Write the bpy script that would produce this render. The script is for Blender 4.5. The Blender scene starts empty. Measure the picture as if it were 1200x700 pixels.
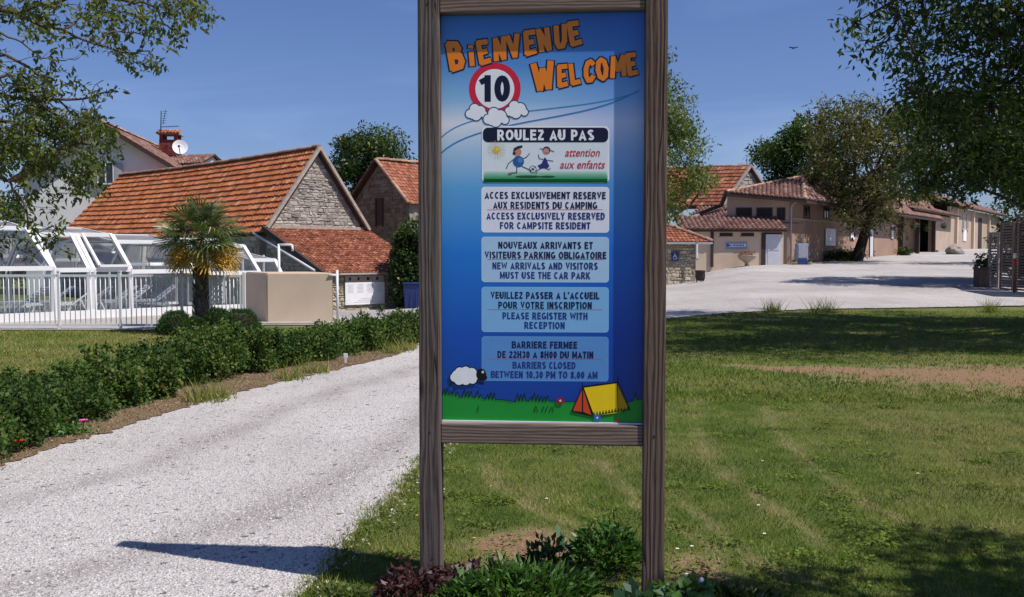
import bpy, bmesh, math, random
import numpy as np
from mathutils import Vector, Matrix
from mathutils.geometry import delaunay_2d_cdt
R = math.radians
scene = bpy.context.scene
COL = scene.collection
rnd = random.Random(7)
RNG = np.random.default_rng(11)

# ------------------------------------------------------------------ camera
CZ = 1.6; F = 1150.0; PITCH = R(2.54)
cam = bpy.data.cameras.new('camera'); camo = bpy.data.objects.new('camera', cam); COL.objects.link(camo)
camo.location = (0, 0, CZ); camo.rotation_euler = (R(90) - PITCH, 0, 0)
cam.sensor_width = 36; cam.lens = F / 1200 * 36; cam.clip_start = 0.1; cam.clip_end = 5000
scene.camera = camo
# ------------------------------------------------------------------ sky, sun, exposure
SUN_EL = R(57.0); SUN_AZ = math.atan2(0.92, -0.39)          # azimuth measured from +Y towards +X
sd = Vector((math.sin(SUN_AZ) * math.cos(SUN_EL), math.cos(SUN_AZ) * math.cos(SUN_EL), math.sin(SUN_EL)))
w = bpy.data.worlds.new('World'); scene.world = w; w.use_nodes = True
nt = w.node_tree; nt.nodes.clear()
sky = nt.nodes.new('ShaderNodeTexSky'); sky.sky_type = 'NISHITA'; sky.sun_disc = False
sky.sun_elevation = SUN_EL; sky.sun_rotation = SUN_AZ
sky.altitude = 300; sky.air_density = 1.0; sky.dust_density = 0.6; sky.ozone_density = 3.0
bg = nt.nodes.new('ShaderNodeBackground'); bg.inputs[1].default_value = 0.062
out = nt.nodes.new('ShaderNodeOutputWorld')
tin = nt.nodes.new('ShaderNodeMixRGB'); tin.blend_type = 'MULTIPLY'; tin.inputs[0].default_value = 1; tin.inputs[2].default_value = (.80, .88, 1.22, 1)
nt.links.new(sky.outputs[0], tin.inputs[1]); 
wc = nt.nodes.new('ShaderNodeTexCoord'); wm_ = nt.nodes.new('ShaderNodeMapping'); wm_.inputs['Scale'].default_value = (1.2, 1.2, 5.0); wm_.inputs['Rotation'].default_value = (0.12, 0.2, 0.4)
wn0 = nt.nodes.new('ShaderNodeTexNoise'); wn0.inputs['Scale'].default_value = 2.6; wn0.inputs['Detail'].default_value = 6; wn0.inputs['Distortion'].default_value = .6
wr0 = nt.nodes.new('ShaderNodeValToRGB'); wr0.color_ramp.elements[0].position = .50; wr0.color_ramp.elements[0].color = (1, 1, 1, 1); wr0.color_ramp.elements[1].position = .8; wr0.color_ramp.elements[1].color = (1.55, 1.4, 1.25, 1)
wx = nt.nodes.new('ShaderNodeMixRGB'); wx.blend_type = 'MULTIPLY'; wx.inputs[0].default_value = 1
nt.links.new(wc.outputs['Generated'], wm_.inputs[0]); nt.links.new(wm_.outputs[0], wn0.inputs['Vector']); nt.links.new(wn0.outputs['Fac'], wr0.inputs[0])
nt.links.new(tin.outputs[0], wx.inputs[1]); nt.links.new(wr0.outputs[0], wx.inputs[2]); nt.links.new(wx.outputs[0], bg.inputs[0]); nt.links.new(bg.outputs[0], out.inputs[0])
sl = bpy.data.lights.new('sun', 'SUN'); sl.energy = 4.3; sl.angle = R(0.5); sl.color = (1.0, 0.935, 0.86)
so = bpy.data.objects.new('sun', sl); COL.objects.link(so)
so.rotation_euler = (-sd).to_track_quat('-Z', 'Y').to_euler(); so.location = (10, -10, 30)
vs = scene.view_settings
vs.view_transform = 'Standard'; vs.look = 'None'; vs.exposure = 0.42; vs.gamma = 1.0; vs.use_curve_mapping = False
scene.render.engine = 'CYCLES'
scene.cycles.max_bounces = 6; scene.cycles.transparent_max_bounces = 12

# ------------------------------------------------------------------ helpers
def P(px, py, Y):
    "point where the ray through photograph pixel (px,py) meets the plane y = Y"
    c, s = math.cos(PITCH), math.sin(PITCH)
    x = px - 600; y = F * c + (350 - py) * s; z = -F * s + (350 - py) * c
    k = Y / y
    return Vector((x * k, Y, CZ + z * k))
def sst(a, b, x):
    t = min(1, max(0, (x - a) / (b - a))); return t * t * (3 - 2 * t)
def H(x, y):
    if y < 20: return 0.0
    r = x / y
    wr = sst(.15, .25, r)
    up = .0244 * min(90.0, max(0, y - 25)) * wr
    dn = -.63 * sst(27, 36, y) * (1 - sst(-.12, -.03, r))
    return up + dn
def G(px, py, z=0.0):
    a = P(px, py, 1.0); d = a - Vector((0, 0, CZ))
    k = (z - CZ) / d.z
    return Vector((0, 0, CZ)) + d * k
def lin(c):
    return tuple(((v / 255) / 12.92 if v / 255 <= .04045 else ((v / 255 + .055) / 1.055) ** 2.4) for v in c)

ORG = {}
def world_org(o):
    return ORG.get(o.name, Vector((0, 0, 0))) if o else Vector((0, 0, 0))
def tag(o, label=None, cat=None, group=None, kind=None):
    if label: o['label'] = label
    if cat: o['category'] = cat
    if group: o['group'] = group
    if kind: o['kind'] = kind
    return o
def thing(name, label, cat, loc=(0, 0, 0), group=None):
    o = bpy.data.objects.new(name, None); COL.objects.link(o)
    o.empty_display_size = .1
    o.location = loc; ORG[o.name] = Vector(loc)
    return tag(o, label, cat, group)
def link(name, me, parent=None, loc=None):
    "me is in coordinates relative to the parent's origin"
    o = bpy.data.objects.new(name, me); COL.objects.link(o)
    if parent:
        o.parent = parent; ORG[o.name] = world_org(parent)
    else:
        ORG[o.name] = Vector(loc) if loc is not None else Vector((0, 0, 0))
        if loc is not None: o.location = loc
    return o
def copy_tree(o, parent=None):
    c = o.copy(); COL.objects.link(c)
    if parent: c.parent = parent
    for ch in list(o.children): copy_tree(ch, c)
    return c

class MB:
    def __init__(s): s.v = []; s.f = []; s.m = []; s.t = []; s.sm = []
    def face(s, pts, mi=0, t=None, sm=False):
        n = len(s.v); s.v += [tuple(p) for p in pts]; s.f.append(tuple(range(n, n + len(pts)))); s.m.append(mi)
        s.t.append(rnd.random() if t is None else t); s.sm.append(sm)
    def box(s, c, size, ax=None, mi=0, t=None):
        "box centred at c, size along the axes ax (three vectors)"
        c = Vector(c)
        if ax is None: ax = (Vector((1, 0, 0)), Vector((0, 1, 0)), Vector((0, 0, 1)))
        a, b, d = [Vector(ax[i]) * size[i] / 2 for i in range(3)]
        n = len(s.v)
        for i in (-1, 1):
            for j in (-1, 1):
                for k in (-1, 1): s.v.append(tuple(c + a * i + b * j + d * k))
        t = rnd.random() if t is None else t
        for f in ((0, 1, 3, 2), (4, 6, 7, 5), (0, 4, 5, 1), (2, 3, 7, 6), (0, 2, 6, 4), (1, 5, 7, 3)):
            s.f.append(tuple(n + q for q in f)); s.m.append(mi); s.t.append(t); s.sm.append(False)
    def rbox(s, c, size, bev, ax=None, mi=0, t=None):
        "box with chamfered edges"
        bm = bmesh.new(); bmesh.ops.create_cube(bm, size=1)
        for v in bm.verts: v.co = Vector((v.co.x * size[0], v.co.y * size[1], v.co.z * size[2]))
        bmesh.ops.bevel(bm, geom=bm.edges[:], offset=bev, segments=2, affect='EDGES', profile=.6)
        if ax is None: ax = (Vector((1, 0, 0)), Vector((0, 1, 0)), Vector((0, 0, 1)))
        n = len(s.v); t = rnd.random() if t is None else t
        bm.verts.index_update()
        for v in bm.verts: s.v.append(tuple(Vector(c) + Vector(ax[0]) * v.co.x + Vector(ax[1]) * v.co.y + Vector(ax[2]) * v.co.z))
        for f in bm.faces: s.f.append(tuple(n + v.index for v in f.verts)); s.m.append(mi); s.t.append(t); s.sm.append(False)
        bm.free()
    def bar(s, p, q, w, h=None, mi=0, t=None, up=(0, 0, 1)):
        p = Vector(p); q = Vector(q); h = w if h is None else h
        d = (q - p); L = d.length; d.normalize(); u = Vector(up)
        if abs(d.dot(u)) > .98: u = Vector((0, 1, 0))
        x = d.cross(u).normalized(); y = x.cross(d).normalized()
        s.box((p + q) / 2, (L, w, h), (d, x, y), mi, t)
    def tube(s, pts, rad, n=6, mi=0, t=None, cap=True):
        pts = [Vector(p) for p in pts]
        if not isinstance(rad, (list, tuple)): rad = [rad] * len(pts)
        t = rnd.random() if t is None else t
        base = len(s.v); pd = None
        ref = Vector((0, 0, 1)) if abs((pts[-1] - pts[0]).normalized().z) < .9 else Vector((1, 0, 0))
        for i, p in enumerate(pts):
            d = (pts[min(i + 1, len(pts) - 1)] - pts[max(i - 1, 0)])
            if d.length < 1e-9: d = Vector((0, 0, 1))
            d.normalize(); x = d.cross(ref)
            if x.length < .05: x = d.cross(Vector((0, 1, .3)))
            x.normalize(); y = x.cross(d).normalized()
            for k in range(n):
                a = 2 * math.pi * k / n
                s.v.append(tuple(p + (x * math.cos(a) + y * math.sin(a)) * rad[i]))
        for i in range(len(pts) - 1):
            for k in range(n):
                s.f.append((base + i * n + k, base + i * n + (k + 1) % n, base + (i + 1) * n + (k + 1) % n, base + (i + 1) * n + k))
                s.m.append(mi); s.t.append(t); s.sm.append(True)
        if cap:
            s.f.append(tuple(base + k for k in range(n))[::-1]); s.m.append(mi); s.t.append(t); s.sm.append(False)
            s.f.append(tuple(base + (len(pts) - 1) * n + k for k in range(n))); s.m.append(mi); s.t.append(t); s.sm.append(False)
    def lathe(s, c, prof, n=16, mi=0, t=None):
        c = Vector(c); base = len(s.v); t = .5 if t is None else t
        for r, z in prof:
            for k in range(n):
                a = 2 * math.pi * k / n; s.v.append((c.x + r * math.cos(a), c.y + r * math.sin(a), c.z + z))
        for i in range(len(prof) - 1):
            for k in range(n):
                s.f.append((base + i * n + k, base + i * n + (k + 1) % n, base + (i + 1) * n + (k + 1) % n, base + (i + 1) * n + k))
                s.m.append(mi); s.t.append(t); s.sm.append(True)
    def prism(s, poly, ext, mi=0, t=None):
        "polygon (list of 3D points) extruded by vector ext"
        poly = [Vector(p) for p in poly]; e = Vector(ext); n = len(poly); b = len(s.v)
        t = rnd.random() if t is None else t
        s.v += [tuple(p) for p in poly] + [tuple(p + e) for p in poly]
        s.f.append(tuple(range(b, b + n))); s.f.append(tuple(range(b + n, b + 2 * n))[::-1])
        for i in range(n): s.f.append((b + i, b + n + i, b + n + (i + 1) % n, b + (i + 1) % n))
        s.m += [mi] * (n + 2); s.t += [t] * (n + 2); s.sm += [False] * (n + 2)
    def build(s, name, mats, parent=None, loc=None, kind=None):
        off = world_org(parent) if parent else (Vector(loc) if loc is not None else Vector((0, 0, 0)))
        me = bpy.data.meshes.new(name)
        me.from_pydata([(x - off.x, y - off.y, z - off.z) for x, y, z in s.v], [], s.f)
        if not isinstance(mats, (list, tuple)): mats = [mats]
        for m in mats: me.materials.append(m)
        me.polygons.foreach_set('material_index', s.m)
        me.polygons.foreach_set('use_smooth', s.sm)
        at = me.attributes.new('tint', 'FLOAT', 'FACE'); at.data.foreach_set('value', s.t)
        me.update()
        if kind != 'raw':
            bm = bmesh.new(); bm.from_mesh(me); bmesh.ops.recalc_face_normals(bm, faces=bm.faces); bm.to_mesh(me); bm.free()
        o = link(name, me, parent, loc if parent is None else None)
        if kind and kind != 'raw': o['kind'] = kind
        return o

def np_mesh(name, V, Q, tint, mat, parent=None, loc=None, kind=None, smooth=False):
    "numpy mesh of equal-sized faces; V world coordinates"
    off = world_org(parent) if parent else (Vector(loc) if loc is not None else Vector((0, 0, 0)))
    V = np.asarray(V, dtype=np.float32) - np.array(off[:], dtype=np.float32)
    me = bpy.data.meshes.new(name); k = Q.shape[1]; nf = len(Q)
    me.vertices.add(len(V)); me.vertices.foreach_set('co', V.ravel())
    me.loops.add(nf * k); me.loops.foreach_set('vertex_index', Q.astype(np.int32).ravel())
    me.polygons.add(nf); me.polygons.foreach_set('loop_start', np.arange(0, nf * k, k, dtype=np.int32))
    me.polygons.foreach_set('loop_total', np.full(nf, k, dtype=np.int32))
    if smooth: me.polygons.foreach_set('use_smooth', np.ones(nf, dtype=bool))
    me.materials.append(mat)
    at = me.attributes.new('tint', 'FLOAT', 'FACE'); at.data.foreach_set('value', np.asarray(tint, dtype=np.float32))
    me.update(calc_edges=True); me.validate()
    o = link(name, me, parent, loc if parent is None else None)
    if kind: o['kind'] = kind
    return o

# ------------------------------------------------------------------ materials
class N:
    def __init__(s, name):
        s.m = bpy.data.materials.new(name); s.m.use_nodes = True; s.t = s.m.node_tree; s.t.nodes.clear()
        s.o = s.t.nodes.new('ShaderNodeOutputMaterial')
        s.b = s.t.nodes.new('ShaderNodeBsdfPrincipled'); s.t.links.new(s.b.outputs[0], s.o.inputs[0])
    def n(s, typ, **kw):
        x = s.t.nodes.new(typ)
        for k, v in kw.items():
            if k in ('operation', 'blend_type', 'data_type', 'feature', 'attribute_name', 'wave_type', 'bands_direction', 'noise_dimensions', 'distance'): setattr(x, k, v)
        return x
    def l(s, a, b): s.t.links.new(a, b)
    def coord(s, scale=(1, 1, 1), rot=(0, 0, 0)):
        c = s.n('ShaderNodeTexCoord'); m = s.n('ShaderNodeMapping'); m.inputs['Scale'].default_value = scale
        m.inputs['Rotation'].default_value = rot
        s.l(c.outputs['Object'], m.inputs[0]); return m.outputs[0]
    def noise(s, vec, scale, detail=4, rough=.6, dist=0):
        x = s.n('ShaderNodeTexNoise'); x.inputs['Scale'].default_value = scale; x.inputs['Detail'].default_value = detail
        x.inputs['Roughness'].default_value = rough; x.inputs['Distortion'].default_value = dist
        s.l(vec, x.inputs['Vector']); return x.outputs['Fac']
    def ramp(s, fac, stops):
        r = s.n('ShaderNodeValToRGB'); e = r.color_ramp.elements
        while len(e) > len(stops): e.remove(e[-1])
        while len(e) < len(stops): e.new(.5)
        for i, (p, c) in enumerate(stops):
            e[i].position = p; e[i].color = (*c, 1) if len(c) == 3 else c
        s.l(fac, r.inputs[0]); return r.outputs[0]
    def mix(s, fac, a, b, typ='MIX'):
        m = s.n('ShaderNodeMixRGB', blend_type=typ)
        for i, x in ((0, fac), (1, a), (2, b)):
            if isinstance(x, (int, float)): m.inputs[i].default_value = x
            elif isinstance(x, tuple): m.inputs[i].default_value = (*x, 1)
            else: s.l(x, m.inputs[i])
        return m.outputs[0]
    def math(s, op, a, b=0.0):
        m = s.n('ShaderNodeMath', operation=op)
        for i, x in ((0, a), (1, b)):
            if isinstance(x, (int, float)): m.inputs[i].default_value = x
            else: s.l(x, m.inputs[i])
        return m.outputs[0]
    def attr(s, nm='tint'):
        a = s.n('ShaderNodeAttribute', attribute_name=nm); return a.outputs['Fac']
    def bump(s, h, strength=.5, dist=.01):
        b = s.n('ShaderNodeBump'); b.inputs['Strength'].default_value = strength; b.inputs['Distance'].default_value = dist
        s.l(h, b.inputs['Height']); s.l(b.outputs[0], s.b.inputs['Normal'])
    def done(s, col=None, rough=.8, spec=.3, metal=0):
        if col is not None:
            if isinstance(col, tuple): s.b.inputs['Base Color'].default_value = (*col, 1)
            else: s.l(col, s.b.inputs['Base Color'])
        if isinstance(rough, (int, float)): s.b.inputs['Roughness'].default_value = rough
        else: s.l(rough, s.b.inputs['Roughness'])
        s.b.inputs['Specular IOR Level'].default_value = spec; s.b.inputs['Metallic'].default_value = metal
        return s.m
def simple(name, col, rough=.6, spec=.3, var=.12, scale=8, bump=.0, bs=60, metal=0):
    n = N(name); v = n.coord(); a = n.noise(v, scale, 5)
    c = n.mix(n.ramp(a, [(.3, (0, 0, 0)), (.7, (1, 1, 1))]), tuple(x * (1 - var) for x in col), tuple(min(1, x * (1 + var)) for x in col))
    if bump: n.bump(n.noise(v, bs, 4), bump, .01)
    return n.done(c, rough, spec, metal)
def tinted(name, stops, rough=.8, spec=.25, scale=6, nvar=.35, bump=.4, bs=40, streak=None):
    "colour ramp over the per-piece tint, plus weathering noise"
    n = N(name); v = n.coord(); c = n.ramp(n.attr(), stops)
    a = n.noise(v, scale, 6, .65)
    c = n.mix(nvar, c, n.ramp(a, [(.3, (.25, .25, .25)), (.5, (.75, .75, .75)), (.72, (1, 1, 1))]), 'MULTIPLY')
    if streak:
        b = n.noise(v, streak[0], 4, .6); c = n.mix(n.ramp(b, [(streak[1], (0, 0, 0)), (streak[1] + .12, (1, 1, 1))]), c, streak[2])
    if bump: n.bump(n.noise(v, bs, 4), bump, .01)
    return n.done(c, rough, spec)
def leafmat(name, stops, trans=.35, rough=.45, spec=.4):
    n = N(name); v = n.coord()
    c = n.ramp(n.attr(), stops)
    c = n.mix(.5, c, n.ramp(n.noise(v, 1.3, 3), [(.35, (.55, .6, .5)), (.65, (1, 1, 1))]), 'MULTIPLY')
    n.done(c, rough, spec)
    tr = n.n('ShaderNodeBsdfTranslucent'); n.l(n.mix(1.0, c, (1.25, 1.25, .6), 'MULTIPLY'), tr.inputs[0])
    mx = n.n('ShaderNodeMixShader'); mx.inputs[0].default_value = trans
    n.l(n.b.outputs[0], mx.inputs[1]); n.l(tr.outputs[0], mx.inputs[2]); n.l(mx.outputs[0], n.o.inputs[0])
    return n.m

M = {}
# gravel
n = N('gravel'); v = n.coord()
vo = n.n('ShaderNodeTexVoronoi'); vo.inputs['Scale'].default_value = 75; n.l(v, vo.inputs['Vector'])
sp = n.ramp(vo.outputs['Color'], [(.0, (.24, .23, .225)), (.12, (.38, .365, .36)), (.3, (.46, .44, .43)), (.8, (.60, .575, .56))])
vo2 = n.n('ShaderNodeTexVoronoi'); vo2.inputs['Scale'].default_value = 31; n.l(v, vo2.inputs['Vector'])
sp = n.mix(n.ramp(vo2.outputs['Color'], [(.09, (1, 1, 1)), (.12, (0, 0, 0))]), sp, (.17, .16, .165))
big = n.noise(v, .55, 6, .62)
vd = n.coord((1.6, .28, 1), (0, 0, R(32)))
trk = n.noise(vd, .8, 5, .6)
c = n.mix(n.ramp(big, [(.35, (.55, .55, .55)), (.6, (0, 0, 0))]), sp, n.mix(1.0, sp, (.78, .76, .77), 'MULTIPLY'))
c = n.mix(n.ramp(trk, [(.40, (0, 0, 0)), (.70, (.5, .5, .5))]), c, n.mix(1.0, c, (.78, .77, .76), 'MULTIPLY'))
c = n.mix(n.attr('dry'), c, n.mix(1.0, c, (.66, .64, .63), 'MULTIPLY'))
n.bump(n.math('ADD', vo.outputs['Distance'], n.math('MULTIPLY', n.noise(v, 18, 6), 2.0)), .9, .012)
M['gravel'] = n.done(c, .95, .15)
M['pebble'] = tinted('pebble', [(0, (.16, .15, .15)), (.3, (.30, .29, .29)), (.6, (.45, .43, .42)), (1, (.62, .6, .58))], .9, .2, 30, .2, 0)
# lawn
def lawnmat(name, dry_attr):
    n = N(name); v = n.coord()
    a = n.noise(v, 2.2, 8, .7); b = n.noise(v, 45, 4, .7); d = n.noise(v, .35, 5, .6)
    c = n.ramp(a, [(.3, (.055, .095, .018)), (.5, (.10, .155, .03)), (.68, (.18, .2, .06))])
    c = n.mix(.75, c, n.ramp(b, [(.3, (.35, .4, .3)), (.65, (1.0, 1.0, 1.0))]), 'MULTIPLY')
    c = n.mix(n.ramp(d, [(.42, (0, 0, 0)), (.65, (.7, .7, .7))]), c, (.21, .18, .075))
    if dry_attr:
        dr = n.mix(.6, n.ramp(n.noise(v, 14, 5, .7), [(.3, (.22, .13, .07)), (.7, (.40, .27, .165))]), n.ramp(b, [(.3, (.5, .5, .5)), (.7, (1, 1, 1))]), 'MULTIPLY')
        dd_ = n.attr('dry'); nzf = n.ramp(n.noise(v, 9, 6, .75), [(.35, (.3, .3, .3)), (.6, (1, 1, 1))])
        fc = n.math('MINIMUM', n.math('MULTIPLY', dd_, n.math('ADD', nzf, n.math('MULTIPLY', dd_, .7))), 1.0); c = n.mix(fc, c, n.mix(n.ramp(dd_, [(.45, (0, 0, 0)), (.75, (1, 1, 1))]), n.mix(.6, (.34, .28, .15), n.ramp(b, [(.3, (.5, .5, .5)), (.7, (1, 1, 1))]), 'MULTIPLY'), dr))
    n.bump(b, 1.0, .03)
    return n.done(c, .95, .1)
M['ground'] = lawnmat('grass_ground', False)
M['lawn'] = lawnmat('lawn_ground', True)
M['mulch'] = tinted('mulch', [(0, (.20, .14, .085)), (.6, (.34, .25, .155)), (1, (.52, .42, .28))], .95, .1, 20, .8, 1.0, 45)
M['concrete'] = simple('concrete_paving', (.36, .34, .31), .9, .2, .12, 3, .3, 80)
M['blade'] = leafmat('grass_blade', [(0, (.055, .10, .015)), (.4, (.125, .185, .028)), (.7, (.24, .265, .055)), (.86, (.30, .28, .10)), (1, (.44, .36, .18))], .25, .7, .1)
# wood of the sign
def woodmat(name, dark, mid, light, grey):
    n = N(name); v = n.coord((1, 1, .07))
    g = n.noise(v, 30, 6, .6, 1.2); w_ = n.n('ShaderNodeTexWave', wave_type='BANDS', bands_direction='X')
    w_.inputs['Scale'].default_value = 12; w_.inputs['Distortion'].default_value = 11; w_.inputs['Detail'].default_value = 3; w_.inputs['Detail Scale'].default_value = 1.4
    n.l(v, w_.inputs['Vector'])
    c = n.mix(n.math('MULTIPLY', n.noise(n.coord((1, 1, .3)), 3.5, 3), .9), mid, n.ramp(w_.outputs['Fac'], [(.0, dark), (.35, mid), (.8, light)]))
    c = n.mix(.6, c, n.ramp(g, [(.3, (.45, .42, .4)), (.7, (1, 1, 1))]), 'MULTIPLY')
    v2 = n.coord((1, 1, 1)); c = n.mix(n.ramp(n.noise(v2, 5, 5), [(.4, (0, 0, 0)), (.7, (.7, .7, .7))]), c, grey)
    kn = n.n('ShaderNodeTexVoronoi'); kn.inputs['Scale'].default_value = 4.2; n.l(n.coord((1.6, 1.6, .62)), kn.inputs['Vector'])
    c = n.mix(n.ramp(kn.outputs['Distance'], [(.07, (1, 1, 1)), (.20, (0, 0, 0))]), c, dark)
    ck = n.noise(n.coord((1, 1, .035)), 17, 2, .5, .3); cm_ = n.noise(n.coord((1, 1, .5)), 2.3, 2)
    crk = n.math('MULTIPLY', n.ramp(ck, [(.485, (0, 0, 0)), (.5, (1, 1, 1)), (.515, (0, 0, 0))]), n.ramp(cm_, [(.48, (0, 0, 0)), (.56, (.85, .85, .85))]))
    c = n.mix(crk, c, (.02, .015, .012))
    n.bump(n.math('SUBTRACT', n.math('ADD', g, w_.outputs['Fac']), n.math('MULTIPLY', crk, 2.0)), .5, .004)
    return n.done(c, .85, .2)
M['wood_left'] = woodmat('weathered_grey_timber', (.035, .026, .024), (.135, .10, .088), (.17, .132, .117), (.14, .12, .11))
M['wood_right'] = woodmat('weathered_brown_timber', (.04, .025, .02), (.15, .098, .077), (.195, .135, .108), (.15, .108, .09))
def woodrail():
    n = N('weathered_rail_timber'); v = n.coord((.08, 1, 1))
    g = n.noise(v, 34, 6, .6, 1.0); w_ = n.n('ShaderNodeTexWave', wave_type='BANDS', bands_direction='Z')
    w_.inputs['Scale'].default_value = 20; w_.inputs['Distortion'].default_value = 6; w_.inputs['Detail'].default_value = 3; n.l(v, w_.inputs['Vector'])
    c = n.ramp(w_.outputs['Fac'], [(0, (.12, .08, .062)), (.4, (.19, .135, .11)), (.9, (.27, .2, .165))])
    c = n.mix(.5, c, n.ramp(g, [(.3, (.5, .47, .45)), (.7, (1, 1, 1))]), 'MULTIPLY')
    n.bump(g, .4, .004); return n.done(c, .85, .2)
M['wood_rail'] = woodrail()
# building surfaces
M['tile_orange'] = tinted('orange_roof_tile', [(0, (.24, .08, .04)), (.4, (.40, .135, .058)), (.8, (.50, .18, .08)), (1, (.58, .27, .14))], .85, .2, 2.2, .35, .3, 60, (5, .6, (.22, .12, .07)))
M['tile_brown'] = tinted('brown_roof_tile', [(0, (.16, .055, .035)), (.4, (.28, .095, .055)), (.8, (.38, .15, .09)), (1, (.46, .22, .13))], .85, .2, 2.5, .45, .3, 60, (4, .6, (.22, .15, .08)))
M['tile_pink'] = tinted('faded_roof_tile', [(0, (.13, .07, .058)), (.5, (.22, .12, .10)), (1, (.34, .21, .175))], .85, .2, 2.0, .4, .3, 60, (4, .62, (.16, .11, .09)))
M['ridge'] = tinted('ridge_tile', [(0, (.3, .16, .11)), (1, (.5, .33, .25))], .9, .2, 9, .5, .3)
M['verge'] = simple('verge_mortar', (.36, .30, .26), .9, .2, .25, 5, .4)
M['stone'] = tinted('grey_limestone', [(0, (.22, .19, .17)), (.4, (.36, .325, .29)), (.8, (.47, .43, .385)), (1, (.58, .54, .49))], .95, .15, 9, .5, .6, 50, (2.5, .6, (.2, .18, .16)))
M['stone_warm'] = tinted('warm_limestone', [(0, (.28, .23, .16)), (.4, (.42, .36, .26)), (.8, (.55, .48, .36)), (1, (.63, .57, .46))], .95, .15, 9, .45, .6, 50)
M['stone_cool'] = tinted('bounce_offset_limestone', [(0, (.15, .15, .115)), (.5, (.23, .23, .175)), (1, (.34, .34, .27))], .95, .15, 9, .5, .6, 50)  # greener base colour offsets red light bounced from the orange roofs
M['mortar'] = simple('lime_mortar', (.24, .215, .19), .95, .1, .3, 6, .5, 40)
M['render_white'] = simple('pale_render', (.66, .66, .66), .9, .2, .07, .8, .2, 60)
M['render_tan'] = simple('tan_render', (.60, .475, .36), .9, .2, .06, 1.5, .25, 90)
M['render_pink'] = simple('beige_pink_render', (.40, .31, .25), .9, .2, .12, .6, .25, 60)
M['render_shaded'] = simple('shaded_beige_render', (.30, .20, .15), .9, .2, .15, .6, .25, 60)  # beige render darkened, tree shade on the facade put into its colour
M['brown_wood'] = simple('dark_brown_joinery', (.05, .033, .028), .7, .3, .3, 6)
M['window_dark'] = simple('dark_window_pane', (.03, .03, .035), .12, .5, .1, 1)
M['white_paint'] = simple('white_painted_metal', (.70, .70, .71), .4, .4, .04, 3)
M['white_matt'] = simple('white_board', (.72, .72, .76), .6, .3, .04, 3)
M['white_door'] = simple('pale_grey_door', (.55, .56, .62), .5, .3, .05, 3)
M['grey_print'] = simple('pale_grey_print', (.50, .51, .58), .6, .3, .2, 20)
M['black'] = simple('black_plastic', (.02, .02, .022), .5, .4, .2, 5)
M['blue_plastic'] = simple('blue_plastic', (.02, .045, .17), .4, .4, .15, 4)
M['blue_pale'] = simple('pale_blue_sheet', (.2, .32, .52), .5, .3, .15, 6)
M['brick_red'] = simple('red_brick', (.22, .05, .045), .9, .2, .3, 12, .4)
M['metal'] = simple('galvanised_metal', (.35, .36, .38), .4, .5, .1, 6, 0, 60, .6)
M['old_metal'] = simple('dull_zinc', (.33, .33, .38), .5, .4, .12, 6)
M['bark'] = tinted('bark', [(0, (.09, .07, .055)), (1, (.15, .12, .095))], .95, .1, 14, .7, 1.0, 22)
M['bark_dark'] = tinted('dark_bark', [(0, (.04, .03, .028)), (1, (.08, .065, .055))], .95, .1, 14, .7, 1.0, 22)
M['water'] = simple('pool_water', (.03, .25, .33), .05, .5, .1, 2, .2, 8)
M['slat_pale'] = tinted('pale_slat', [(0, (.26, .22, .2)), (1, (.42, .37, .34))], .9, .2, 20, .4, .4)
M['slat'] = tinted('grey_brown_slat', [(0, (.15, .11, .09)), (1, (.26, .2, .17))], .9, .2, 20, .5, .4)
M['rock'] = simple('rock', (.30, .27, .24), .95, .2, .35, 5, .8, 18)
M['terracotta'] = simple('pale_stoneware', (.42, .34, .27), .8, .2, .1, 6)
M['red_petal'] = simple('red_petal', (.55, .02, .04), .5, .3, .2, 30)
M['pink_petal'] = simple('pink_petal', (.62, .10, .38), .5, .3, .2, 30)
M['white_petal'] = simple('white_petal', (.8, .8, .78), .6, .3, .05, 30)
M['yellow_petal'] = simple('yellow_petal', (.75, .5, .03), .6, .3, .1, 30)
M['ink'] = simple('near_black_print', (.012, .012, .03), .4, .4, .1, 20)
# glass: thin sheet, mostly clear
n = N('clear_panel'); tr = n.n('ShaderNodeBsdfTransparent'); tr.inputs[0].default_value = (.86, .9, .92, 1)
gl = n.n('ShaderNodeBsdfGlossy'); gl.inputs['Roughness'].default_value = .06
df = n.n('ShaderNodeBsdfDiffuse'); df.inputs[0].default_value = (.55, .58, .6, 1)
fr = n.n('ShaderNodeFresnel'); fr.inputs[0].default_value = 1.45
m1 = n.n('ShaderNodeMixShader'); n.l(n.math('MULTIPLY', n.ramp(n.noise(n.coord(), 1.5, 4), [(.3, (.5, .5, .5)), (.7, (1, 1, 1))]), .07), m1.inputs[0]); n.l(tr.outputs[0], m1.inputs[1]); n.l(df.outputs[0], m1.inputs[2])
m2 = n.n('ShaderNodeMixShader'); n.l(fr.outputs[0], m2.inputs[0]); n.l(m1.outputs[0], m2.inputs[1]); n.l(gl.outputs[0], m2.inputs[2]); n.l(m2.outputs[0], n.o.inputs[0])
M['glass'] = n.m
n = N('smoked_roof_panel'); tr = n.n('ShaderNodeBsdfTransparent'); tr.inputs[0].default_value = (.6, .64, .68, 1)
df = n.n('ShaderNodeBsdfDiffuse'); df.inputs[0].default_value = (.32, .33, .35, 1); m1 = n.n('ShaderNodeMixShader'); m1.inputs[0].default_value = .5
n.l(tr.outputs[0], m1.inputs[1]); n.l(df.outputs[0], m1.inputs[2]); n.l(m1.outputs[0], n.o.inputs[0]); M['roof_panel'] = n.m
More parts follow.
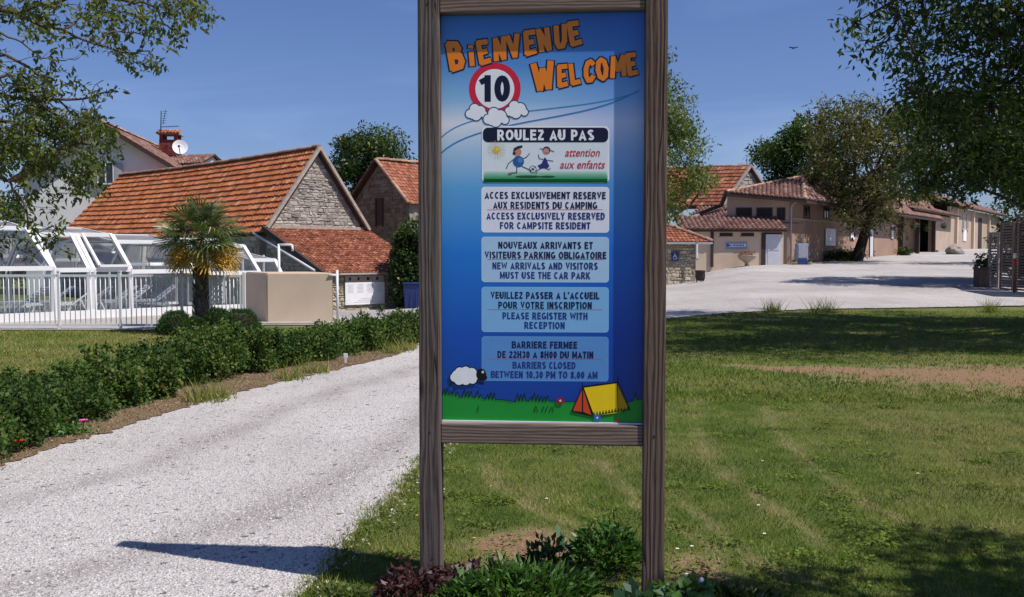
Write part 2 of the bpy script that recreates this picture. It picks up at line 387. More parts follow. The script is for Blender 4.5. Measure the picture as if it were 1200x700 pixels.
# foliage
M['leaf_walnut'] = leafmat('walnut_leaf', [(0, (.06, .085, .03)), (.5, (.13, .165, .042)), (.85, (.21, .24, .06)), (1, (.21, .15, .08))], .45)
M['leaf_dark'] = leafmat('dark_leaf', [(0, (.022, .045, .014)), (.5, (.045, .08, .02)), (.85, (.10, .15, .03)), (1, (.15, .19, .045))], .45)
M['leaf_bronze'] = leafmat('bronze_leaf', [(0, (.06, .07, .022)), (.5, (.115, .12, .036)), (.8, (.18, .18, .05)), (1, (.22, .16, .07))], .4)
M['leaf_fresh'] = leafmat('fresh_leaf', [(0, (.06, .10, .02)), (.5, (.11, .16, .035)), (1, (.19, .23, .06))], .4)
M['leaf_rose'] = leafmat('rose_leaf', [(0, (.025, .055, .013)), (.5, (.06, .115, .025)), (.85, (.125, .195, .04)), (1, (.20, .15, .06))], .25, .6, .15)
M['leaf_mound'] = leafmat('mound_leaf', [(0, (.03, .07, .018)), (1, (.075, .15, .038))], .15, .8, .1)
M['leaf_red'] = leafmat('purple_leaf', [(0, (.035, .010, .014)), (.6, (.08, .025, .03)), (1, (.16, .08, .075))], .25)
M['leaf_bed'] = leafmat('bed_leaf', [(0, (.035, .085, .02)), (.5, (.07, .165, .032)), (1, (.13, .25, .06))], .3)
M['leaf_bluegreen'] = leafmat('blue_green_leaf', [(0, (.03, .075, .04)), (1, (.08, .17, .10))], .25)
M['palm_leaf'] = leafmat('palm_leaf', [(0, (.045, .07, .022)), (.5, (.085, .125, .035)), (1, (.18, .21, .085))], .25, .4, .5)
M['palm_dead'] = leafmat('dead_palm_leaf', [(0, (.42, .24, .04)), (1, (.66, .42, .08))], .25, .7, .2)
M['palm_fibre'] = tinted('palm_trunk_fibre', [(0, (.07, .05, .035)), (.5, (.16, .12, .085)), (1, (.30, .24, .18))], .95, .1, 20, .4, .5)

# ================================================================== GROUND
def jitter_outline(pts, step, amp, seed):
    r = random.Random(seed); o = []
    for i in range(len(pts)):
        a = Vector(pts[i]); b = Vector(pts[(i + 1) % len(pts)]); L = (b - a).length
        st = max(step, L / 160); k = max(1, int(L / st)); nrm = Vector((-(b - a).y, (b - a).x)).normalized()
        am = amp if min(a.y, b.y) < 30 and L < 25 else 0
        for j in range(k):
            p = a.lerp(b, j / k)
            if j and am: p = p + nrm * r.gauss(0, 1) * am
            o.append(p)
    return o
def inside(poly, x, y):
    c = False; n_ = len(poly); j = n_ - 1
    for i in range(n_):
        xi, yi = poly[i]; xj, yj = poly[j]
        if (yi > y) != (yj > y) and x < (xj - xi) * (y - yi) / (yj - yi) + xi: c = not c
        j = i
    return c
def sheet(name, pts, off, mat, gridf, step=.12, amp=0.0, seed=1, attrf=None, kind='structure'):
    ol = jitter_outline([p[:2] for p in pts], step, amp, seed)
    xs = [p.x for p in ol]; ys = [p.y for p in ol]; pl = [(p.x, p.y) for p in ol]
    coarse = [(p[0], p[1]) for p in pts]
    inner = []
    y = min(ys) + .01
    while y < max(ys):
        g = gridf(y); x = min(xs) + .01
        while x < max(xs):
            if inside(coarse, x, y): inner.append(Vector((x + rnd.uniform(-.2, .2) * g, y + rnd.uniform(-.2, .2) * g)))
            x += g
        y += g
    n0 = len(ol)
    vv, ee, ff, *_ = delaunay_2d_cdt(ol + inner, [(i, (i + 1) % n0) for i in range(n0)], [], 1, 1e-5)
    mb_v = [(p.x, p.y, H(p.x, p.y) + off + (max(0, min(.12, (p.y - 24) * .006)) if name == 'gravel_road' else 0)) for p in vv]
    me = bpy.data.meshes.new(name); me.from_pydata(mb_v, [], [tuple(f) for f in ff]); me.materials.append(mat)
    if attrf:
        at = me.attributes.new('dry', 'FLOAT', 'POINT'); at.data.foreach_set('value', [attrf(p[0], p[1]) for p in mb_v])
    me.update()
    bm = bmesh.new(); bm.from_mesh(me); bmesh.ops.recalc_face_normals(bm, faces=bm.faces)
    bm.normal_update()
    if bm.faces and sum(f.normal.z for f in bm.faces) < 0: bmesh.ops.reverse_faces(bm, faces=bm.faces)
    bm.to_mesh(me); bm.free()
    o = link(name, me); o['kind'] = kind; return o

from mathutils import noise as mn
def segd(x, y, a, b):
    ax, ay, bx, by = a.x, a.y, b.x, b.y; dx, dy = bx - ax, by - ay
    t = max(0, min(1, ((x - ax) * dx + (y - ay) * dy) / (dx * dx + dy * dy))); return math.hypot(x - ax - t * dx, y - ay - t * dy), t
# the base ground, out to the horizon
gx = np.concatenate([-np.geomspace(1500, 70, 10), np.arange(-60, 61, 2.0), np.geomspace(70, 1500, 10)])
gy = np.concatenate([[-400, -60, -20], np.arange(0, 122, 2.0), np.geomspace(130, 2500, 12)])
V = np.array([(x, y, H(x, y)) for y in gy for x in gx]); nx = len(gx)
Q = np.array([(j * nx + i, j * nx + i + 1, (j + 1) * nx + i + 1, (j + 1) * nx + i) for j in range(len(gy) - 1) for i in range(nx - 1)])
np_mesh('ground', V, Q, np.full(len(Q), .5), M['ground'], kind='structure')

# road + yard in one gravel sheet
left_edge = [G(*p) for p in [(-500, 640), (-200, 585), (0, 545), (60, 523), (130, 503), (200, 481), (270, 461), (340, 443), (400, 430), (450, 419), (488, 407)]]
right_edge = [G(*p) for p in [(1210, 363), (1050, 365), (950, 366), (850, 369), (785, 373), (700, 392), (620, 430), (545, 490), (490, 548), (465, 580), (430, 612), (404, 640), (388, 665), (365, 690), (340, 720), (250, 800)]]
road_pts = [p[:2] for p in left_edge] + [(-1.8, 21.2), (-2.4, 23.6), (-5.6, 24.4), (-5.2, 33), (-7.0, 45), (-4, 95), (20, 118), (75, 118), (72, 60), (30, 31)] + [p[:2] for p in right_edge] + [(-1.2, 3.2), (-1.6, 1.2), (-6.5, 1.2), (-7.5, 5)]
def road_grid(y): return .14 if y < 9 else .3 if y < 14 else 1.2 if y < 60 else 3.0
def rutf(x, y):
    if y > 22: 
        return max(0, .35 + .6 * mn.noise(Vector((x * .10, y * .35, 2))))
    best = 9; side = 0
    for a, b in zip(left_edge, left_edge[1:]):
        d, t = segd(x, y, a, b)
        if d < best: best = d
    nz = mn.noise(Vector((x * .8, y * .8, 4))); o = 0
    for c_, w_ in ((1.15, .28), (2.75, .32)): o = max(o, 1 - abs(best - c_ - .12 * nz) / w_)
    return min(1, max(0, o * .9 + .25 * mn.noise(Vector((x * 2.5, y * 2.5, 5)))))
gravel = sheet('gravel_road', road_pts, .010, M['gravel'], road_grid, .06, .04, 3, rutf)

# dry mulch strip at the foot of the rose row, and the paved strip before the box
mul_f = [G(*p) for p in [(-200, 590), (0, 549), (60, 528), (130, 507), (200, 484), (270, 464), (340, 446), (400, 433), (450, 421), (487, 409)]]
mul_b = [G(*p) for p in [(480, 397), (440, 402), (380, 412), (320, 423), (250, 438), (180, 456), (100, 482), (30, 503), (-200, 560)]]
sheet('mulch_bed', [p[:2] for p in mul_f] + [p[:2] for p in mul_b], .018, M['mulch'], lambda y: .25, .06, .03, 5)
# paving under the pool enclosure
pv = [(-17.5, 20.75), (-5.75, 20.75), (-5.6, 22.2), (-3.6, 22.2), (-3.9, 24.0), (-6.5, 30), (-9, 33.5), (-13, 36), (-24, 34), (-24, 20.75)]
sheet('pool_paving', pv, .02, M['concrete'], lambda y: 1.0)

# lawn by the sign, with bare tracks
trackpx = [[(812, 470), (815, 500), (832, 545), (880, 580), (930, 612), (965, 640)], [(893, 470), (910, 505), (960, 555), (1010, 590), (1060, 612)],
           [(566, 545), (580, 570), (620, 595), (680, 620), (742, 628)], [(700, 540), (722, 560), (745, 590), (790, 620), (850, 650)], [(800, 590), (860, 640), (900, 670), (960, 690)]]
tracks = [[G(*p) for p in t] for t in trackpx]
tw = [.055, .05, .045, .04, .04]
bare = [G(872, 430), G(960, 434), G(1050, 438), G(1200, 444), G(1330, 447)]; bare_w = [.35, .85, 1.5, 2.6, 3.2]
def dryf(x, y):
    best = 0; nz = mn.noise(Vector((x * 2.3, y * 2.3, 0))) ; nz2 = mn.noise(Vector((x * 7, y * 7, 3)))
    for tr_, w_ in zip(tracks, tw):
        for a, b in zip(tr_, tr_[1:]):
            d, _ = segd(x, y, a, b)
            if d < w_ * 2.2: best = max(best, min(.42, .55 * (1 - d / (w_ * (1.7 + nz))) + .35 * nz2))
    for i in range(len(bare) - 1):
        d, t = segd(x, y, bare[i], bare[i + 1]); w_ = bare_w[i] * (1 - t) + bare_w[i + 1] * t
        if d < w_ * 1.8: best = max(best, min(1, 1.25 * (1 - d / (w_ * (.95 + .7 * nz))) + .55 * nz2))
    # worn soil under the sign
    d = math.hypot((x - .02) / .46, (y - 5.28) / .42); best = max(best, min(1, 1.9 * (1 - d / (1 + .5 * nz)) + .3 * nz2) if d < 1.6 else 0)
    d = math.hypot((x - .95) / .22, (y - 4.85) / .5); best = max(best, min(.9, 1.3 * (1 - d / (1 + .5 * nz)) + .3 * nz2) if d < 1.6 else 0)
    return max(0, best)
lawn_pts = [p[:2] for p in right_edge][::-1]
lawn_pts = [(-1.2, 3.0)] + lawn_pts[2:] + [(30, 26.5), (14, 9), (6, 3.0)]
def lawn_grid(y): return .055 if y < 6.2 else .09 if y < 9 else .2 if y < 14 else .35
lawn = sheet('lawn', lawn_pts, .004, M['lawn'], lawn_grid, .08, .0, 4, dryf)
lawnpoly = [tuple(p[:2]) for p in lawn_pts]

def blades(name, xy, hmin, hmax, wd, tint, mat, label=None, seed=1, z0=.004):
    r = np.random.default_rng(seed); n_ = len(xy)
    z = np.array([H(a, b) for a, b in xy]) + z0
    ang = r.uniform(0, 2 * np.pi, n_); h = r.uniform(hmin, hmax, n_); ln = h * r.uniform(.2, 1.1, n_); la = r.uniform(0, 2 * np.pi, n_)
    wdt = wd * r.uniform(.7, 1.4, n_)
    b = np.stack([xy[:, 0], xy[:, 1], z], 1); s = np.stack([np.cos(ang) * wdt, np.sin(ang) * wdt, np.zeros(n_)], 1) / 2
    top = b + np.stack([np.cos(la) * ln, np.sin(la) * ln, h], 1)
    V = np.concatenate([b - s, b + s, top]); Q = np.stack([np.arange(n_), np.arange(n_) + n_, np.arange(n_) + 2 * n_], 1)
    return V, Q
def scatter(poly, count, dens, seed):
    r = np.random.default_rng(seed); p = np.array(poly); mn_, mx_ = p.min(0), p.max(0); o = []
    m = 0
    while m < count:
        c = r.uniform(mn_, mx_, (4000, 2))
        for x, y in c:
            if r.random() < dens(x, y) and inside(poly, x, y): o.append((x, y)); m += 1
    return np.array(o[:count])
# near blades
near = [tuple(p) for p in lawn_pts]
xy = scatter([(-1.6, 3.6), (4.2, 3.6), (7.0, 11.5), (-.9, 11.5)], 175000, lambda x, y: min(1, (4.6 / max(y, 4.2)) ** 1.6), 21)
keep = np.array([inside(lawnpoly, a, b) for a, b in xy]); xy = xy[keep]
dry = np.array([dryf(a, b) for a, b in xy]); r_ = np.random.default_rng(5)
kp = r_.random(len(xy)) > np.where(dry > .5, np.minimum(.985, dry * 1.1), dry * .7); xy = xy[kp]; dry = dry[kp]
cl = np.array([mn.noise(Vector((a * 1.3, b * 1.3, 7))) for a, b in xy])
cl2 = np.array([mn.noise(Vector((a * 4.5, b * 4.5, 1))) for a, b in xy])
tint = np.clip(.46 + .6 * cl + .45 * cl2 + r_.normal(0, .16, len(xy)) + dry * .75, 0, 1)
V, Q = blades('grass', xy, .012, .042, .0042, tint, None, seed=3)
g1 = np_mesh('grass', V, Q, tint, M['blade'], kind='stuff')
tag(g1, 'short mown green lawn grass around the foot of the welcome sign', 'grass')
cw_ = []
for _ in range(150):
    cx_, cy_ = rnd.uniform(-1.2, 4.5), 4.3 + rnd.random() ** 1.4 * 7
    if not inside(lawnpoly, cx_, cy_): continue
    for k in range(rnd.randint(25, 110)): cw_.append((cx_ + rnd.gauss(0, .07), cy_ + rnd.gauss(0, .07), rnd.uniform(.012, .035)))
cw_ = np.array(cw_); nw = len(cw_); a_ = r_.uniform(0, 6.283, nw); sz = r_.uniform(.008, .016, nw)
ca, sa = np.cos(a_) * sz, np.sin(a_) * sz
Vw = np.stack([cw_ + np.stack([ca * u - sa * v, sa * u + ca * v, np.full(nw, 0.0) + .3 * sz * u], 1) for u, v in ((-1, 0), (0, -.8), (1, 0), (0, .8))], 1).reshape(-1, 3)
cwo = np_mesh('clover', Vw, np.arange(4 * nw).reshape(-1, 4), r_.uniform(.15, .6, nw), M['blade'], kind='stuff'); tag(cwo, 'patches of clover and small broad weeds in the near lawn', 'clover')
# middle and far lawn tufts
xy = scatter([(-.9, 10.5), (7.0, 10.5), (20, 27), (2.5, 27)], 90000, lambda x, y: min(1, (10 / max(y, 9)) ** 1.3), 22)
keep = np.array([inside(lawnpoly, a, b) for a, b in xy]); xy = xy[keep]
dry = np.array([dryf(a, b) for a, b in xy]); kp = r_.random(len(xy)) > dry * .95; xy = xy[kp]
cl = np.array([mn.noise(Vector((a * .6, b * .6, 7))) for a, b in xy])
tint = np.clip(.45 + .5 * cl + r_.normal(0, .17, len(xy)), 0, 1)
V, Q = blades('grass', xy, .02, .055, .011, tint, None, seed=4)
g2 = np_mesh('grass', V, Q, tint, M['blade'], kind='stuff')
tag(g2, 'mown lawn grass between the bare earth strip and the gravel yard on the right', 'grass')
# left lawn behind the roses
LL = [G(-150, 560)[:2], G(0, 495)[:2], G(100, 470)[:2], G(200, 440)[:2], G(300, 415)[:2], G(400, 402)[:2], (-3.8, 20.6), (-14.5, 20.6), (-12, 8)]
xy = scatter([tuple(p) for p in LL], 60000, lambda x, y: 1, 23)
cl = np.array([mn.noise(Vector((a * .5, b * 1.2, 7))) for a, b in xy])
tint = np.clip(.74 + .35 * cl + r_.normal(0, .13, len(xy)), 0, 1)
V, Q = blades('grass', xy, .02, .06, .012, tint, None, seed=5)
g3 = np_mesh('grass', V, Q, tint, M['blade'], kind='stuff')
tag(g3, 'sunlit mown grass between the white pool fence and the rose bushes', 'grass')
# tall grass tufts on the far edge of the right lawn
for (px, pw, nm) in ((905, 14, 0), (965, 26, 1), (1160, 10, 2)):
    c0 = G(px, 368); k = 160
    xy = np.stack([RNG.normal(c0.x, pw / 1150 * c0.y * .35, k), RNG.normal(c0.y, .15, k)], 1)
    V, Q = blades('x', xy, .12, .5, .014, None, None, seed=9 + nm)
    g = np_mesh('tall_grass', V, Q, RNG.uniform(.2, .9, k), M['blade'], kind='stuff')
    tag(g, ['tall weed tuft standing left of the wider clump at the yard edge', 'wide clump of tall weeds at the edge of the gravel yard', 'small weed tuft at the yard edge near the slatted fence'][nm], 'weeds')
# grass creeping over the ragged road edge
ed_ = []
for a, b in zip(right_edge, right_edge[1:]):
    if a.y > 13: continue
    for k in range(int((b - a).length * 900)):
        p = a.lerp(b, rnd.random()); nz_ = mn.noise(Vector((p.x * 5, p.y * 5, 9)))
        ed_.append((p.x + rnd.gauss(.02, .05) - .06 * nz_, p.y + rnd.gauss(0, .04)))
V, Q = blades('x', np.array(ed_), .012, .05, .006, None, None, seed=77, z0=.008)
ge = np_mesh('grass_edge', V, Q, RNG.uniform(.25, .95, len(ed_)), M['blade'], kind='stuff'); tag(ge, 'ragged grass fringe creeping over the edge of the gravel drive', 'grass')
# pebbles on the near road
def pebbles(name, xy, smin, smax, label, seed):
    r = np.random.default_rng(seed); n_ = len(xy); s = r.uniform(smin, smax, n_) ; a = r.uniform(0, 6.28, n_)
    z = np.array([H(x, y) for x, y in xy]) + .011
    base = np.array([(1, 0, 0), (.1, .8, 0), (-.9, .1, 0), (-.1, -.9, 0), (.35, .2, .7), (-.3, -.1, .62)])
    J = base[None] * r.uniform(.6, 1.25, (n_, 6, 3)) * s[:, None, None]
    ca, sa = np.cos(a)[:, None], np.sin(a)[:, None]
    X = J[:, :, 0] * ca - J[:, :, 1] * sa; Y = J[:, :, 0] * sa + J[:, :, 1] * ca
    V = np.stack([X + xy[:, :1], Y + xy[:, 1:], J[:, :, 2] + z[:, None]], 2).reshape(-1, 3)
    t = np.array([(0, 1, 4), (1, 5, 4), (1, 2, 5), (2, 3, 5), (3, 4, 5), (3, 0, 4)])
    Q = (t[None] + (np.arange(n_) * 6)[:, None, None]).reshape(-1, 3)
    o = np_mesh(name, V, Q, np.repeat(r.random(n_) ** .8, 6), M['pebble'], kind='stuff'); tag(o, label, 'gravel'); return o
rp = [tuple(p) for p in road_pts]
xy = scatter([(-4.5, 3.8), (0, 3.8), (-.3, 10.5), (-6.5, 10.5)], 42000, lambda x, y: min(1, (4.5 / max(y, 4)) ** 1.5), 31)
xy = xy[np.array([inside(rp, a, b) for a, b in xy])]
pebbles('loose_gravel', xy, .0035, .0095, 'loose pale limestone chippings covering the near gravel drive', 8)
# stones and straw bits that spill over both edges
ed = []
for a, b in zip(right_edge, right_edge[1:]):
    if a.y > 12: continue
    for k in range(int((b - a).length * 75)):
        p = a.lerp(b, rnd.random()); ed.append((p.x + rnd.gauss(.05, .07), p.y + rnd.gauss(0, .03)))
pebbles('edge_stones', np.array(ed), .005, .014, 'scattered chippings along the ragged grass edge of the drive', 9)
ms = scatter([tuple(p[:2]) for p in mul_f] + [tuple(p[:2]) for p in mul_b], 16000, lambda x, y: 1, 33)
V, Q = blades('x', ms, .002, .018, .012, None, None, seed=12, z0=.018)
mo = np_mesh('bark_litter', V, Q, RNG.random(len(ms)), M['mulch'], kind='stuff'); tag(mo, 'dry brown bark and leaf litter along the foot of the roses', 'mulch')

# daisies in the lawn
def flower(name, c, rad, mat, n_=7, hgt=.03):
    mb = MB(); c = Vector(c); mb.tube([c, c + Vector((0.004, 0, hgt))], .0012, 3, 1)
    for k in range(n_):
        a = 6.283 * k / n_; d = Vector((math.cos(a), math.sin(a), .35)); s = Vector((-math.sin(a), math.cos(a), 0)) * .3
        q = c + Vector((.004, 0, hgt)); mb.face([q, q + (d * .6 + s) * rad, q + d * rad, q + (d * .6 - s) * rad])
    mb.lathe(c + Vector((.004, 0, hgt)), [(rad * .3, 0), (rad * .25, rad * .2), (0, rad * .3)], 6, 2)
    return mb, [mat, M['leaf_bed'], M['yellow_petal']]
DL = {(793, 650): 'white daisy just right of the right sign post, left one of a close pair', (810, 647): 'white daisy right of the sign post, right one of a close pair', (804, 680): 'white daisy nearest the broad leaves right of the post', (895, 632): 'white daisy beside the lower end of the first worn track', (888, 598): 'white daisy on the middle of the first worn track',
 (733, 624): 'white daisy inside the sign frame near the right post', (950, 472): 'distant white daisy on the lawn just below the bare earth strip', (872, 466): 'distant white daisy above the worn tracks near the sign', (640, 590): 'white daisy inside the sign frame near its middle', (780, 700): 'white daisy touching the foot of the right post', (1075, 560): 'white daisy alone on the right half of the lawn', (893, 545): 'white daisy between the two long worn tracks'}
for px, py in [(793, 650), (810, 647), (804, 680), (895, 632), (888, 598), (733, 624), (950, 472), (872, 466), (640, 590), (780, 700), (1075, 560), (893, 545)]:
    c = G(px, py); mb, mt = flower('daisy', c, .012, M['white_petal'])
    o = mb.build('daisy_flower', mt, None, c)
    tag(o, None, 'flower', 'daisies dotted in the lawn'); o['label'] = DL[(px, py)]
for (px, py), lb in (((488, 610), 'yellow flower left of the left sign post'), ((555, 637), 'yellow flower near the bare soil inside the sign frame'), ((575, 575), 'yellow flower below the bottom rail of the sign'), ((871, 445), 'distant yellow flower on the lawn right of the sign')):
    c = G(px, py); mb, mt = flower('y', c, .010, M['yellow_petal'])
    o = mb.build('dandelion_flower', mt, None, c); tag(o, lb, 'flower', 'yellow flowers in the lawn')

# ================================================================== WELCOME SIGN
TL = P(517, 17.5, 4.60); BL = P(517, 495, 4.60)
TR = P(757, 13, 4.517); BR = P(757, 497, 4.517)
bx = Vector((TR.x - TL.x, TR.y - TL.y, 0)); BW = bx.length; bx.normalize(); bz = Vector((0, 0, 1)); bn = bx.cross(bz)   # bn points to the camera
if bn.y > 0: bn = -bn
ztop = (TL.z + TR.z) / 2; zbot = (BL.z + BR.z) / 2; BH = ztop - zbot
B0 = Vector(((TL.x + BL.x) / 2, 4.60, zbot))
def bp(px, py, lay=0.0):
    "point on the board for a place in the photograph's picture of it"
    u = (px - 517) / 240.0; u = u * (1 + .009 * (1 - u))
    yt = 17.5 - 4.5 * u; yb = 495 + 2 * u
    v = (yb - py) / (yb - yt)
    return B0 + bx * (u * BW) + bz * (v * BH) + bn * lay
sign = thing('welcome_sign', 'tall timber framed welcome sign with a blue printed board reading BIENVENUE WELCOME', 'sign', B0 + bx * BW / 2 - bz * zbot)
PT = .100; PRO = .045
ax = (bx, bn, bz)
topz = 2.93
for s_, mm, lab in ((-1, 'wood_left', 'greyish left post with a dark knot'), (1, 'wood_right', 'browner right post with swirling grain')):
    cx = B0 + bx * (BW / 2 + s_ * (BW / 2 + PT / 2)) + bn * (PRO - PT / 2 + 0.002)
    mb = MB(); c = Vector((cx.x, cx.y, (topz - .3) / 2)); mb.rbox(c, (PT, PT, topz + .3), .006, ax)
    o = mb.build('post', M[mm], sign); o['label'] = lab
    # screws
    for zz in (zbot - .045, ztop + .045):
        mb = MB(); q = Vector((cx.x, cx.y, zz)) + bn * (PT / 2 + .001); mb.tube([q - bn * .002, q + bn * .001], .005, 8); mb.build('screw', M['black'], sign)
for zc, hh in ((ztop + .075, .15), (zbot - .048, .095)):
    mb = MB(); c = B0 + bx * BW / 2; c = Vector((c.x, c.y, zc)) + bn * (PRO - .045 - .003); mb.rbox(c, (BW - .002, .08, hh), .005, ax)
    mb.build('rail', M['wood_rail'], sign)
# board with print gradient, colours raised to make up for missing camera flash
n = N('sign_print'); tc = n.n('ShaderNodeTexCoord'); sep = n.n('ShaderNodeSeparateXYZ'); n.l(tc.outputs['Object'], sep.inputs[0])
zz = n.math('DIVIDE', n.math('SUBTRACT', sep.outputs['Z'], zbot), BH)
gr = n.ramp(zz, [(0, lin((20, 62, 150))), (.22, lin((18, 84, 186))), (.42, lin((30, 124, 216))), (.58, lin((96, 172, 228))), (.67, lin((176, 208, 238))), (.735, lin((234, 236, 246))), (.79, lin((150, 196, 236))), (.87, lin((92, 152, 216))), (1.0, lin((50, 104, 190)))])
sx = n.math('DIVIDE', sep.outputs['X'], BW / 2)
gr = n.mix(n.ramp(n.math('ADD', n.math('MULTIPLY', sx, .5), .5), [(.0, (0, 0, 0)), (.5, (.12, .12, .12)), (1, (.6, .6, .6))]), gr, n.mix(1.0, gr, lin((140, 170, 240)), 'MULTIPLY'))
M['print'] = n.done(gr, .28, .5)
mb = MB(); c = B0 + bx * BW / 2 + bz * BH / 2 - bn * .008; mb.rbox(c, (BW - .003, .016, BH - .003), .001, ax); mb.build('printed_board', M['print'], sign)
mb = MB(); mb.box(B0 + bx * BW / 2 + bz * .004 + bn * .004, (BW - .004, .008, .008), ax); mb.build('bottom_trim', M['white_matt'], sign)
_pm = {}
def pc(c, grad=None):
    k = tuple(c)
    if k not in _pm:
        n = N('print_ink'); n.done(n.mix(n.ramp(n.noise(n.coord(), 25, 3), [(.4, (0, 0, 0)), (.6, (1, 1, 1))]), tuple(x * .97 for x in lin(c)), lin(c)), .3, .4); _pm[k] = n.m
    return _pm[k]
LAY = [0.0]
class Art:
    def __init__(s, base): s.mb = MB(); s.mats = []; s.lay = base * .25; s.st = .00001
    def mi(s, c):
        m = pc(c)
        if m not in s.mats: s.mats.append(m)
        return s.mats.index(m)
    def poly(s, pts, c):
        s.lay += s.st; s.mb.face([bp(x, y, s.lay) for x, y in pts], s.mi(c), .5)
    def disc(s, x, y, r, c, ry=None, n=28):
        ry = r if ry is None else ry
        s.poly([(x + r * math.cos(6.2832 * k / n), y + ry * math.sin(6.2832 * k / n)) for k in range(n)], c)
    def stroke(s, pts, w, c):
        for (a, b), (e, f) in zip(pts, pts[1:]):
            L = math.hypot(e - a, f - b) or 1e-6; nx_, ny = -(f - b) / L * w / 2, (e - a) / L * w / 2
            ex, ey = (e - a) / L * w * .25, (f - b) / L * w * .25
            s.poly([(a - ex + nx_, b - ey + ny), (e + ex + nx_, f + ey + ny), (e + ex - nx_, f + ey - ny), (a - ex - nx_, b - ey - ny)], c)
    def rrect(s, x0, y0, x1, y1, r, c, n=6):
        pts = []
        for cx_, cy_, a0 in ((x1 - r, y1 - r, 0), (x0 + r, y1 - r, 90), (x0 + r, y0 + r, 180), (x1 - r, y0 + r, 270)):
            for k in range(n + 1):
                a = R(a0 + 90 * k / n); pts.append((cx_ + r * math.cos(a), cy_ + r * math.sin(a)))
        s.poly(pts, c)
    def done(s, name, label=None):
        o = s.mb.build(name, s.mats, sign, kind='raw')
        if label: o['label'] = label
        return o
def text_mesh(txt, bold, shear=0.0):
    cu = bpy.data.curves.new('lettering', 'FONT'); cu.body = txt; cu.offset = bold; cu.shear = shear; cu.size = 1; cu.space_character = 1.0 + bold * 2.2; cu.resolution_u = 4
    o = bpy.data.objects.new('lettering', cu); COL.objects.link(o)
    dg = bpy.context.evaluated_depsgraph_get(); me = bpy.data.meshes.new_from_object(o.evaluated_get(dg))
    bpy.data.objects.remove(o); bpy.data.curves.remove(cu); return me
def board_text(name, txt, x0, x1, ycap, ybase, c, lay, bold=.03, shear=0.0, rise=0.0, parent=None):
    "fit the words between x0..x1, cap line ycap and base line ybase (photo pixels on the board)"
    me = text_mesh(txt, bold, shear); co = [v.co.copy() for v in me.vertices]
    mnx = min(v.x for v in co); mxx = max(v.x for v in co); capH = .729 + bold
    off = world_org(parent or sign)
    for v, p in zip(me.vertices, co):
        t = (p.x - mnx) / (mxx - mnx)
        v.co = bp(x0 + t * (x1 - x0), ybase - p.y / capH * (ybase - ycap) + rise * t, lay * .25) - off
    me.materials.clear(); me.materials.append(pc(c)); me.name = name
    at = me.attributes.new('tint', 'FLOAT', 'FACE')
    return link(name, me, parent or sign)
def arc(cx, cy, rx, ry, a0, a1, n_=7):
    return [(cx + rx * math.cos(R(a0 + (a1 - a0) * k / n_)), cy + ry * math.sin(R(a0 + (a1 - a0) * k / n_))) for k in range(n_ + 1)]
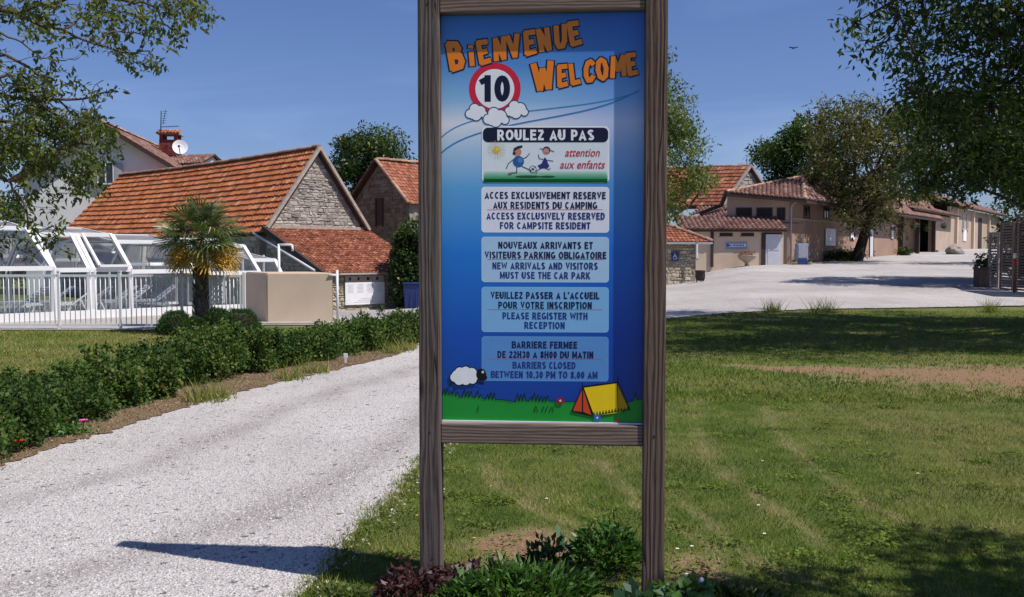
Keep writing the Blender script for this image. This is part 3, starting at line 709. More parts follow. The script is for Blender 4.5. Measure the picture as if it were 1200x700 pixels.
def glyph(ch, s):
    "bold sans capitals: (advance width, centre lines) for a letter one unit tall with stroke s"
    h = s / 2; T = 1 - h; B = h; W = .66; Rr = W - h; m = .5
    bowl = lambda x0, y0, y1, xr: [(x0, y1)] + [(x0 + (xr - x0) * .45, y1)] + arc(xr - (y1 - y0) / 2 * .8, (y0 + y1) / 2, (y1 - y0) / 2 * .8, (y1 - y0) / 2, 80, -80, 7) + [(x0 + (xr - x0) * .45, y0), (x0, y0)]
    G_ = {
     'A': (.72, [[(h * .75, 0), (.36, 1 - h * 1.75), (.72 - h * .75, 0)], [(.17, .26), (.55, .26)]]), 'B': (.68, [[(h, 0), (h, 1)], bowl(h, .52, T, .6), bowl(h, B, .52, .64)]),
     'C': (.7, [arc(.36, .5, .36 - h, m - h, 48, 312, 14)]), 'D': (.7, [[(h, 0), (h, 1)], [(h, T), (.3, T)] + arc(.3, .5, .4 - h, m - h, 85, -85, 10) + [(.3, B), (h, B)]]),
     'E': (.6, [[(h, 0), (h, 1)], [(h, T), (.58, T)], [(h, .52), (.54, .52)], [(h, B), (.6, B)]]), 'F': (.56, [[(h, 0), (h, 1)], [(h, T), (.56, T)], [(h, .5), (.5, .5)]]),
     'G': (.74, [arc(.37, .5, .37 - h, m - h, 48, 330, 14), [(.42, .42), (.74, .42)], [(.74 - h, .42), (.74 - h, .1)]]), 'H': (.68, [[(h, 0), (h, 1)], [(.68 - h, 0), (.68 - h, 1)], [(h, .52), (.68 - h, .52)]]),
     'I': (s, [[(h, 0), (h, 1)]]), 'K': (.7, [[(h, 0), (h, 1)], [(h, .32), (.6, 1)], [(.26, .56), (.62, 0)]]), 'L': (.58, [[(h, 1), (h, 0)], [(h, B), (.58, B)]]),
     'M': (.82, [[(h, 0), (h, 1)], [(.82 - h, 0), (.82 - h, 1)], [(h, 1 - h * .2), (.41, .22), (.82 - h, 1 - h * .2)]]), 'N': (.68, [[(h, 0), (h, 1)], [(.68 - h, 0), (.68 - h, 1)], [(h, 1 - h * .3), (.68 - h, h * .3)]]),
     'O': (.76, [arc(.38, .5, .38 - h, m - h, 0, 360, 22)]), 'P': (.64, [[(h, 0), (h, 1)], bowl(h, .42, T, .64 - h)]), 'R': (.7, [[(h, 0), (h, 1)], bowl(h, .45, T, .64 - h), [(.34, .45), (.62, 0)]]),
     'S': (.64, [arc(.32, .735, .32 - h, .265 - h, 28, 262, 9) + arc(.32, .265, .32 - h, .265 - h, 82, -152, 9)]), 'T': (.62, [[(.31, 0), (.31, 1)], [(0, T), (.62, T)]]),
     'U': (.68, [[(h, 1), (h, .34)] + arc(.34, .34, .34 - h, .34 - h, 180, 360, 9) + [(.68 - h, 1)]]), 'V': (.68, [[(h * .75, 1), (.34, h * 1.75), (.68 - h * .75, 1)]]),
     'W': (.96, [[(h * .7, 1), (.26, h * 1.75), (.48, .78), (.70, h * 1.75), (.96 - h * .7, 1)]]), 'X': (.68, [[(.08, 0), (.6, 1)], [(.08, 1), (.6, 0)]]), 'Y': (.68, [[(.08, 1), (.34, .45), (.6, 1)], [(.34, .5), (.34, 0)]]),
     'Z': (.62, [[(.04, T), (.54, T)], [(.52, T - h * .4), (.1, B + h * .4)], [(.04, B), (.6, B)]]), "'": (s, [[(h, 1), (h, .7)]]), '.': (s, [[(h, 0), (h, s)]]),
     '0': (.58, [arc(.29, .5, .29 - h, m - h, 0, 360, 20)]), '1': (.42, [[(.3, 0), (.3, 1)], [(.3, T - .02), (.02, .72)]]), '2': (.58, [arc(.29, .7, .29 - h, .3 - h, 165, -40, 9) + [(h, B + .04)], [(0, B), (.58, B)]]),
     '3': (.58, [arc(.28, .735, .27 - h, .265 - h, 155, -80, 9), arc(.28, .28, .3 - h, .28 - h, 80, -155, 9)]), '8': (.58, [arc(.29, .74, .26 - h, .26 - h, 0, 360, 16), arc(.29, .27, .29 - h, .27 - h, 0, 360, 16)]),
     ' ': (.3, [])}
    return G_[ch]
def caps(name, txt, x0, x1, yt, yb, c, lay, s_=.2):
    "a line of bold capitals between x0..x1 (photo pixels on the board)"
    gap = .13; tot = 0
    for ch in txt: tot += glyph(ch, s_)[0] + gap
    tot -= gap; kx = (x1 - x0) / tot; H_ = yb - yt; a = Art(lay); cur = 0; off = .0
    for ch in txt:
        adv, lines = glyph(ch, s_)
        for ln in lines:
            closed = math.hypot(ln[0][0] - ln[-1][0], ln[0][1] - ln[-1][1]) < 1e-6
            pts = [(x0 + (cur + u) * kx, yb - v * H_) for u, v in ln]; n_ = len(pts); L_ = []; R_ = []
            hw_x = s_ * kx / 2 * 1.02; hw_y = s_ * H_ / 2 * .92
            for i, (px, py) in enumerate(pts):
                def nrm_(p, q):
                    dx, dy = q[0] - p[0], q[1] - p[1]; d = math.hypot(dx, dy) or 1e-9; return -dy / d, dx / d
                if closed and i in (0, n_ - 1): n1 = nrm_(pts[-2], pts[-1]); n2 = nrm_(pts[0], pts[1])
                else: n1 = nrm_(pts[max(0, i - 1)], pts[max(1, i)]) if i else nrm_(pts[0], pts[1]); n2 = nrm_(pts[i], pts[i + 1]) if i < n_ - 1 else n1
                mx, my = n1[0] + n2[0], n1[1] + n2[1]; d = math.hypot(mx, my) or 1e-9; mx /= d; my /= d; k = 1 / max(.55, mx * n2[0] + my * n2[1])
                L_.append((px + mx * hw_x * k, py + my * hw_y * k)); R_.append((px - mx * hw_x * k, py - my * hw_y * k))
            a.lay += .000012; keep = a.st; a.st = 0
            for i in range(n_ - 1): a.poly([L_[i], L_[i + 1], R_[i + 1], R_[i]], c)
            a.st = keep
        cur += adv + gap
    return a.done(name)
# swooshes
a = Art(.0012)
def curve(pts, n_=24):
    o = []
    m = len(pts) - 1
    for i in range(n_ + 1):
        t = i / n_
        q = [Vector(p) for p in pts]
        while len(q) > 1: q = [q[k].lerp(q[k + 1], t) for k in range(len(q) - 1)]
        o.append((q[0].x, q[0].y))
    return o
a.stroke(curve([(518, 159), (540, 138), (580, 128), (660, 128), (712, 120), (748, 107)]), 1.4, (60, 140, 200))
a.stroke(curve([(518, 177), (545, 152), (600, 140), (680, 136), (715, 124), (750, 105)]), 1.6, (50, 130, 195))
a.done('swoosh_print', 'thin blue curved lines crossing the printed sky')
# title words
FUN = {
 'B': [[(.05, 1), (.1, 0)], [(.05, 1), (.6, .93), (.72, .75), (.6, .58), (.1, .5)], [(.1, .5), (.75, .45), (.85, .22), (.7, .04), (.1, 0)]],
 'i': [[(.3, .58), (.38, 0)], [(.24, .86), (.27, .9)]],
 'E': [[(.1, 1), (.15, 0)], [(.1, 1), (.85, .97)], [(.1, .5), (.7, .52)], [(.15, 0), (.9, .04)]],
 'N': [[(.1, 0), (.08, 1)], [(.08, 1), (.8, 0)], [(.8, 0), (.85, 1)]],
 'V': [[(.02, 1), (.42, 0)], [(.42, 0), (.9, 1)]],
 'U': [[(.1, 1), (.12, .25), (.3, .02), (.65, .02), (.82, .25), (.85, 1)]],
 'W': [[(.0, 1), (.22, 0)], [(.22, 0), (.5, .75)], [(.5, .75), (.74, 0)], [(.74, 0), (1.02, 1)]],
 'L': [[(.12, 1), (.14, .02)], [(.14, .02), (.85, .05)]],
 'C': [[(.85, .85), (.6, 1), (.3, .95), (.1, .65), (.12, .3), (.35, .03), (.65, .03), (.88, .2)]],
 'O': [[(.5, 1), (.2, .88), (.06, .5), (.2, .12), (.5, 0), (.8, .12), (.94, .5), (.8, .88), (.5, 1)]],
 'M': [[(.05, 0), (.12, 1)], [(.12, 1), (.5, .3)], [(.5, .3), (.88, 1)], [(.88, 1), (.97, 0)]],
}
def fun_word(word, x, y, wl, h, rot, slope, name, big=1.25, wmul=None):
    "x,y = lower left on the board; slope = pixels risen per pixel"
    cx = x
    lay0 = None
    for pas, (c, ex) in enumerate((((20, 18, 40), 3.4), ((240, 132, 28), 0))):
        a = Art(.002); cx = x
        if lay0: a.lay = lay0 + .00008
        for i, ch in enumerate(word):
            hh = h * (big if i == 0 else 1) * (1 - .0 * i); wv = wl * (big if i == 0 else 1) * (.55 if ch == 'i' else 1.35 if ch in 'WM' else 1)
            an = rot + (.06 if i % 2 else -.05); sw = max(3.4, hh * .255)
            for st in FUN[ch]:
                pts = []
                for (u, v) in st:
                    X = u * wv; Y = v * hh; X += Y * an
                    pts.append((cx + X, y - Y - (cx + X - x) * slope))
                a.stroke(pts, sw + ex, c)
                if len(st) > 2:
                    for p in pts[1:-1]: a.disc(p[0], p[1], (sw + ex) / 2, c, n=10)
            cx += wv + sw * .85
        lay0 = a.lay; a.done(name if pas else name + '_outline')
    return cx
fun_word('BiENVENUE', 530, 80, 12.6, 24, -.10, .20, 'title_bienvenue', 1.22)
fun_word('WELCOME', 630, 104, 10.9, 22, -.06, .165, 'title_welcome', 1.32)
# speed sign
a = Art(.0015)
a.disc(581, 103, 30.5, (216, 34, 60), n=44); a.disc(581, 103, 23, (245, 245, 250), n=44); a.done('speed_limit_print', 'red ringed white disc')
caps('number_ten', '10', 563, 599, 87, 118, (18, 20, 50), .0022, .23)
a = Art(.003)
def cloud(cx, cy, s_):
    for c, e in (((24, 70, 120), 1.3), ((246, 247, 252), 0)):
        for dx, dy, r in ((-8, 2, 5), (-2, -4, 6), (5, -1, 6.5), (10, 3, 4), (0, 4, 6), (-5, 4, 4)):
            a.disc(cx + dx * s_, cy + dy * s_, r * s_ + e, c, n=18)
cloud(559, 130, .95); cloud(606, 127, 1.0); cloud(582, 136, 1.1)
a.done('cloud_print', 'three small white clouds under the speed disc')
# slow-down panel
a = Art(.0035)
a.rrect(565.5, 146, 716, 212.5, 6, (246, 248, 250)); a.done('panel_border')
a = Art(.0042); a.rrect(567.5, 163, 714, 211, 4, (232, 238, 244))
for k in range(9): a.rrect(567.5, 199 + k * 1.25, 714, 211, 3.2, tuple(int(p * (1 - k / 8) + q * (k / 8)) for p, q in zip((190, 225, 210), (22, 132, 72))))
a.done('panel_field')
a = Art(.0062); a.rrect(567, 148, 714.5, 165, 6, (20, 20, 50)); a.done('heading_bar')
caps('heading_text', 'ROULEZ AU PAS', 584, 698, 150.3, 162.8, (246, 247, 252), .0072, .225)
board_text('caution_text', 'attention', 664, 705, 171.5, 181.5, (206, 36, 58), .0068, .012, .28)
board_text('caution_text', 'aux enfants', 658, 711, 185.5, 195.5, (206, 36, 58), .0068, .012, .28)
a = Art(.0064)
for k in range(18):
    an = 6.283 * k / 18; a.stroke([(583 + 5 * math.cos(an), 174 + 5 * math.sin(an)), (583 + 11 * math.cos(an), 174 + 11 * math.sin(an))], .5, (222, 200, 110))
a.disc(583, 174, 4.2, (226, 190, 50)); a.disc(584, 173, 2, (240, 215, 90)); a.done('sun_drawing')
a = Art(.0064)
K = (30, 30, 60); a.disc(620, 205, 15, (24, 90, 52), 1.4)
a.stroke([(603, 185), (597, 190), (594.5, 196)], .9, K); a.stroke([(615, 184), (619, 182), (622, 178)], .9, K)
a.stroke([(607, 192), (607, 200.5), (600, 201)], .9, K); a.stroke([(613, 193), (624, 198)], .9, K)
a.disc(609, 187.5, 6.6, (44, 96, 160)); a.disc(611, 186, 3, (84, 136, 196)); a.disc(599, 202, 2.4, (150, 100, 60), 1.4)
a.disc(608, 176.5, 4.6, (206, 140, 118)); a.poly([(602.5, 177), (603.5, 172), (608, 169.5), (613.5, 168.5), (613.8, 171), (608, 173)], (60, 34, 44)); a.disc(604, 178, 1.8, (60, 34, 44))
a.done('running_boy_drawing', 'child drawn with cap and round blue body')
a = Art(.0064); a.disc(626, 196.5, 4.4, (30, 30, 50)); a.disc(626, 196.5, 3.7, (214, 216, 224)); a.disc(626, 196.5, 1.4, (30, 30, 50)); a.disc(623.5, 198.5, .9, (30, 30, 50)); a.disc(628.6, 194, .9, (30, 30, 50)); a.done('ball_drawing')
a = Art(.0064)
a.disc(643, 205, 9, (24, 90, 52), 1.2)
a.poly([(639.5, 183), (641, 183), (645.5, 193), (643, 195.5), (634, 195.5), (631.5, 192), (636, 190)], (50, 50, 130)); a.stroke([(638, 185), (633.5, 184), (632.5, 179.5)], .8, K)
a.stroke([(641, 185.5), (650, 187)], .8, K); a.stroke([(637, 195), (631, 198), (629.5, 202)], .8, K); a.stroke([(641, 195.5), (645.5, 197), (646.5, 195)], .8, K)
a.disc(642, 174.5, 4.6, (60, 40, 60)); a.disc(641.6, 175.6, 3.6, (216, 150, 140)); a.stroke([(646, 174), (651, 176)], .9, (90, 60, 70)); a.stroke([(638, 173), (634.5, 172.5)], .9, (90, 60, 70)); a.stroke([(640, 177.6), (643.5, 177.4)], .9, (170, 40, 50))
a.done('running_girl_drawing', 'child drawn in a blue dress')
# text panels, colours lightened in place of flash light
for i, (y0, y1, pcx, tc_, tl, l1, l2, l3, l4) in enumerate([
    (217, 270.5, (236, 238, 250), (26, 24, 70), (46, 48, 120), ('ACCES EXCLUSIVEMENT RESERVE', 569, 712), ('AUX RESIDENTS DU CAMPING', 579, 702), ('ACCESS EXCLUSIVELY RESERVED', 571, 711), ('FOR CAMPSITE RESIDENT', 587, 694)),
    (275.5, 329, (176, 208, 240), (24, 24, 74), (40, 56, 130), ('NOUVEAUX ARRIVANTS ET', 585, 697), ('VISITEURS PARKING OBLIGATOIRE', 569, 713), ('NEW ARRIVALS AND VISITORS', 578, 703), ('MUST USE THE CAR PARK', 587, 694)),
    (334.5, 388, (130, 186, 234), (22, 24, 78), (34, 56, 134), ("VEUILLEZ PASSER A L'ACCUEIL", 576, 705), ('POUR VOTRE INSCRIPTION', 585, 696), ('PLEASE REGISTER WITH', 590, 691), ('RECEPTION', 616, 664)),
    (393, 446, (92, 150, 214), (22, 22, 80), (36, 52, 134), ('BARRIERE FERMEE', 601, 679), ('DE 22H30 A 8H00 DU MATIN', 584, 698), ('BARRIERS CLOSED', 602, 677), ('BETWEEN 10.30 PM TO 8.00 AM', 576, 703))]):
    a = Art(.0015); a.rrect(565, y0, 716, y1, 4, tuple(min(255, q + 14) for q in pcx)); a.rrect(565.7, y0 + .7, 715.3, y1 - .7, 3.6, pcx)
    pn = a.done('text_panel', ['pale lilac text panel', 'light blue text panel', 'mid blue text panel', 'darker blue text panel'][i])
    a = Art(.0022); a.stroke([(572, y0 + 27), (708, y0 + 26.6)], .7, (196, 70, 110)); a.done('red_rule')
    for (tx, xa, xb), dy, c_ in zip((l1, l2, l3, l4), (6.6, 18.2, 30.8, 42.0), (tc_, tc_, tl, tl)):
        caps('lettering', tx, xa, xb, y0 + dy - .8, y0 + dy + 7.6, c_, .0026, .225)
# grass, sheep, tent
a = Art(.0012)
gt = [(518, 463)]; x = 518; r2 = random.Random(3)
edge = []
while x < 757:
    base = 463 + (7 if 600 < x else 7 * (x - 518) / 82.0) + .6 * math.sin(x * .2)
    if 648 < x: base = 470 + (0 if x < 740 else -(x - 740) * .25)
    edge.append((x, base)); spk = (x < 585 or 605 < x < 645 or x > 738) and r2.random() < .75
    if spk: edge.append((x + 2.2, base - r2.uniform(4, 10))); edge.append((x + 3.2, base - 1))
    x += 4
edge.append((756, 466))
pl = edge + [(756, 494.5), (518, 493)]
# triangulated strip
for (xa, ya), (xb, yb) in zip(edge, edge[1:]):
    if xb > xa: a.poly([(xa, ya), (xb, yb), (xb, 494), (xa, 493.6)], (32, 150, 58))
a.done('meadow_print')
a = Art(.0068); a.stroke(edge, .9, (12, 24, 60))
for x in (628, 632, 637, 641, 646, 650, 560, 690, 700, 722, 734): a.stroke([(x, 483), (x + r2.uniform(-3, 3), 476)], .8, (10, 50, 40))
a.done('meadow_outline')['kind'] = 'stuff'
a = Art(.016)
D = (14, 16, 30)
for c, e in ((D, 1.2), ((246, 246, 250), 0)):
    for dx, dy, r in ((-14, 2, 5.5), (-8, -4, 6), (-1, -5, 6), (6, -3, 6.5), (-9, 5, 6), (-1, 5, 6), (7, 4, 5.5), (-3, 0, 8), (-13, -2, 4), (12, 0, 4)):
        a.disc(547 + dx, 440 + dy, r + e, c, n=12)
a.stroke([(531, 447), (526, 452)], 1.3, D); a.stroke([(559, 447), (567, 450)], 1.3, D)
a.disc(564.5, 438.5, 6, D, 7); a.disc(568, 442, 3.6, D); a.disc(566.5, 435.5, 1.5, (226, 226, 234)); a.done('sheep_drawing', 'white fleeced sheep with a black head')
a = Art(.016)
a.poly([(672, 482), (685.5, 452), (698, 488)], D); a.poly([(674, 481), (684.6, 456), (684.6, 482)], (214, 76, 40)); a.poly([(686.2, 456), (696, 486), (686.2, 482)], (214, 76, 40))
a.poly([(684.5, 451.5), (727, 446), (742.5, 479.5), (698, 489)], D); a.poly([(687, 453.5), (726, 448), (727, 483), (699.5, 487)], (252, 212, 30)); a.poly([(727, 449.5), (740, 478), (727.5, 483)], (198, 148, 24))
a.stroke([(685, 454), (685, 448)], 1, D); a.stroke([(727, 448), (727.5, 440)], 1, D)
for k in range(12): a.poly([(697 + k * 3.6, 487.5 - k * .7), (699 + k * 3.6, 481.5 - k * .6), (700.8 + k * 3.6, 487 - k * .7)], (20, 90, 40))
a.done('tent_drawing', 'yellow and orange ridge tent')
a = Art(.020)
for fx, fy, c1 in ((703, 489, (50, 110, 190)), (659, 469, (150, 30, 50))):
    for k in range(7): a.disc(fx + 3.2 * math.cos(k * .9), fy + 3 * math.sin(k * .9), 1.7, c1, n=8)
    a.disc(fx, fy, 1.4, (230, 230, 210), n=8)
    a.done('flower_drawing'); a = Art(.020)
a.poly([(724, 494), (727, 488), (730, 494)], (200, 70, 40)); a.done('toadstool_drawing')

# ================================================================== BUILDING HELPERS
Z = Vector((0, 0, 1))
def tile_roof(name, parent, A, e, s, L, S, pitch, wid, mat, thick=.035, sag=0.0, canal=False, wob=.012, mask=None, kind='stuff'):
    "A = upper left corner, e = unit vector along the ridge, s = unit vector down the slope"
    A = Vector(A); e = Vector(e).normalized(); s = Vector(s).normalized(); nrm = e.cross(s).normalized()
    if nrm.z < 0: nrm = -nrm
    mb = MB(); rows = max(1, round(S / pitch)); pitch = S / rows; cols = max(1, round(L / wid)); wid = L / cols
    for i in range(rows):
        roww = rnd.gauss(0, wob * .5)
        for j in range(cols):
            u0 = j * wid; u1 = u0 + wid * .97; v0 = i * pitch - pitch * .12; v1 = (i + 1) * pitch
            if mask and not mask((u0 + u1) / 2, (v0 + v1) / 2): continue
            sg = lambda u: -sag * math.sin(math.pi * min(1, max(0, u / L)))
            dz = rnd.gauss(0, wob * .25); j1 = rnd.gauss(0, wob)
            def q(u, v, h): return A + e * u + s * (v + (j1 if v > v0 else 0)) + nrm * (h + dz) + Z * sg(u)
            t = min(1, max(0, rnd.gauss(.5, .24)))
            um = (u0 + u1) / 2; hb = thick * .15
            if canal:
                k = 5; top = []; bot = []
                for m in range(k):
                    uu = u0 + (u1 - u0) * m / (k - 1); hh = thick + wid * .36 * math.sin(math.pi * m / (k - 1))
                    top.append(q(uu, v0, hh - .025)); bot.append(q(uu, v1, hh))
                for m in range(k - 1): mb.face([top[m], top[m + 1], bot[m + 1], bot[m]], 0, t, True)
                mb.face(bot + [q(u1, v1, 0), q(u0, v1, 0)], 0, t * .6)
            else:
                ur = u0 + wid * .72
                top = [q(u0, v0, hb), q(u0 + wid * .35, v0, hb - .008), q(ur, v0, hb), q((ur + u1) / 2, v0, hb + .022), q(u1, v0, hb)]
                bot = [q(u0, v1, thick), q(u0 + wid * .35, v1, thick - .010), q(ur, v1, thick), q((ur + u1) / 2, v1, thick + .028), q(u1, v1, thick)]
                for m in range(4): mb.face([top[m], top[m + 1], bot[m + 1], bot[m]], 0, t)
                mb.face(bot + [q(u1, v1, -.01), q(u0, v1, -.01)], 0, t)
                mb.face([top[4], bot[4], q(u1, v1, 0), q(u1, v0, 0)], 0, t)
    return mb.build(name, mat, parent, kind=kind)
def slab(name, parent, pts, th, mat, nrm=None):
    "flat slab, pts the upper outline, th the thickness downward along the normal"
    pts = [Vector(p) for p in pts]; nr = (pts[1] - pts[0]).cross(pts[2] - pts[0]).normalized() if nrm is None else Vector(nrm)
    if nrm is None and nr.z < 0: nr = -nr
    mb = MB(); mb.prism(pts, -nr * th); return mb.build(name, mat, parent)
def stones(name, parent, O, e, poly, mat, sw=.26, sh=.13, nrm=None, proud=.03, holes=(), kind='stuff'):
    "rubble facing on a vertical wall: O origin, e unit vector along it, poly = outline in (u, z)"
    O = Vector(O); e = Vector(e).normalized()
    if nrm is None: nrm = Vector((e.y, -e.x, 0))
    mb = MB(); us = [p[0] for p in poly]; zs = [p[1] for p in poly]
    z = min(zs)
    while z < max(zs):
        h = sh * rnd.uniform(.6, 1.45); u = min(us) - rnd.random() * sw
        while u < max(us):
            w_ = sw * rnd.uniform(.45, 1.7); cu, cz = u + w_ / 2, z + h / 2
            okk = inside(poly, cu, cz) and inside(poly, u + .02, cz) and inside(poly, u + w_ - .02, cz) and inside(poly, cu, z + h * .9)
            for (a0, a1, b0, b1) in holes:
                if a0 - w_ / 2 < cu < a1 + w_ / 2 and b0 - h / 2 < cz < b1 + h / 2: okk = False
            if okk:
                g = .010; d = proud * rnd.uniform(.3, 1.3); jj = lambda: rnd.gauss(0, .02)
                b = [(u + g, z + g), (u + w_ - g, z + g + jj()), (u + w_ - g, z + h - g), (u + g, z + h - g + jj())]
                ins = .03 * min(w_, .3) / .3 + .008
                f = [(b[0][0] + ins + jj(), b[0][1] + ins * .6), (b[1][0] - ins, b[1][1] + ins * .6 + jj()), (b[2][0] - ins + jj(), b[2][1] - ins * .6), (b[3][0] + ins, b[3][1] - ins * .6 + jj())]
                B = [O + e * p + Z * q for p, q in b]; Fp = [O + e * p + Z * q + nrm * (d * rnd.uniform(.7, 1.2)) for p, q in f]
                t = min(1, max(0, rnd.gauss(.5, .25))); mb.face(Fp, 0, t)
                for k in range(4): mb.face([B[k], B[(k + 1) % 4], Fp[(k + 1) % 4], Fp[k]], 0, t)
            u += w_
        z += h
    return mb.build(name, mat, parent, kind=kind)
def wall_slab(name, parent, O, e, poly, th, mat, nrm):
    "vertical wall slab with outline poly in (u,z), its outer face through O, thickness inwards"
    mb = MB(); mb.prism([Vector(O) + Vector(e) * u + Z * z for u, z in poly], -Vector(nrm) * th); return mb.build(name, mat, parent)
def ridge_row(name, parent, a, b, mat, r=.12, step=.36, kind='stuff', sag=0):
    a = Vector(a); b = Vector(b); n_ = max(1, int((b - a).length / step)); mb = MB(); d = (b - a).normalized()
    sdv = d.cross(Z).normalized(); up = sdv.cross(d).normalized()
    for k in range(n_):
        p = a.lerp(b, k / n_) - Z * sag * math.sin(math.pi * k / n_); q = a.lerp(b, (k + 1.04) / n_) - Z * sag * math.sin(math.pi * (k + 1) / n_); dz_ = rnd.gauss(0, .008); t = rnd.random()
        rr = []
        for m in range(6):
            an = math.pi * m / 5; rr.append((math.cos(an), math.sin(an)))
        P0 = [p + sdv * (c * r * .9) + up * (s_ * r * .8 + dz_) for c, s_ in rr]; P1 = [q + sdv * (c * r) + up * (s_ * r * .9 + dz_ + .01) for c, s_ in rr]
        for m in range(5): mb.face([P0[m], P0[m + 1], P1[m + 1], P1[m]], 0, t, True)
        mb.face(P1, 0, t); mb.face(P0[::-1], 0, t)
    return mb.build(name, mat, parent, kind=kind)

# ================================================================== BARN with lean-to (left)
U = Vector((math.cos(R(45)), math.sin(R(45)), 0)); V_ = Vector((-U.y, U.x, 0)); FR = -V_    # FR: outward of the gable
K = Vector((-9.9, 39.6, 0)); GW = 4.9; EV = 2.72; RZ = 6.02; LN = 22.0
barn = thing('stone_barn', 'stone barn with big orange tiled roof, grey rubble gable and low tiled lean-to', 'barn', (K.x, K.y, -.65))
mid = K + U * GW / 2
wall_slab('gable_wall', barn, K, U, [(0, -1.2), (GW, -1.2), (GW, EV), (GW / 2, RZ - .12), (0, EV)], .5, M['mortar'], FR)
stones('stone', barn, K, U, [(.04, EV - .05), (GW - .04, EV - .05), (GW / 2, RZ - .25)], M['stone'], .25, .12, FR, .035)
# long front wall
LU = V_; LN_out = -U
wall_slab('front_wall', barn, K, LU, [(0, -1.2), (LN, -1.2), (LN, EV), (0, EV)], .5, M['mortar'], LN_out)
stones('stone', barn, K, LU, [(0.5, -.7), (LN, -.7), (LN, EV), (0.5, EV)], M['stone'], .34, .19, LN_out, .04)
# roof: front slope and back slope
run = GW / 2; rise = RZ - EV; hyp = math.hypot(run, rise); ov = .32
sf = (-U * run - Z * rise).normalized(); sb = (U * run - Z * rise).normalized()
top0 = mid + Z * (RZ + .05) + FR * .16
for nm, sdir in (('roof', sf), ('roof', sb)):
    o = tile_roof(nm, barn, top0, V_, sdir, LN + .3, hyp + ov, .31, .24, M['tile_orange'], .075, .12)
    slab('roof_boards', barn, [top0 - Z * .16, top0 + V_ * (LN + .3) - Z * .16, top0 + V_ * (LN + .3) + sdir * (hyp + ov - .05) - Z * .16, top0 + sdir * (hyp + ov - .05) - Z * .16], .05, M['brown_wood'])
ridge_row('ridge_cap', barn, top0 + Z * .03, top0 + V_ * (LN + .3) + Z * .03, M['ridge'], .13, .38, sag=.12)
for sdir in (sf, sb):
    mb = MB(); mb.bar(top0 + Z * .02 + FR * .05, top0 + sdir * (hyp + .12) + FR * .05 + Z * .02, .16, .12); mb.build('verge', M['verge'], barn)
mb = MB(); mb.box(K + U * GW / 2 + FR * .05 + Z * (EV + .02), (GW - .1, .14, .12), (U, FR, Z)); mb.build('flashing', M['verge'], barn)
# lean-to roof
LP = 4.05; lz = .96; s_l = (FR * LP - Z * (EV - lz - .04)).normalized(); SL = math.hypot(LP, EV - lz - .04)
lt0 = K + Z * (EV - .02) - U * .05
tile_roof('lean_to_roof', barn, lt0, U, s_l, GW + .2, SL + .12, .21, .17, M['tile_brown'], .045, .02, wob=.02)
slab('lean_to_boards', barn, [lt0 - Z * .08, lt0 + U * (GW + .2) - Z * .08, lt0 + U * (GW + .2) + s_l * SL - Z * .08, lt0 + s_l * SL - Z * .08], .06, M['brown_wood'])
mb = MB(); mb.bar(lt0 - U * .08 + Z * -.02, lt0 + s_l * (SL + .15) - U * .08 + Z * -.02, .14, .2); mb.build('bargeboard', M['brown_wood'], barn)
mb = MB(); q0 = lt0 + s_l * (SL + .1) - Z * .06; mb.bar(q0 - U * .0, q0 + U * (GW + .2), .1, .07); mb.build('gutter', M['verge'], barn)
C1 = K + FR * (LP - .12)
wall_slab('lean_to_wall', barn, C1, U, [(0, -1.3), (GW, -1.3), (GW, lz), (0, lz)], .4, M['mortar'], FR)
stones('stone', barn, C1, U, [(0, -.9), (3.6, -.9), (3.6, lz - .06), (0, lz - .06)], M['stone_warm'], .24, .10, FR, .045)
wall_slab('side_wall', barn, C1, V_, [(0.01, -1.3), (LP - .12, -1.3), (LP - .12, EV - .15), (0.01, lz - .05)], .35, M['mortar'], -U)
stones('stone', barn, C1, V_, [(.1, -.9), (LP - .15, -.9), (LP - .15, EV - .25), (.1, lz - .12)], M['stone'], .28, .14, -U, .03)
mb = MB(); a_ = C1 + V_ * 4.55 - U * .24 + Z * 2.50; b_ = C1 + V_ * .12 - U * .24 + Z * 1.0
mb.tube([a_, b_], .055, 8); mb.build('drain_pipe', M['white_door'], barn)
# notice board on the lean-to wall
nb = thing('notice_board', 'white notice board with faint columns of print on the stone wall of the lean-to', 'notice board', tuple(C1 + U * 1.4 + FR * .1))
def onwall(u, z, d=.08): return C1 + U * u + FR * d + Z * z
u0 = 0.98; u1 = 2.86; z0, z1 = -.32, .54
mb = MB(); mb.rbox(onwall((u0 + u1) / 2, (z0 + z1) / 2, .07), (u1 - u0, .04, z1 - z0), .006, (U, FR, Z)); mb.build('panel', M['white_matt'], nb)
mb = MB(); mb.rbox(onwall((u0 + u1) / 2, z1 + .14, .07), (u1 - u0 - .02, .035, .26), .006, (U, FR, Z)); mb.build('header_strip', M['verge'], nb)
for k, uu in enumerate((1.2, 1.6, 2.05, 2.5)):
    mb = MB(); mb.box(onwall(uu, z1 + .14, .092), (.09 + .03 * (k == 2), .008, .12), (U, FR, Z)); mb.build('pictogram', M['ink'], nb)
for k in range(4):
    mb = MB()
    for r2_ in range(7): mb.box(onwall(1.22 + k * .46, z1 - .08 - r2_ * .05, .0925), (.32 - .05 * ((r2_ * 7 + k) % 3), .004, .02), (U, FR, Z))
    mb.build('print_block', M['grey_print'], nb)
mb = MB()
for r2_ in range(3): mb.box(onwall(1.85 + .1 * r2_, z0 + .1 + r2_ * .07, .0925), (.9 - .1 * r2_, .004, .02), (U, FR, Z))
mb.build('print_block', M['grey_print'], nb)

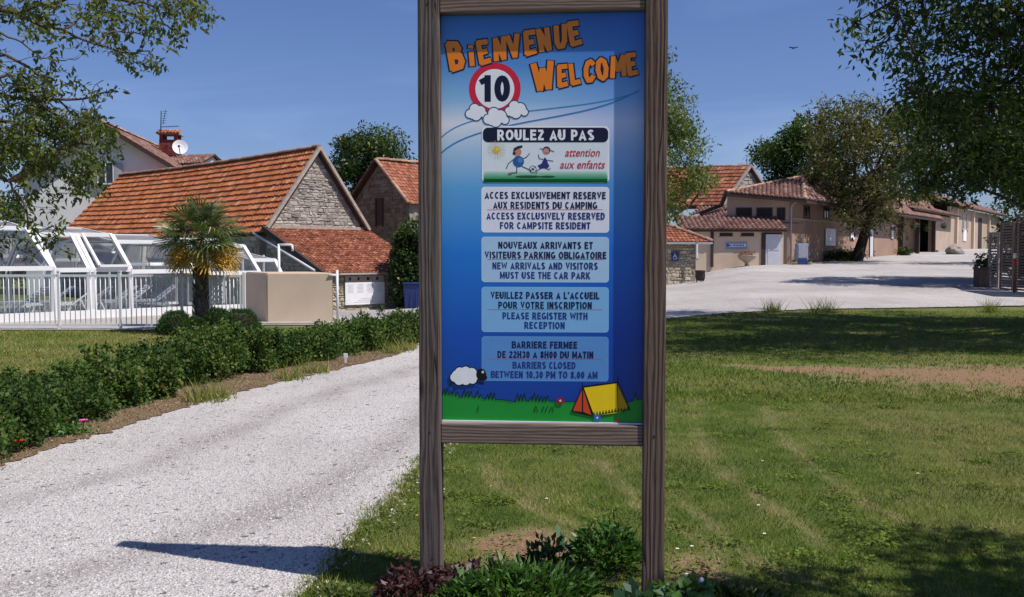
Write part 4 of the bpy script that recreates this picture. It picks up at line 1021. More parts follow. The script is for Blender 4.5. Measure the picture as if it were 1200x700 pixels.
# blue bin
c = P(483, 372, 38.0); bz_ = H(c.x, c.y) - .1
bn_ = thing('wheelie_bin', 'dark blue wheeled rubbish bin in the shade by the stone lean-to', 'bin', (c.x, c.y, bz_))
mb = MB(); q = Vector((c.x, c.y, bz_))
def taper(mb, c0, z0_, z1_, w0, d0, w1, d1, mi=0):
    a = [Vector((c0.x + sx_ * w0 / 2, c0.y + sy_ * d0 / 2, z0_)) for sx_, sy_ in ((-1, -1), (1, -1), (1, 1), (-1, 1))]
    b = [Vector((c0.x + sx_ * w1 / 2, c0.y + sy_ * d1 / 2, z1_)) for sx_, sy_ in ((-1, -1), (1, -1), (1, 1), (-1, 1))]
    mb.face(a[::-1], mi, .5); mb.face(b, mi, .5)
    for k in range(4): mb.face([a[k], a[(k + 1) % 4], b[(k + 1) % 4], b[k]], mi, .5)
taper(mb, q, bz_ + .1, bz_ + 1.12, .5, .5, .62, .66)
for k in (-.2, 0, .2): mb.box((q.x + k, q.y - .305, bz_ + .6), (.05, .03, .8))
mb.build('body', M['blue_plastic'], bn_)
mb = MB(); mb.rbox((q.x, q.y, bz_ + 1.17), (.68, .74, .08), .03); mb.tube([(q.x - .28, q.y + .38, bz_ + 1.16), (q.x + .28, q.y + .38, bz_ + 1.16)], .025, 6); mb.build('lid', M['blue_plastic'], bn_)
for k in (-1, 1):
    mb = MB(); mb.tube([(q.x + k * .24, q.y + .25, bz_ + .12), (q.x + k * .3, q.y + .25, bz_ + .12)], .12, 12); mb.build('wheel', M['black'], bn_)

# ================================================================== SECOND BARN (behind, left of the sign)
A2 = P(445, 189, 50); r2z = A2.z; h2 = 2.35; e2z = 4.3; A2f = Vector((A2.x, A2.y, 0))
b2 = thing('stone_barn', 'dark stone barn with narrow gable window and brown roof just left of the sign', 'barn', (A2.x, A2.y, -.3))
GL = A2f + V_ * h2
wall_slab('gable_wall', b2, GL, -V_, [(0, -1), (2 * h2, -1), (2 * h2, e2z), (h2, r2z - .1), (0, e2z)], .5, M['mortar'], -U)
stones('stone', b2, GL, -V_, [(0, .2), (2 * h2, .2), (2 * h2, e2z - .05), (h2, r2z - .2), (0, e2z - .05)], M['stone_cool'], .3, .16, -U, .04, holes=[(h2 - .3, h2 + .3, 3.0, 4.5)])
mb = MB(); mb.box(A2f - U * .03 + Z * 3.75, (.05, .5, 1.3), (U, V_, Z)); wn = mb.build('window', M['black'], b2)
mb = MB()
for k in (-1, 1): mb.box(A2f - U * .05 + V_ * .28 * k + Z * 3.75, (.06, .07, 1.42), (U, V_, Z))
mb.box(A2f - U * .05 + Z * 4.44, (.06, .64, .08), (U, V_, Z)); mb.build('frame', M['brown_wood'], wn)
wall_slab('side_wall', b2, A2f - V_ * h2, U, [(0.5, -1), (9, -1), (9, e2z), (.5, e2z)], .4, M['mortar'], FR)
for sd_, nm in ((-1, 'near'), (1, 'far')):
    sv = (V_ * sd_ * h2 - Z * (r2z - e2z)).normalized(); hp = math.hypot(h2, r2z - e2z) + .35
    t0 = A2f + Z * (r2z + .04) - U * .25
    tile_roof('roof', b2, t0, U, sv, 9.5, hp, .27, .22, M['tile_brown'], .035, .04)
    slab('roof_boards', b2, [t0 - Z * .03, t0 + U * 9.5 - Z * .03, t0 + U * 9.5 + sv * (hp - .04) - Z * .03, t0 + sv * (hp - .04) - Z * .03], .05, M['brown_wood'])
    ridge_row('verge_tile', b2, t0 + Z * .02, t0 + sv * hp + Z * .02, M['ridge'], .11, .33)
ridge_row('ridge_cap', b2, A2f + Z * (r2z + .08) - U * .25, A2f + Z * (r2z + .08) + U * 9.2, M['ridge'], .13, .38)

# ================================================================== WHITE HOUSE
hA = P(124, 147, 55); hf = Vector((hA.x, hA.y, 0)); rd = Vector((-.105, .994, 0)).normalized(); gd = Vector((rd.y, -rd.x, 0))
rz = hA.z; hw = 4.75; ez = rz - 2.95
hs = thing('house', 'tall pale rendered house with a brown tiled gable roof and red brick chimney', 'house', (hf.x, hf.y, 0))
G0 = hf - gd * hw
wall_slab('gable_wall', hs, G0, gd, [(.35, -1.5), (2 * hw - .3, -1.5), (2 * hw - .3, ez + .1), (hw, rz - .15), (.35, ez + .1)], .4, M['render_white'], -rd)
for q_, nn in ((G0 + gd * .35, -gd), (G0 + gd * (2 * hw - .3), gd)):
    wall_slab('side_wall', hs, q_, rd, [(.41, -1.5), (16, -1.5), (16, ez), (.41, ez)], .3, M['render_white'], nn)
for sd_ in (-1, 1):
    sv = (gd * sd_ * hw - Z * (rz - ez)).normalized(); hp = math.hypot(hw, rz - ez) + .35
    t0 = hf + Z * (rz + .05) - rd * .55
    tile_roof('roof', hs, t0, rd, sv, 17, hp, .34, .26, M['tile_pink'], .035, 0)
    slab('roof_boards', hs, [t0 - Z * .04, t0 + rd * 17 - Z * .04, t0 + rd * 17 + sv * (hp - .04) - Z * .04, t0 + sv * (hp - .04) - Z * .04], .12, M['tile_pink'])
    mb = MB(); mb.bar(t0 - Z * .12, t0 + sv * (hp) - Z * .12, .08, .22); mb.build('bargeboard', M['brown_wood'], hs)
ridge_row('ridge_cap', hs, hf + Z * (rz + .1) - rd * .5, hf + Z * (rz + .1) + rd * 16.4, M['ridge'], .13, .4)
# gable window with shutters
wq = P(124, 203, 54.9)
mb = MB(); mb.box(wq - rd * .02, (.8, .06, 1.1), (gd, rd, Z)); wn = mb.build('window', M['window_dark'], hs)
mb = MB()
for k in (-.42, 0, .42): mb.box(wq - rd * .05 + gd * k, (.06, .06, 1.16), (gd, rd, Z))
mb.box(wq - rd * .05 + Z * .6, (.92, .06, .07), (gd, rd, Z)); mb.box(wq - rd * .07 - Z * .6, (1.0, .12, .07), (gd, rd, Z)); mb.build('frame', M['white_paint'], wn)
for k in (-.68, .68):
    mb = MB(); mb.rbox(wq - rd * .05 + gd * k, (.42, .05, 1.15), .01, (gd, rd, Z)); mb.build('shutter', M['old_metal'], hs)
# chimney
cq = P(200, 180, 63); cw = 1.15
ch = MB(); hz = P(200, 165, 63).z; lo = cq.z - 1.6
rows = int((hz - lo) / .13)
chm = []
for i in range(rows):
    zz = lo + i * .13
    for face_, (ea, eb) in enumerate(((gd, -rd), (-rd, -gd), (gd, rd), (rd, gd))):
        for j in range(5):
            off = (.115 if i % 2 else 0)
            uu = -cw / 2 + .115 + j * .23 + off * .9
            if uu + .1 > cw / 2 + .02: continue
            ch.box(Vector((cq.x, cq.y, zz + .06)) + ea * uu + eb * (cw / 2 - .05), (.215, .1, .115), (ea, eb, Z))
cc = MB(); cc.box(Vector((cq.x, cq.y, (lo + hz) / 2)), (cw - .02, cw - .02, hz - lo), (gd, rd, Z)); chimney = cc.build('chimney', M['brick_red'], hs)
ch.build('brickwork', tinted('brick_units', [(0, (.13, .03, .028)), (1, (.28, .075, .06))], .9, .2, 20, .3, .3), chimney, kind='stuff')
mb = MB()
for k in (-1, 1):
    for m in (-1, 1): mb.box(Vector((cq.x, cq.y, hz + .17)) + gd * (cw / 2 - .13) * k + rd * (cw / 2 - .13) * m, (.22, .22, .34), (gd, rd, Z))
mb.build('vent_post', M['brick_red'], chimney)
mb = MB(); mb.rbox(Vector((cq.x, cq.y, hz + .37)), (cw + .25, cw + .25, .07), .01, (gd, rd, Z)); mb.build('chimney_cap', M['verge'], chimney)
tt = Vector((cq.x, cq.y, hz + .62)) - gd * (cw / 2 + .15)
tile_roof('cap_tiles', chimney, tt, gd, (-rd - Z * .35).normalized(), cw + .3, cw / 2 + .2, .25, .2, M['tile_orange'], .05, canal=True)
# dish
dq = P(211, 173, 62)
ds = thing('satellite_dish', 'round white satellite dish beside the red brick chimney', 'satellite dish', tuple(dq))
mb = MB(); dn = Vector((.35, -.9, .25)).normalized(); dx_ = dn.cross(Z).normalized(); dy_ = dx_.cross(dn)
for k in range(20):
    a0, a1 = 6.2832 * k / 20, 6.2832 * (k + 1) / 20
    for r0, r1, h0, h1 in ((0, .25, 0, .03), (.25, .47, .03, .1)):
        f = lambda r, a, h: dq + (dx_ * math.cos(a) + dy_ * math.sin(a)) * r + dn * h
        mb.face([f(r0, a0, h0), f(r1, a0, h1), f(r1, a1, h1), f(r0, a1, h0)] if r0 else [f(0, 0, 0), f(r1, a0, h1), f(r1, a1, h1)], 0, .5, True)
mb.build('dish', M['white_matt'], ds)
mb = MB(); mb.tube([dq - dy_ * .5 + dn * .1, dq - dy_ * .15 + dn * .6 + dx_ * .1], .03, 5); mb.rbox(dq - dy_ * .15 + dn * .62 + dx_ * .1, (.12, .12, .12), .02); mb.build('receiver_arm', M['black'], ds)
mb = MB(); mb.tube([dq, dq - dn * .3, dq - dn * .4 - Z * 1.0 - gd * .3], .04, 6); mb.build('bracket', M['black'], ds)
# aerial
aq = P(188, 172, 62.5); an_ = thing('television_aerial', 'thin rooftop television aerial on a mast left of the brick chimney', 'aerial', tuple(aq))
at_ = P(189, 134, 62.5)
mb = MB(); mb.tube([aq, at_ + Z * .2], .035, 6); mb.build('mast', M['black'], an_)
a1 = P(188, 149, 62.5); a2 = P(210, 148, 62.2)
mb = MB(); mb.bar(a1, a2, .03)
for k in range(9): mb.bar(a1.lerp(a2, .1 + k * .1) - rd * .25, a1.lerp(a2, .1 + k * .1) + rd * .25, .015)
mb.build('lower_array', M['black'], an_)
a1 = P(191, 146, 62.5); a2 = P(194, 129, 62.5)
mb = MB(); mb.bar(a1, a2, .03)
for k in range(6): mb.bar(a1.lerp(a2, .1 + k * .16) - gd * .16, a1.lerp(a2, .1 + k * .16) + gd * .16, .018)
mb.build('upper_array', M['black'], an_)
# dormer / cross gable
dA = P(206, 183.5, 62); dE = P(249, 185, 61); dd = (dE - dA); dL = Vector((dd.x, dd.y, 0)).length; du = Vector((dd.x, dd.y, 0)).normalized(); dv = Vector((du.y, -du.x, 0))
for sg_ in (1, -1):
    sv = (dv * sg_ * 1.25 - Z * .62).normalized()
    tile_roof('dormer_roof', hs, Vector((dA.x, dA.y, dA.z)) - du * 1.0, du, sv, dL + 1.2, 1.45, .25, .22, M['tile_pink'], .04, canal=True)
wall_slab('dormer_wall', hs, Vector((dA.x, dA.y, 0)) + dv * 1.05, du, [(-1, dA.z - 3.2), (dL - .1, dA.z - 3.2), (dL - .1, dA.z - .62), (-1, dA.z - .62)], .2, M['verge'], dv)
wall_slab('dormer_gable', hs, Vector((dE.x, dE.y, 0)) + dv * 1.05, -dv, [(0, dA.z - 3.2), (2.1, dA.z - 3.2), (2.1, dA.z - .62), (1.05, dA.z - .12), (0, dA.z - .62)], .2, M['render_white'], du)
mb = MB(); q = Vector((dE.x, dE.y, dA.z)) + du * .12
for sg_ in (1, -1): mb.bar(q, q + (dv * sg_ * 1.3 - Z * .66), .1, .14)
mb.build('dormer_bargeboard', M['brown_wood'], hs)

# ================================================================== POOL ENCLOSURE
eU = Vector((math.cos(R(43)), math.sin(R(43)), 0)); eV = Vector((-eU.y, eU.x, 0)); E0 = Vector((-12.0, 23.0, 0.0))
enc = thing('pool_enclosure', 'white framed telescopic swimming pool enclosure with clear panels behind the railings', 'pool enclosure', tuple(E0))
secs = [(-4.2, 1.18, 1.9, 1.28, 2.28, 7.4), (1.18, 3.12, 1.25, 1.23, 2.12, 7.0), (3.12, 4.97, 1.12, 1.17, 1.95, 6.6), (4.97, 6.93, 1.1, 1.10, 1.86, 6.2), (6.93, 7.75, .7, .95, 1.45, 5.6)]
def ep(t, w_, z): return E0 + eU * t + eV * w_ + Z * z
def profile(wk, z1, z2, W_, ins=0):
    return [(ins, .06), (ins, z1), (wk + ins * .5, z2), (W_ / 2, z2 + .22), (W_ - wk - ins * .5, z2), (W_ - ins, z1), (W_ - ins, .06)]
for si, (t0_, t1_, wk, z1_, z2_, W_) in enumerate(secs):
    pr = profile(wk, z1_, z2_, W_, si * .12)
    off_t = [t0_ + .03, t1_ - .03]
    if si == 0: off_t = [t0_, t0_ + 1.8, t0_ + 3.6, t1_]
    if si == 1: off_t = [t0_ + .08, 2.08, 2.2, t1_]
    for tt_ in off_t:
        mb = MB()
        for kk_, ((a, b), (c_, d_)) in enumerate(zip(pr, pr[1:])): mb.bar(ep(tt_, a, b), ep(tt_, c_, d_), (.10 if si else .12) if kk_ < 2 else .045, .075 if kk_ < 2 else .05)
        mb.build('arch_frame', M['white_paint'], enc)
    for k, (a, b) in enumerate(pr):
        if k in (0, 6, 4): continue
        mb = MB(); mb.bar(ep(off_t[0], a, b), ep(off_t[-1], a, b), .07 if k > 2 else .09, .06 if k > 2 else .11); mb.build('rail', M['white_paint'], enc)
    if si == 0:
        for fr_ in (.5,):
            a = pr[1][0] * (1 - fr_) + pr[2][0] * fr_; b = pr[1][1] * (1 - fr_) + pr[2][1] * fr_
    for k, ((a, b), (c_, d_)) in enumerate(zip(pr, pr[1:])):
        for ta, tb in zip(off_t, off_t[1:]):
            if tb - ta < .3: continue
            if si == 1 and k == 0 and ta < 1.5: continue        # the open door bay
            mb = MB(); s0 = Vector((0, 0, 0))
            q = [ep(ta + .05, a, b), ep(tb - .05, a, b), ep(tb - .05, c_, d_), ep(ta + .05, c_, d_)]
            nr = (q[1] - q[0]).cross(q[3] - q[0]).normalized(); mb.face([p + nr * .004 for p in q]); mb.build('pane', M['roof_panel' if k in (2, 3) else 'glass'], enc, kind='raw')
    # base rail
    for wq_ in (pr[0][0], pr[-1][0]):
        bh_ = .22 if wq_ < 1 else .08; mb = MB(); mb.box(ep((t0_ + t1_) / 2, wq_, bh_ / 2), (t1_ - t0_, .09, bh_), (eU, eV, Z)); mb.build('base_rail', M['white_paint'], enc)
# closed end gable
pr = profile(.7, .95, 1.45, 5.6, .48)
mb = MB(); mb.face([ep(7.71, a, b) for a, b in pr]); mb.build('pane', M['glass'], enc, kind='raw')
mb = MB()
for wq_ in (1.6, 2.9, 4.2): mb.bar(ep(7.72, wq_, .06), ep(7.72, wq_, 1.6), .05)
mb.bar(ep(7.72, .5, .95), ep(7.72, 5.1, .95), .05); mb.build('end_mullion', M['white_paint'], enc)
# sliding sash leaning on bay
mb = MB(); q = [ep(2.3, .05, 1.28), ep(3.02, .05, 1.28), ep(3.02, 1.22, 2.1), ep(2.3, 1.22, 2.1)]
for i in range(4): mb.bar(q[i] - eV * .05 + Z * .05, q[(i + 1) % 4] - eV * .05 + Z * .05, .06)
mb.build('sash', M['white_paint'], enc)
# pool
mb = MB(); a = [ep(-4, 2.3, .032), ep(5.5, 2.1, .032), ep(5.5, 5.2, .032), ep(-4, 5.4, .032)]; mb.face(a); wo = mb.build('pool_water', M['water'], None, kind='raw'); wo['kind'] = 'structure'
mb = MB()
for p_, q_ in zip(a, a[1:] + a[:1]): mb.bar(p_ + Z * .02, q_ + Z * .02, .3, .06)
cop = mb.build('pool_coping', M['concrete'], None); cop['kind'] = 'structure'
# loungers
def lounger():
    t = thing('sun_lounger', 'x', 'sun lounger', (0, 0, 0), 'white sun loungers inside the pool enclosure')
    mb = MB()
    for s_ in (-.3, .3): mb.bar((-.95, s_, .33), (.35, s_, .33), .05)
    mb.bar((-.95, -.3, .33), (-.95, .3, .33), .05); mb.build('frame', M['white_paint'], t)
    mb = MB()
    for k in range(9): mb.box((-.88 + k * .14, 0, .37), (.11, .56, .02))
    mb.build('seat', M['white_matt'], t)
    mb = MB()
    for s_ in (-.29, .29): mb.bar((.35, s_, .35), (.95, s_, .86), .05)
    for k in range(6): mb.box(Vector((.42 + k * .095, 0, .42 + k * .08)), (.075, .56, .02), (Vector((.76, 0, .65)), Vector((0, 1, 0)), Vector((-.65, 0, .76))))
    mb.build('backrest', M['white_matt'], t)
    for s_ in (-.28, .28):
        for x0_, x1_ in ((-.8, -.68), (.15, .3)):
            mb = MB(); mb.bar((x0_, s_, 0), (x1_, s_, .33), .045); mb.build('leg', M['white_paint'], t)
        mb = MB(); mb.bar((.75, s_, .0), (.55, s_, .5), .04); mb.build('leg', M['white_paint'], t)
    return t
L0 = lounger()
lounge = [(16, 26.5, 8, 'white sun lounger seen through the enclosure at the far left of the photo'), (48, 27.0, 12, 'white sun lounger just left of the thick enclosure arch'), (72, 26.0, 20, 'white sun lounger in the bay right of the thick enclosure arch'),
          (92, 26.6, 30, 'white sun lounger left of the middle pair of enclosure posts'), (122, 27.2, 35, 'white sun lounger behind the slim enclosure sash'), (140, 27.8, 38, 'white sun lounger with raised back beside the third enclosure arch'), (170, 28.0, 30, 'white sun lounger standing alone left of the palm')]
for i, (px, d_, an, lb) in enumerate(lounge):
    o = L0 if i == 0 else copy_tree(L0)
    q = P(px, 350, d_); o.location = (q.x, q.y, .03); o.rotation_euler.z = R(an); o.scale = (.88, .88, .82); o['label'] = lb

# ================================================================== POOL RAILING
FY = 20.9
fn = thing('pool_fence', 'long white metal railing with thin vertical bars in front of the pool enclosure', 'fence', tuple(P(120, 386, FY)))
fz0, fz1 = .075, 1.16
xl, xr = P(-130, 350, FY).x, P(243, 350, FY).x
for zz, hh in ((fz0 + .03, .05), (fz1, .05)):
    mb = MB(); mb.box(((xl + xr) / 2, FY, zz), (xr - xl, .035, hh)); mb.build('rail', M['white_paint'], fn)
bar0 = None; nb_ = int((xr - xl) / .1085)
me = None
for k in range(nb_):
    x = xl + .06 + k * .1085
    if me is None:
        mb = MB(); mb.tube([(0, 0, 0), (0, 0, fz1 - fz0 - .03)], .009, 6); o = mb.build('bar', M['white_paint'], None); o.parent = fn; me = o.data
    else:
        o = bpy.data.objects.new('bar', me); COL.objects.link(o); o.parent = fn
    o.location = Vector((x, FY, fz0 + .03)) - world_org(fn)
for px in (-75, -3, 69, 141, 213):
    x = P(px, 350, FY).x; mb = MB(); mb.box((x, FY - .002, .62), (.05, .05, 1.24)); mb.box((x, FY - .002, 1.255), (.062, .062, .025)); mb.build('post', M['white_paint'], fn)
gt_ = thing('pool_gate', 'white metal gate with vertical bars between the palm trunk and the tan wall block', 'gate', tuple(P(264, 386, FY)))
xl, xr = P(244, 350, FY).x, P(286, 350, FY).x
for x in (xl, xr):
    mb = MB(); mb.box((x, FY, .62), (.06, .06, 1.22)); mb.build('post', M['white_paint'], gt_)
mb = MB()
for zz in (.14, 1.15): mb.box(((xl + xr) / 2, FY, zz), (xr - xl - .08, .04, .05))
for x in (xl + .07, xr - .07): mb.box((x, FY - .003, .65), (.04, .045, 1.0))
mb.build('leaf_frame', M['white_paint'], gt_)
for k in range(7):
    x = xl + .13 + k * .083; mb = MB(); mb.tube([(x, FY, .15), (x, FY, 1.14)], .011, 6); mb.build('bar', M['white_paint'], gt_)
mb = MB(); mb.rbox((xr - .1, FY - .04, 1.0), (.05, .05, .12), .01); mb.build('latch', M['metal'], gt_)

# tan rendered block (L-shaped corner of a low wall)
T0 = P(313, 381, 22.6); TX1 = P(391, 381, 22.75)
hT = 1.19
tb = thing('rendered_wall_block', 'low tan rendered wall block with a lighter capped edge right of the pool gate', 'wall', (T0.x, T0.y, 0))
lft = P(288, 380, 23.9); lft.z = 0; c0 = Vector((T0.x, T0.y, 0)); c1 = Vector((TX1.x, TX1.y, 0))
poly = [c0, c1, c1 + (lft - c0), lft]
bm = bmesh.new(); vs_ = [bm.verts.new(p) for p in poly]; f = bm.faces.new(vs_); r_ = bmesh.ops.extrude_face_region(bm, geom=[f])
for v in r_['geom']:
    if isinstance(v, bmesh.types.BMVert): v.co.z += hT
bmesh.ops.recalc_face_normals(bm, faces=bm.faces)
bmesh.ops.bevel(bm, geom=[e for e in bm.edges if min(v.co.z for v in e.verts) > .5 or abs(e.verts[0].co.z - e.verts[1].co.z) > .5], offset=.025, segments=3, affect='EDGES')
for v in bm.verts: v.co -= Vector((T0.x, T0.y, 0))
me = bpy.data.meshes.new('wall_body'); bm.to_mesh(me); bm.free(); me.materials.append(M['render_tan']); link('wall_body', me, tb)
mb = MB(); mb.prism([c0 + Vector((-.25, -.35, -.1)), c1 + Vector((.2, -.35, -.1)), c1 + Vector((.2, .1, -.1)), c0 + Vector((-.25, .1, -.1))], (0, 0, .16)); mb.build('footing', M['concrete'], tb)
wp = thing('gate_post', 'slim white metal post with latch at the right end of the tan wall block', 'post', (TX1.x + .09, TX1.y, 0))
mb = MB(); mb.tube([(TX1.x + .09, TX1.y, 0), (TX1.x + .09, TX1.y, 1.25)], .03, 8); mb.build('pole', M['white_paint'], wp)
mb = MB(); mb.tube([(TX1.x + .08, TX1.y, 1.13), (TX1.x - .1, TX1.y - .03, 1.13)], .022, 6); mb.build('catch', M['white_paint'], wp)
hp_ = P(327, 318, 24.6); ht_ = P(327, 287, 24.6); hr_ = P(343, 287, 24.6)
hk = thing('handrail', 'white hooked metal handrail standing up behind the tan wall block', 'handrail', (hp_.x, hp_.y, 0))
mb = MB(); mb.tube([(hp_.x, hp_.y, 0), (hp_.x, hp_.y, ht_.z + .02)], .032, 8); mb.tube([(hp_.x, hp_.y, ht_.z), (hr_.x - .05, hp_.y, ht_.z), (hr_.x - .012, hp_.y, ht_.z - .02)], .028, 8); mb.tube([(hr_.x - .015, hp_.y, ht_.z - .005), (hr_.x, hp_.y, ht_.z - .16)], .028, 8); mb.build('tube', M['white_paint'], hk)

# ================================================================== RIGHT: small stone building
SB = P(815, 338, 48.0); sbz = H(SB.x, SB.y) - .3; su = Vector((math.cos(R(10)), math.sin(R(10)), 0)); sn = Vector((su.y, -su.x, 0)); Wd = 5.5; zt = P(815, 284, 48).z
sb_ = thing('stone_shelter', 'small stone building with brown hipped roof and blue disabled sign, right of the welcome sign', 'building', (SB.x, SB.y, sbz))
O_ = Vector((SB.x, SB.y, 0)) - su * Wd
wall_slab('front_wall', sb_, O_, su, [(0, sbz - .5), (Wd, sbz - .5), (Wd, zt), (0, zt)], .4, M['mortar'], sn)
stones('stone', sb_, O_, su, [(2.4, sbz - .2), (Wd, sbz - .2), (Wd, zt - .03), (2.4, zt - .03)], M['stone_warm'], .24, .13, sn, .04)
wall_slab('side_wall', sb_, Vector((SB.x, SB.y, 0)), -sn, [(.41, sbz - .5), (4, sbz - .5), (4, zt), (.41, zt)], .4, M['mortar'], su)
stones('stone', sb_, Vector((SB.x, SB.y, 0)), -sn, [(0, sbz - .2), (4, sbz - .2), (4, zt - .03), (0, zt - .03)], M['stone_warm'], .3, .16, su, .04)
ovh = .38; e0 = Vector((SB.x, SB.y, zt + .02)) + su * .7 + sn * ovh; apx = e0 - su * 2.6 - sn * 2.3 + Z * 1.25
# front slope
S_ = ((apx - e0) - su * ((apx - e0).dot(su))); Sl = S_.length; sdn = -S_.normalized(); TLc = e0 - su * 7 - sdn * Sl
hipx = 2.6
tile_roof('roof', sb_, TLc, su, sdn, 7, Sl, .25, .2, M['tile_brown'], .035, mask=lambda u, v: u < 7 - hipx * (1 - v / Sl))
slab('roof_boards', sb_, [e0 - su * 7 - Z * .02, e0 - Z * .02, apx - Z * .02, apx - su * 4.4 - Z * .02], .07, M['brown_wood'])
be = e0 - sn * 4.6
slab('roof_end', sb_, [e0, be, apx], .06, M['tile_brown'])
slab('roof_back', sb_, [be, be - su * 7, apx - su * 4.4, apx], .06, M['tile_brown'])
ridge_row('hip_tile', sb_, e0 + Z * .03, apx + Z * .03, M['ridge'], .11, .32)
ridge_row('ridge_cap', sb_, apx + Z * .03, apx - su * 4.4 + Z * .03, M['ridge'], .11, .32)
mb = MB(); mb.bar(e0 - Z * .07, e0 - su * 7 - Z * .07, .1, .1); mb.build('gutter', M['old_metal'], sb_)
# disabled parking sign
def sbp(px, py, d=.06):
    q = P(px, py, 48.0); u = (q - O_).dot(su); return O_ + su * u + sn * d + Z * q.z
dq = sbp(789, 300.5)
dsn = thing('disabled_sign', 'square blue sign with a white wheelchair symbol on the stone building', 'sign', tuple(dq))
mb = MB(); mb.rbox(dq, (.36, .03, .44), .01, (su, sn, Z)); mb.build('plate', M['blue_plastic'], dsn)
mb = MB(); q = dq + sn * .02
def sp_(x, z): return q + su * x + Z * z
for a, b in (((-.02, .1), (-.02, -.02)), ((-.02, -.02), (.06, -.02)), ((.06, -.02), (.1, -.13)), ((-.02, .05), (.06, .05))): mb.bar(sp_(*a), sp_(*b), .03, .008, up=sn)
for k in range(9):
    a0, a1 = R(110 + k * 26), R(136 + k * 26); mb.bar(sp_(-.01 + .09 * math.cos(a0), -.06 + .09 * math.sin(a0)), sp_(-.01 + .09 * math.cos(a1), -.06 + .09 * math.sin(a1)), .022, .006, up=sn)
mb.lathe(sp_(-.02, .14), [(0.001, 0), (.028, .02), (.001, .05)], 8); mb.build('wheelchair_symbol', M['white_matt'], dsn)
tq = P(816.5, 294, 47.6)
wt = thing('strip_light', 'short white vertical tube fixed at the corner of the stone building', 'lamp', tuple(tq))
mb = MB(); mb.rbox(tq, (.1, .1, .75), .03); mb.build('tube', M['white_paint'], wt)
for k_ in (-1, 1):
    mb = MB(); mb.box(tq + Z * .42 * k_, (.13, .13, .06)); mb.build('end_cap', M['metal'], wt)
# tub planter
pq = P(820.5, 334, 46.5); pz = H(pq.x, pq.y)
tu = thing('tub_planter', 'dark tub on short legs standing on the gravel beside the stone building', 'planter', (pq.x, pq.y, pz))
mb = MB(); mb.lathe((pq.x, pq.y, pz + .18), [(.0, 0), (.19, 0), (.24, .2), (.225, .42), (.25, .44), (.25, .5), (.21, .5), (.19, .4), (0, .4)], 18); mb.build('tub', M['brown_wood'], tu)
for k in range(3):
    an = k * 2.09 + .5; mb = MB(); mb.tube([(pq.x + .16 * math.cos(an), pq.y + .16 * math.sin(an), pz + .2), (pq.x + .2 * math.cos(an), pq.y + .2 * math.sin(an), pz)], .03, 6); mb.build('leg', M['black'], tu)

# ================================================================== MAIN LONG BUILDING
mainb = thing('long_building', 'long pinkish beige building with low hipped tile roofs, dark windows and an open shed bay', 'building', (17.5, 62, .9))
Cn = Vector((17.5, 62, 0)); wv = Vector((.563, .826, 0)).normalized(); wn_ = Vector((wv.y, -wv.x, 0))
ew = Vector((-1, .15, 0)).normalized(); en = Vector((ew.y, -ew.x, 0)); en = -en if en.y > 0 else en
eaz = P(924, 235, 62).z
def onfac(px, py=None, d=.0):
    "point on the long facade at a given pixel column; its height from the pixel row"
    r = (px - 600) / 1150.0
    t = (17.5 - r * 62) / (r * wv.y - wv.x); q = Cn + wv * t
    z = P(px, py, q.y).z if py is not None else 0
    return Vector((q.x, q.y, z)) + wn_ * d, t
def onend(px, py, d=.0):
    r = (px - 600) / 1150.0; t = (17.5 - r * 62) / (r * ew.y - ew.x); q = Cn + ew * t
    return Vector((q.x, q.y, P(px, py, q.y).z)) + en * d, t
_, tA = onfac(1057)
wall_slab('facade', mainb, Cn, wv, [(0, 0), (tA, 0), (tA, eaz), (0, eaz)], .35, M['render_shaded'], wn_)
EL = 3.85
wall_slab('end_wall', mainb, Cn - wn_ * 0 , ew, [(0.003, 0), (EL, 0), (EL, eaz + .42), (0.003, eaz)], .35, M['render_pink'], en)
wall_slab('back_wall', mainb, Cn + ew * EL, wv, [(.36, 0), (40, 0), (40, eaz), (.36, eaz)], .3, M['render_pink'], -wn_)
def window_at(pt, e_, n_, w_, h_, parent, sill=True, fr=None):
    mb = MB(); mb.box(pt + n_ * .012, (w_, .02, h_), (e_, n_, Z)); wd_ = mb.build('window', M['window_dark'], parent)
    mb = MB(); t = .07
    for k in (-1, 1): mb.box(pt + n_ * .03 + e_ * (w_ / 2) * k, (t, .06, h_ + t), (e_, n_, Z))
    mb.box(pt + n_ * .027, (t * .8, .05, h_ - t), (e_, n_, Z))
    mb.box(pt + n_ * .03 + Z * (h_ / 2), (w_ - t, .055, t), (e_, n_, Z)); mb.box(pt + n_ * .03 - Z * (h_ / 2), (w_ - t, .055, t), (e_, n_, Z))
    mb.build('frame', fr or M['brown_wood'], wd_)
    if sill: mb = MB(); mb.box(pt + n_ * .06 - Z * (h_ / 2 + .08), (w_ + .2, .14, .08), (e_, n_, Z)); mb.build('sill', M['render_pink'], wd_)
    return wd_
for px, w_ in ((871, .92), (895, .92), (914.5, .45)):
    q, _ = onend(px, 251); window_at(q, ew, en, w_, .74, mainb, False)
mb = MB(); q, _ = onend(905, 261.5, .1); mb.box(q, (3.6, .08, .06), (ew, en, Z)); mb.build('string_course', M['brown_wood'], mainb)
for px, w_ in ((944, 1.15), (967, 1.15), (990, 1.2), (1034, 1.0)):
    q, _ = onfac(px, 249); window_at(q, wv, wn_, w_, .8, mainb, False)
q1, ta = onfac(928, 257.5, .05); q2, tb_ = onfac(1056, 261, .05)
mb = MB(); mb.bar(Cn + wv * .3 + wn_ * .04 + Z * 3.92, Cn + wv * (tA - .2) + wn_ * .04 + Z * 3.92, .1, .09); mb.build('string_course', M['render_pink'], mainb)
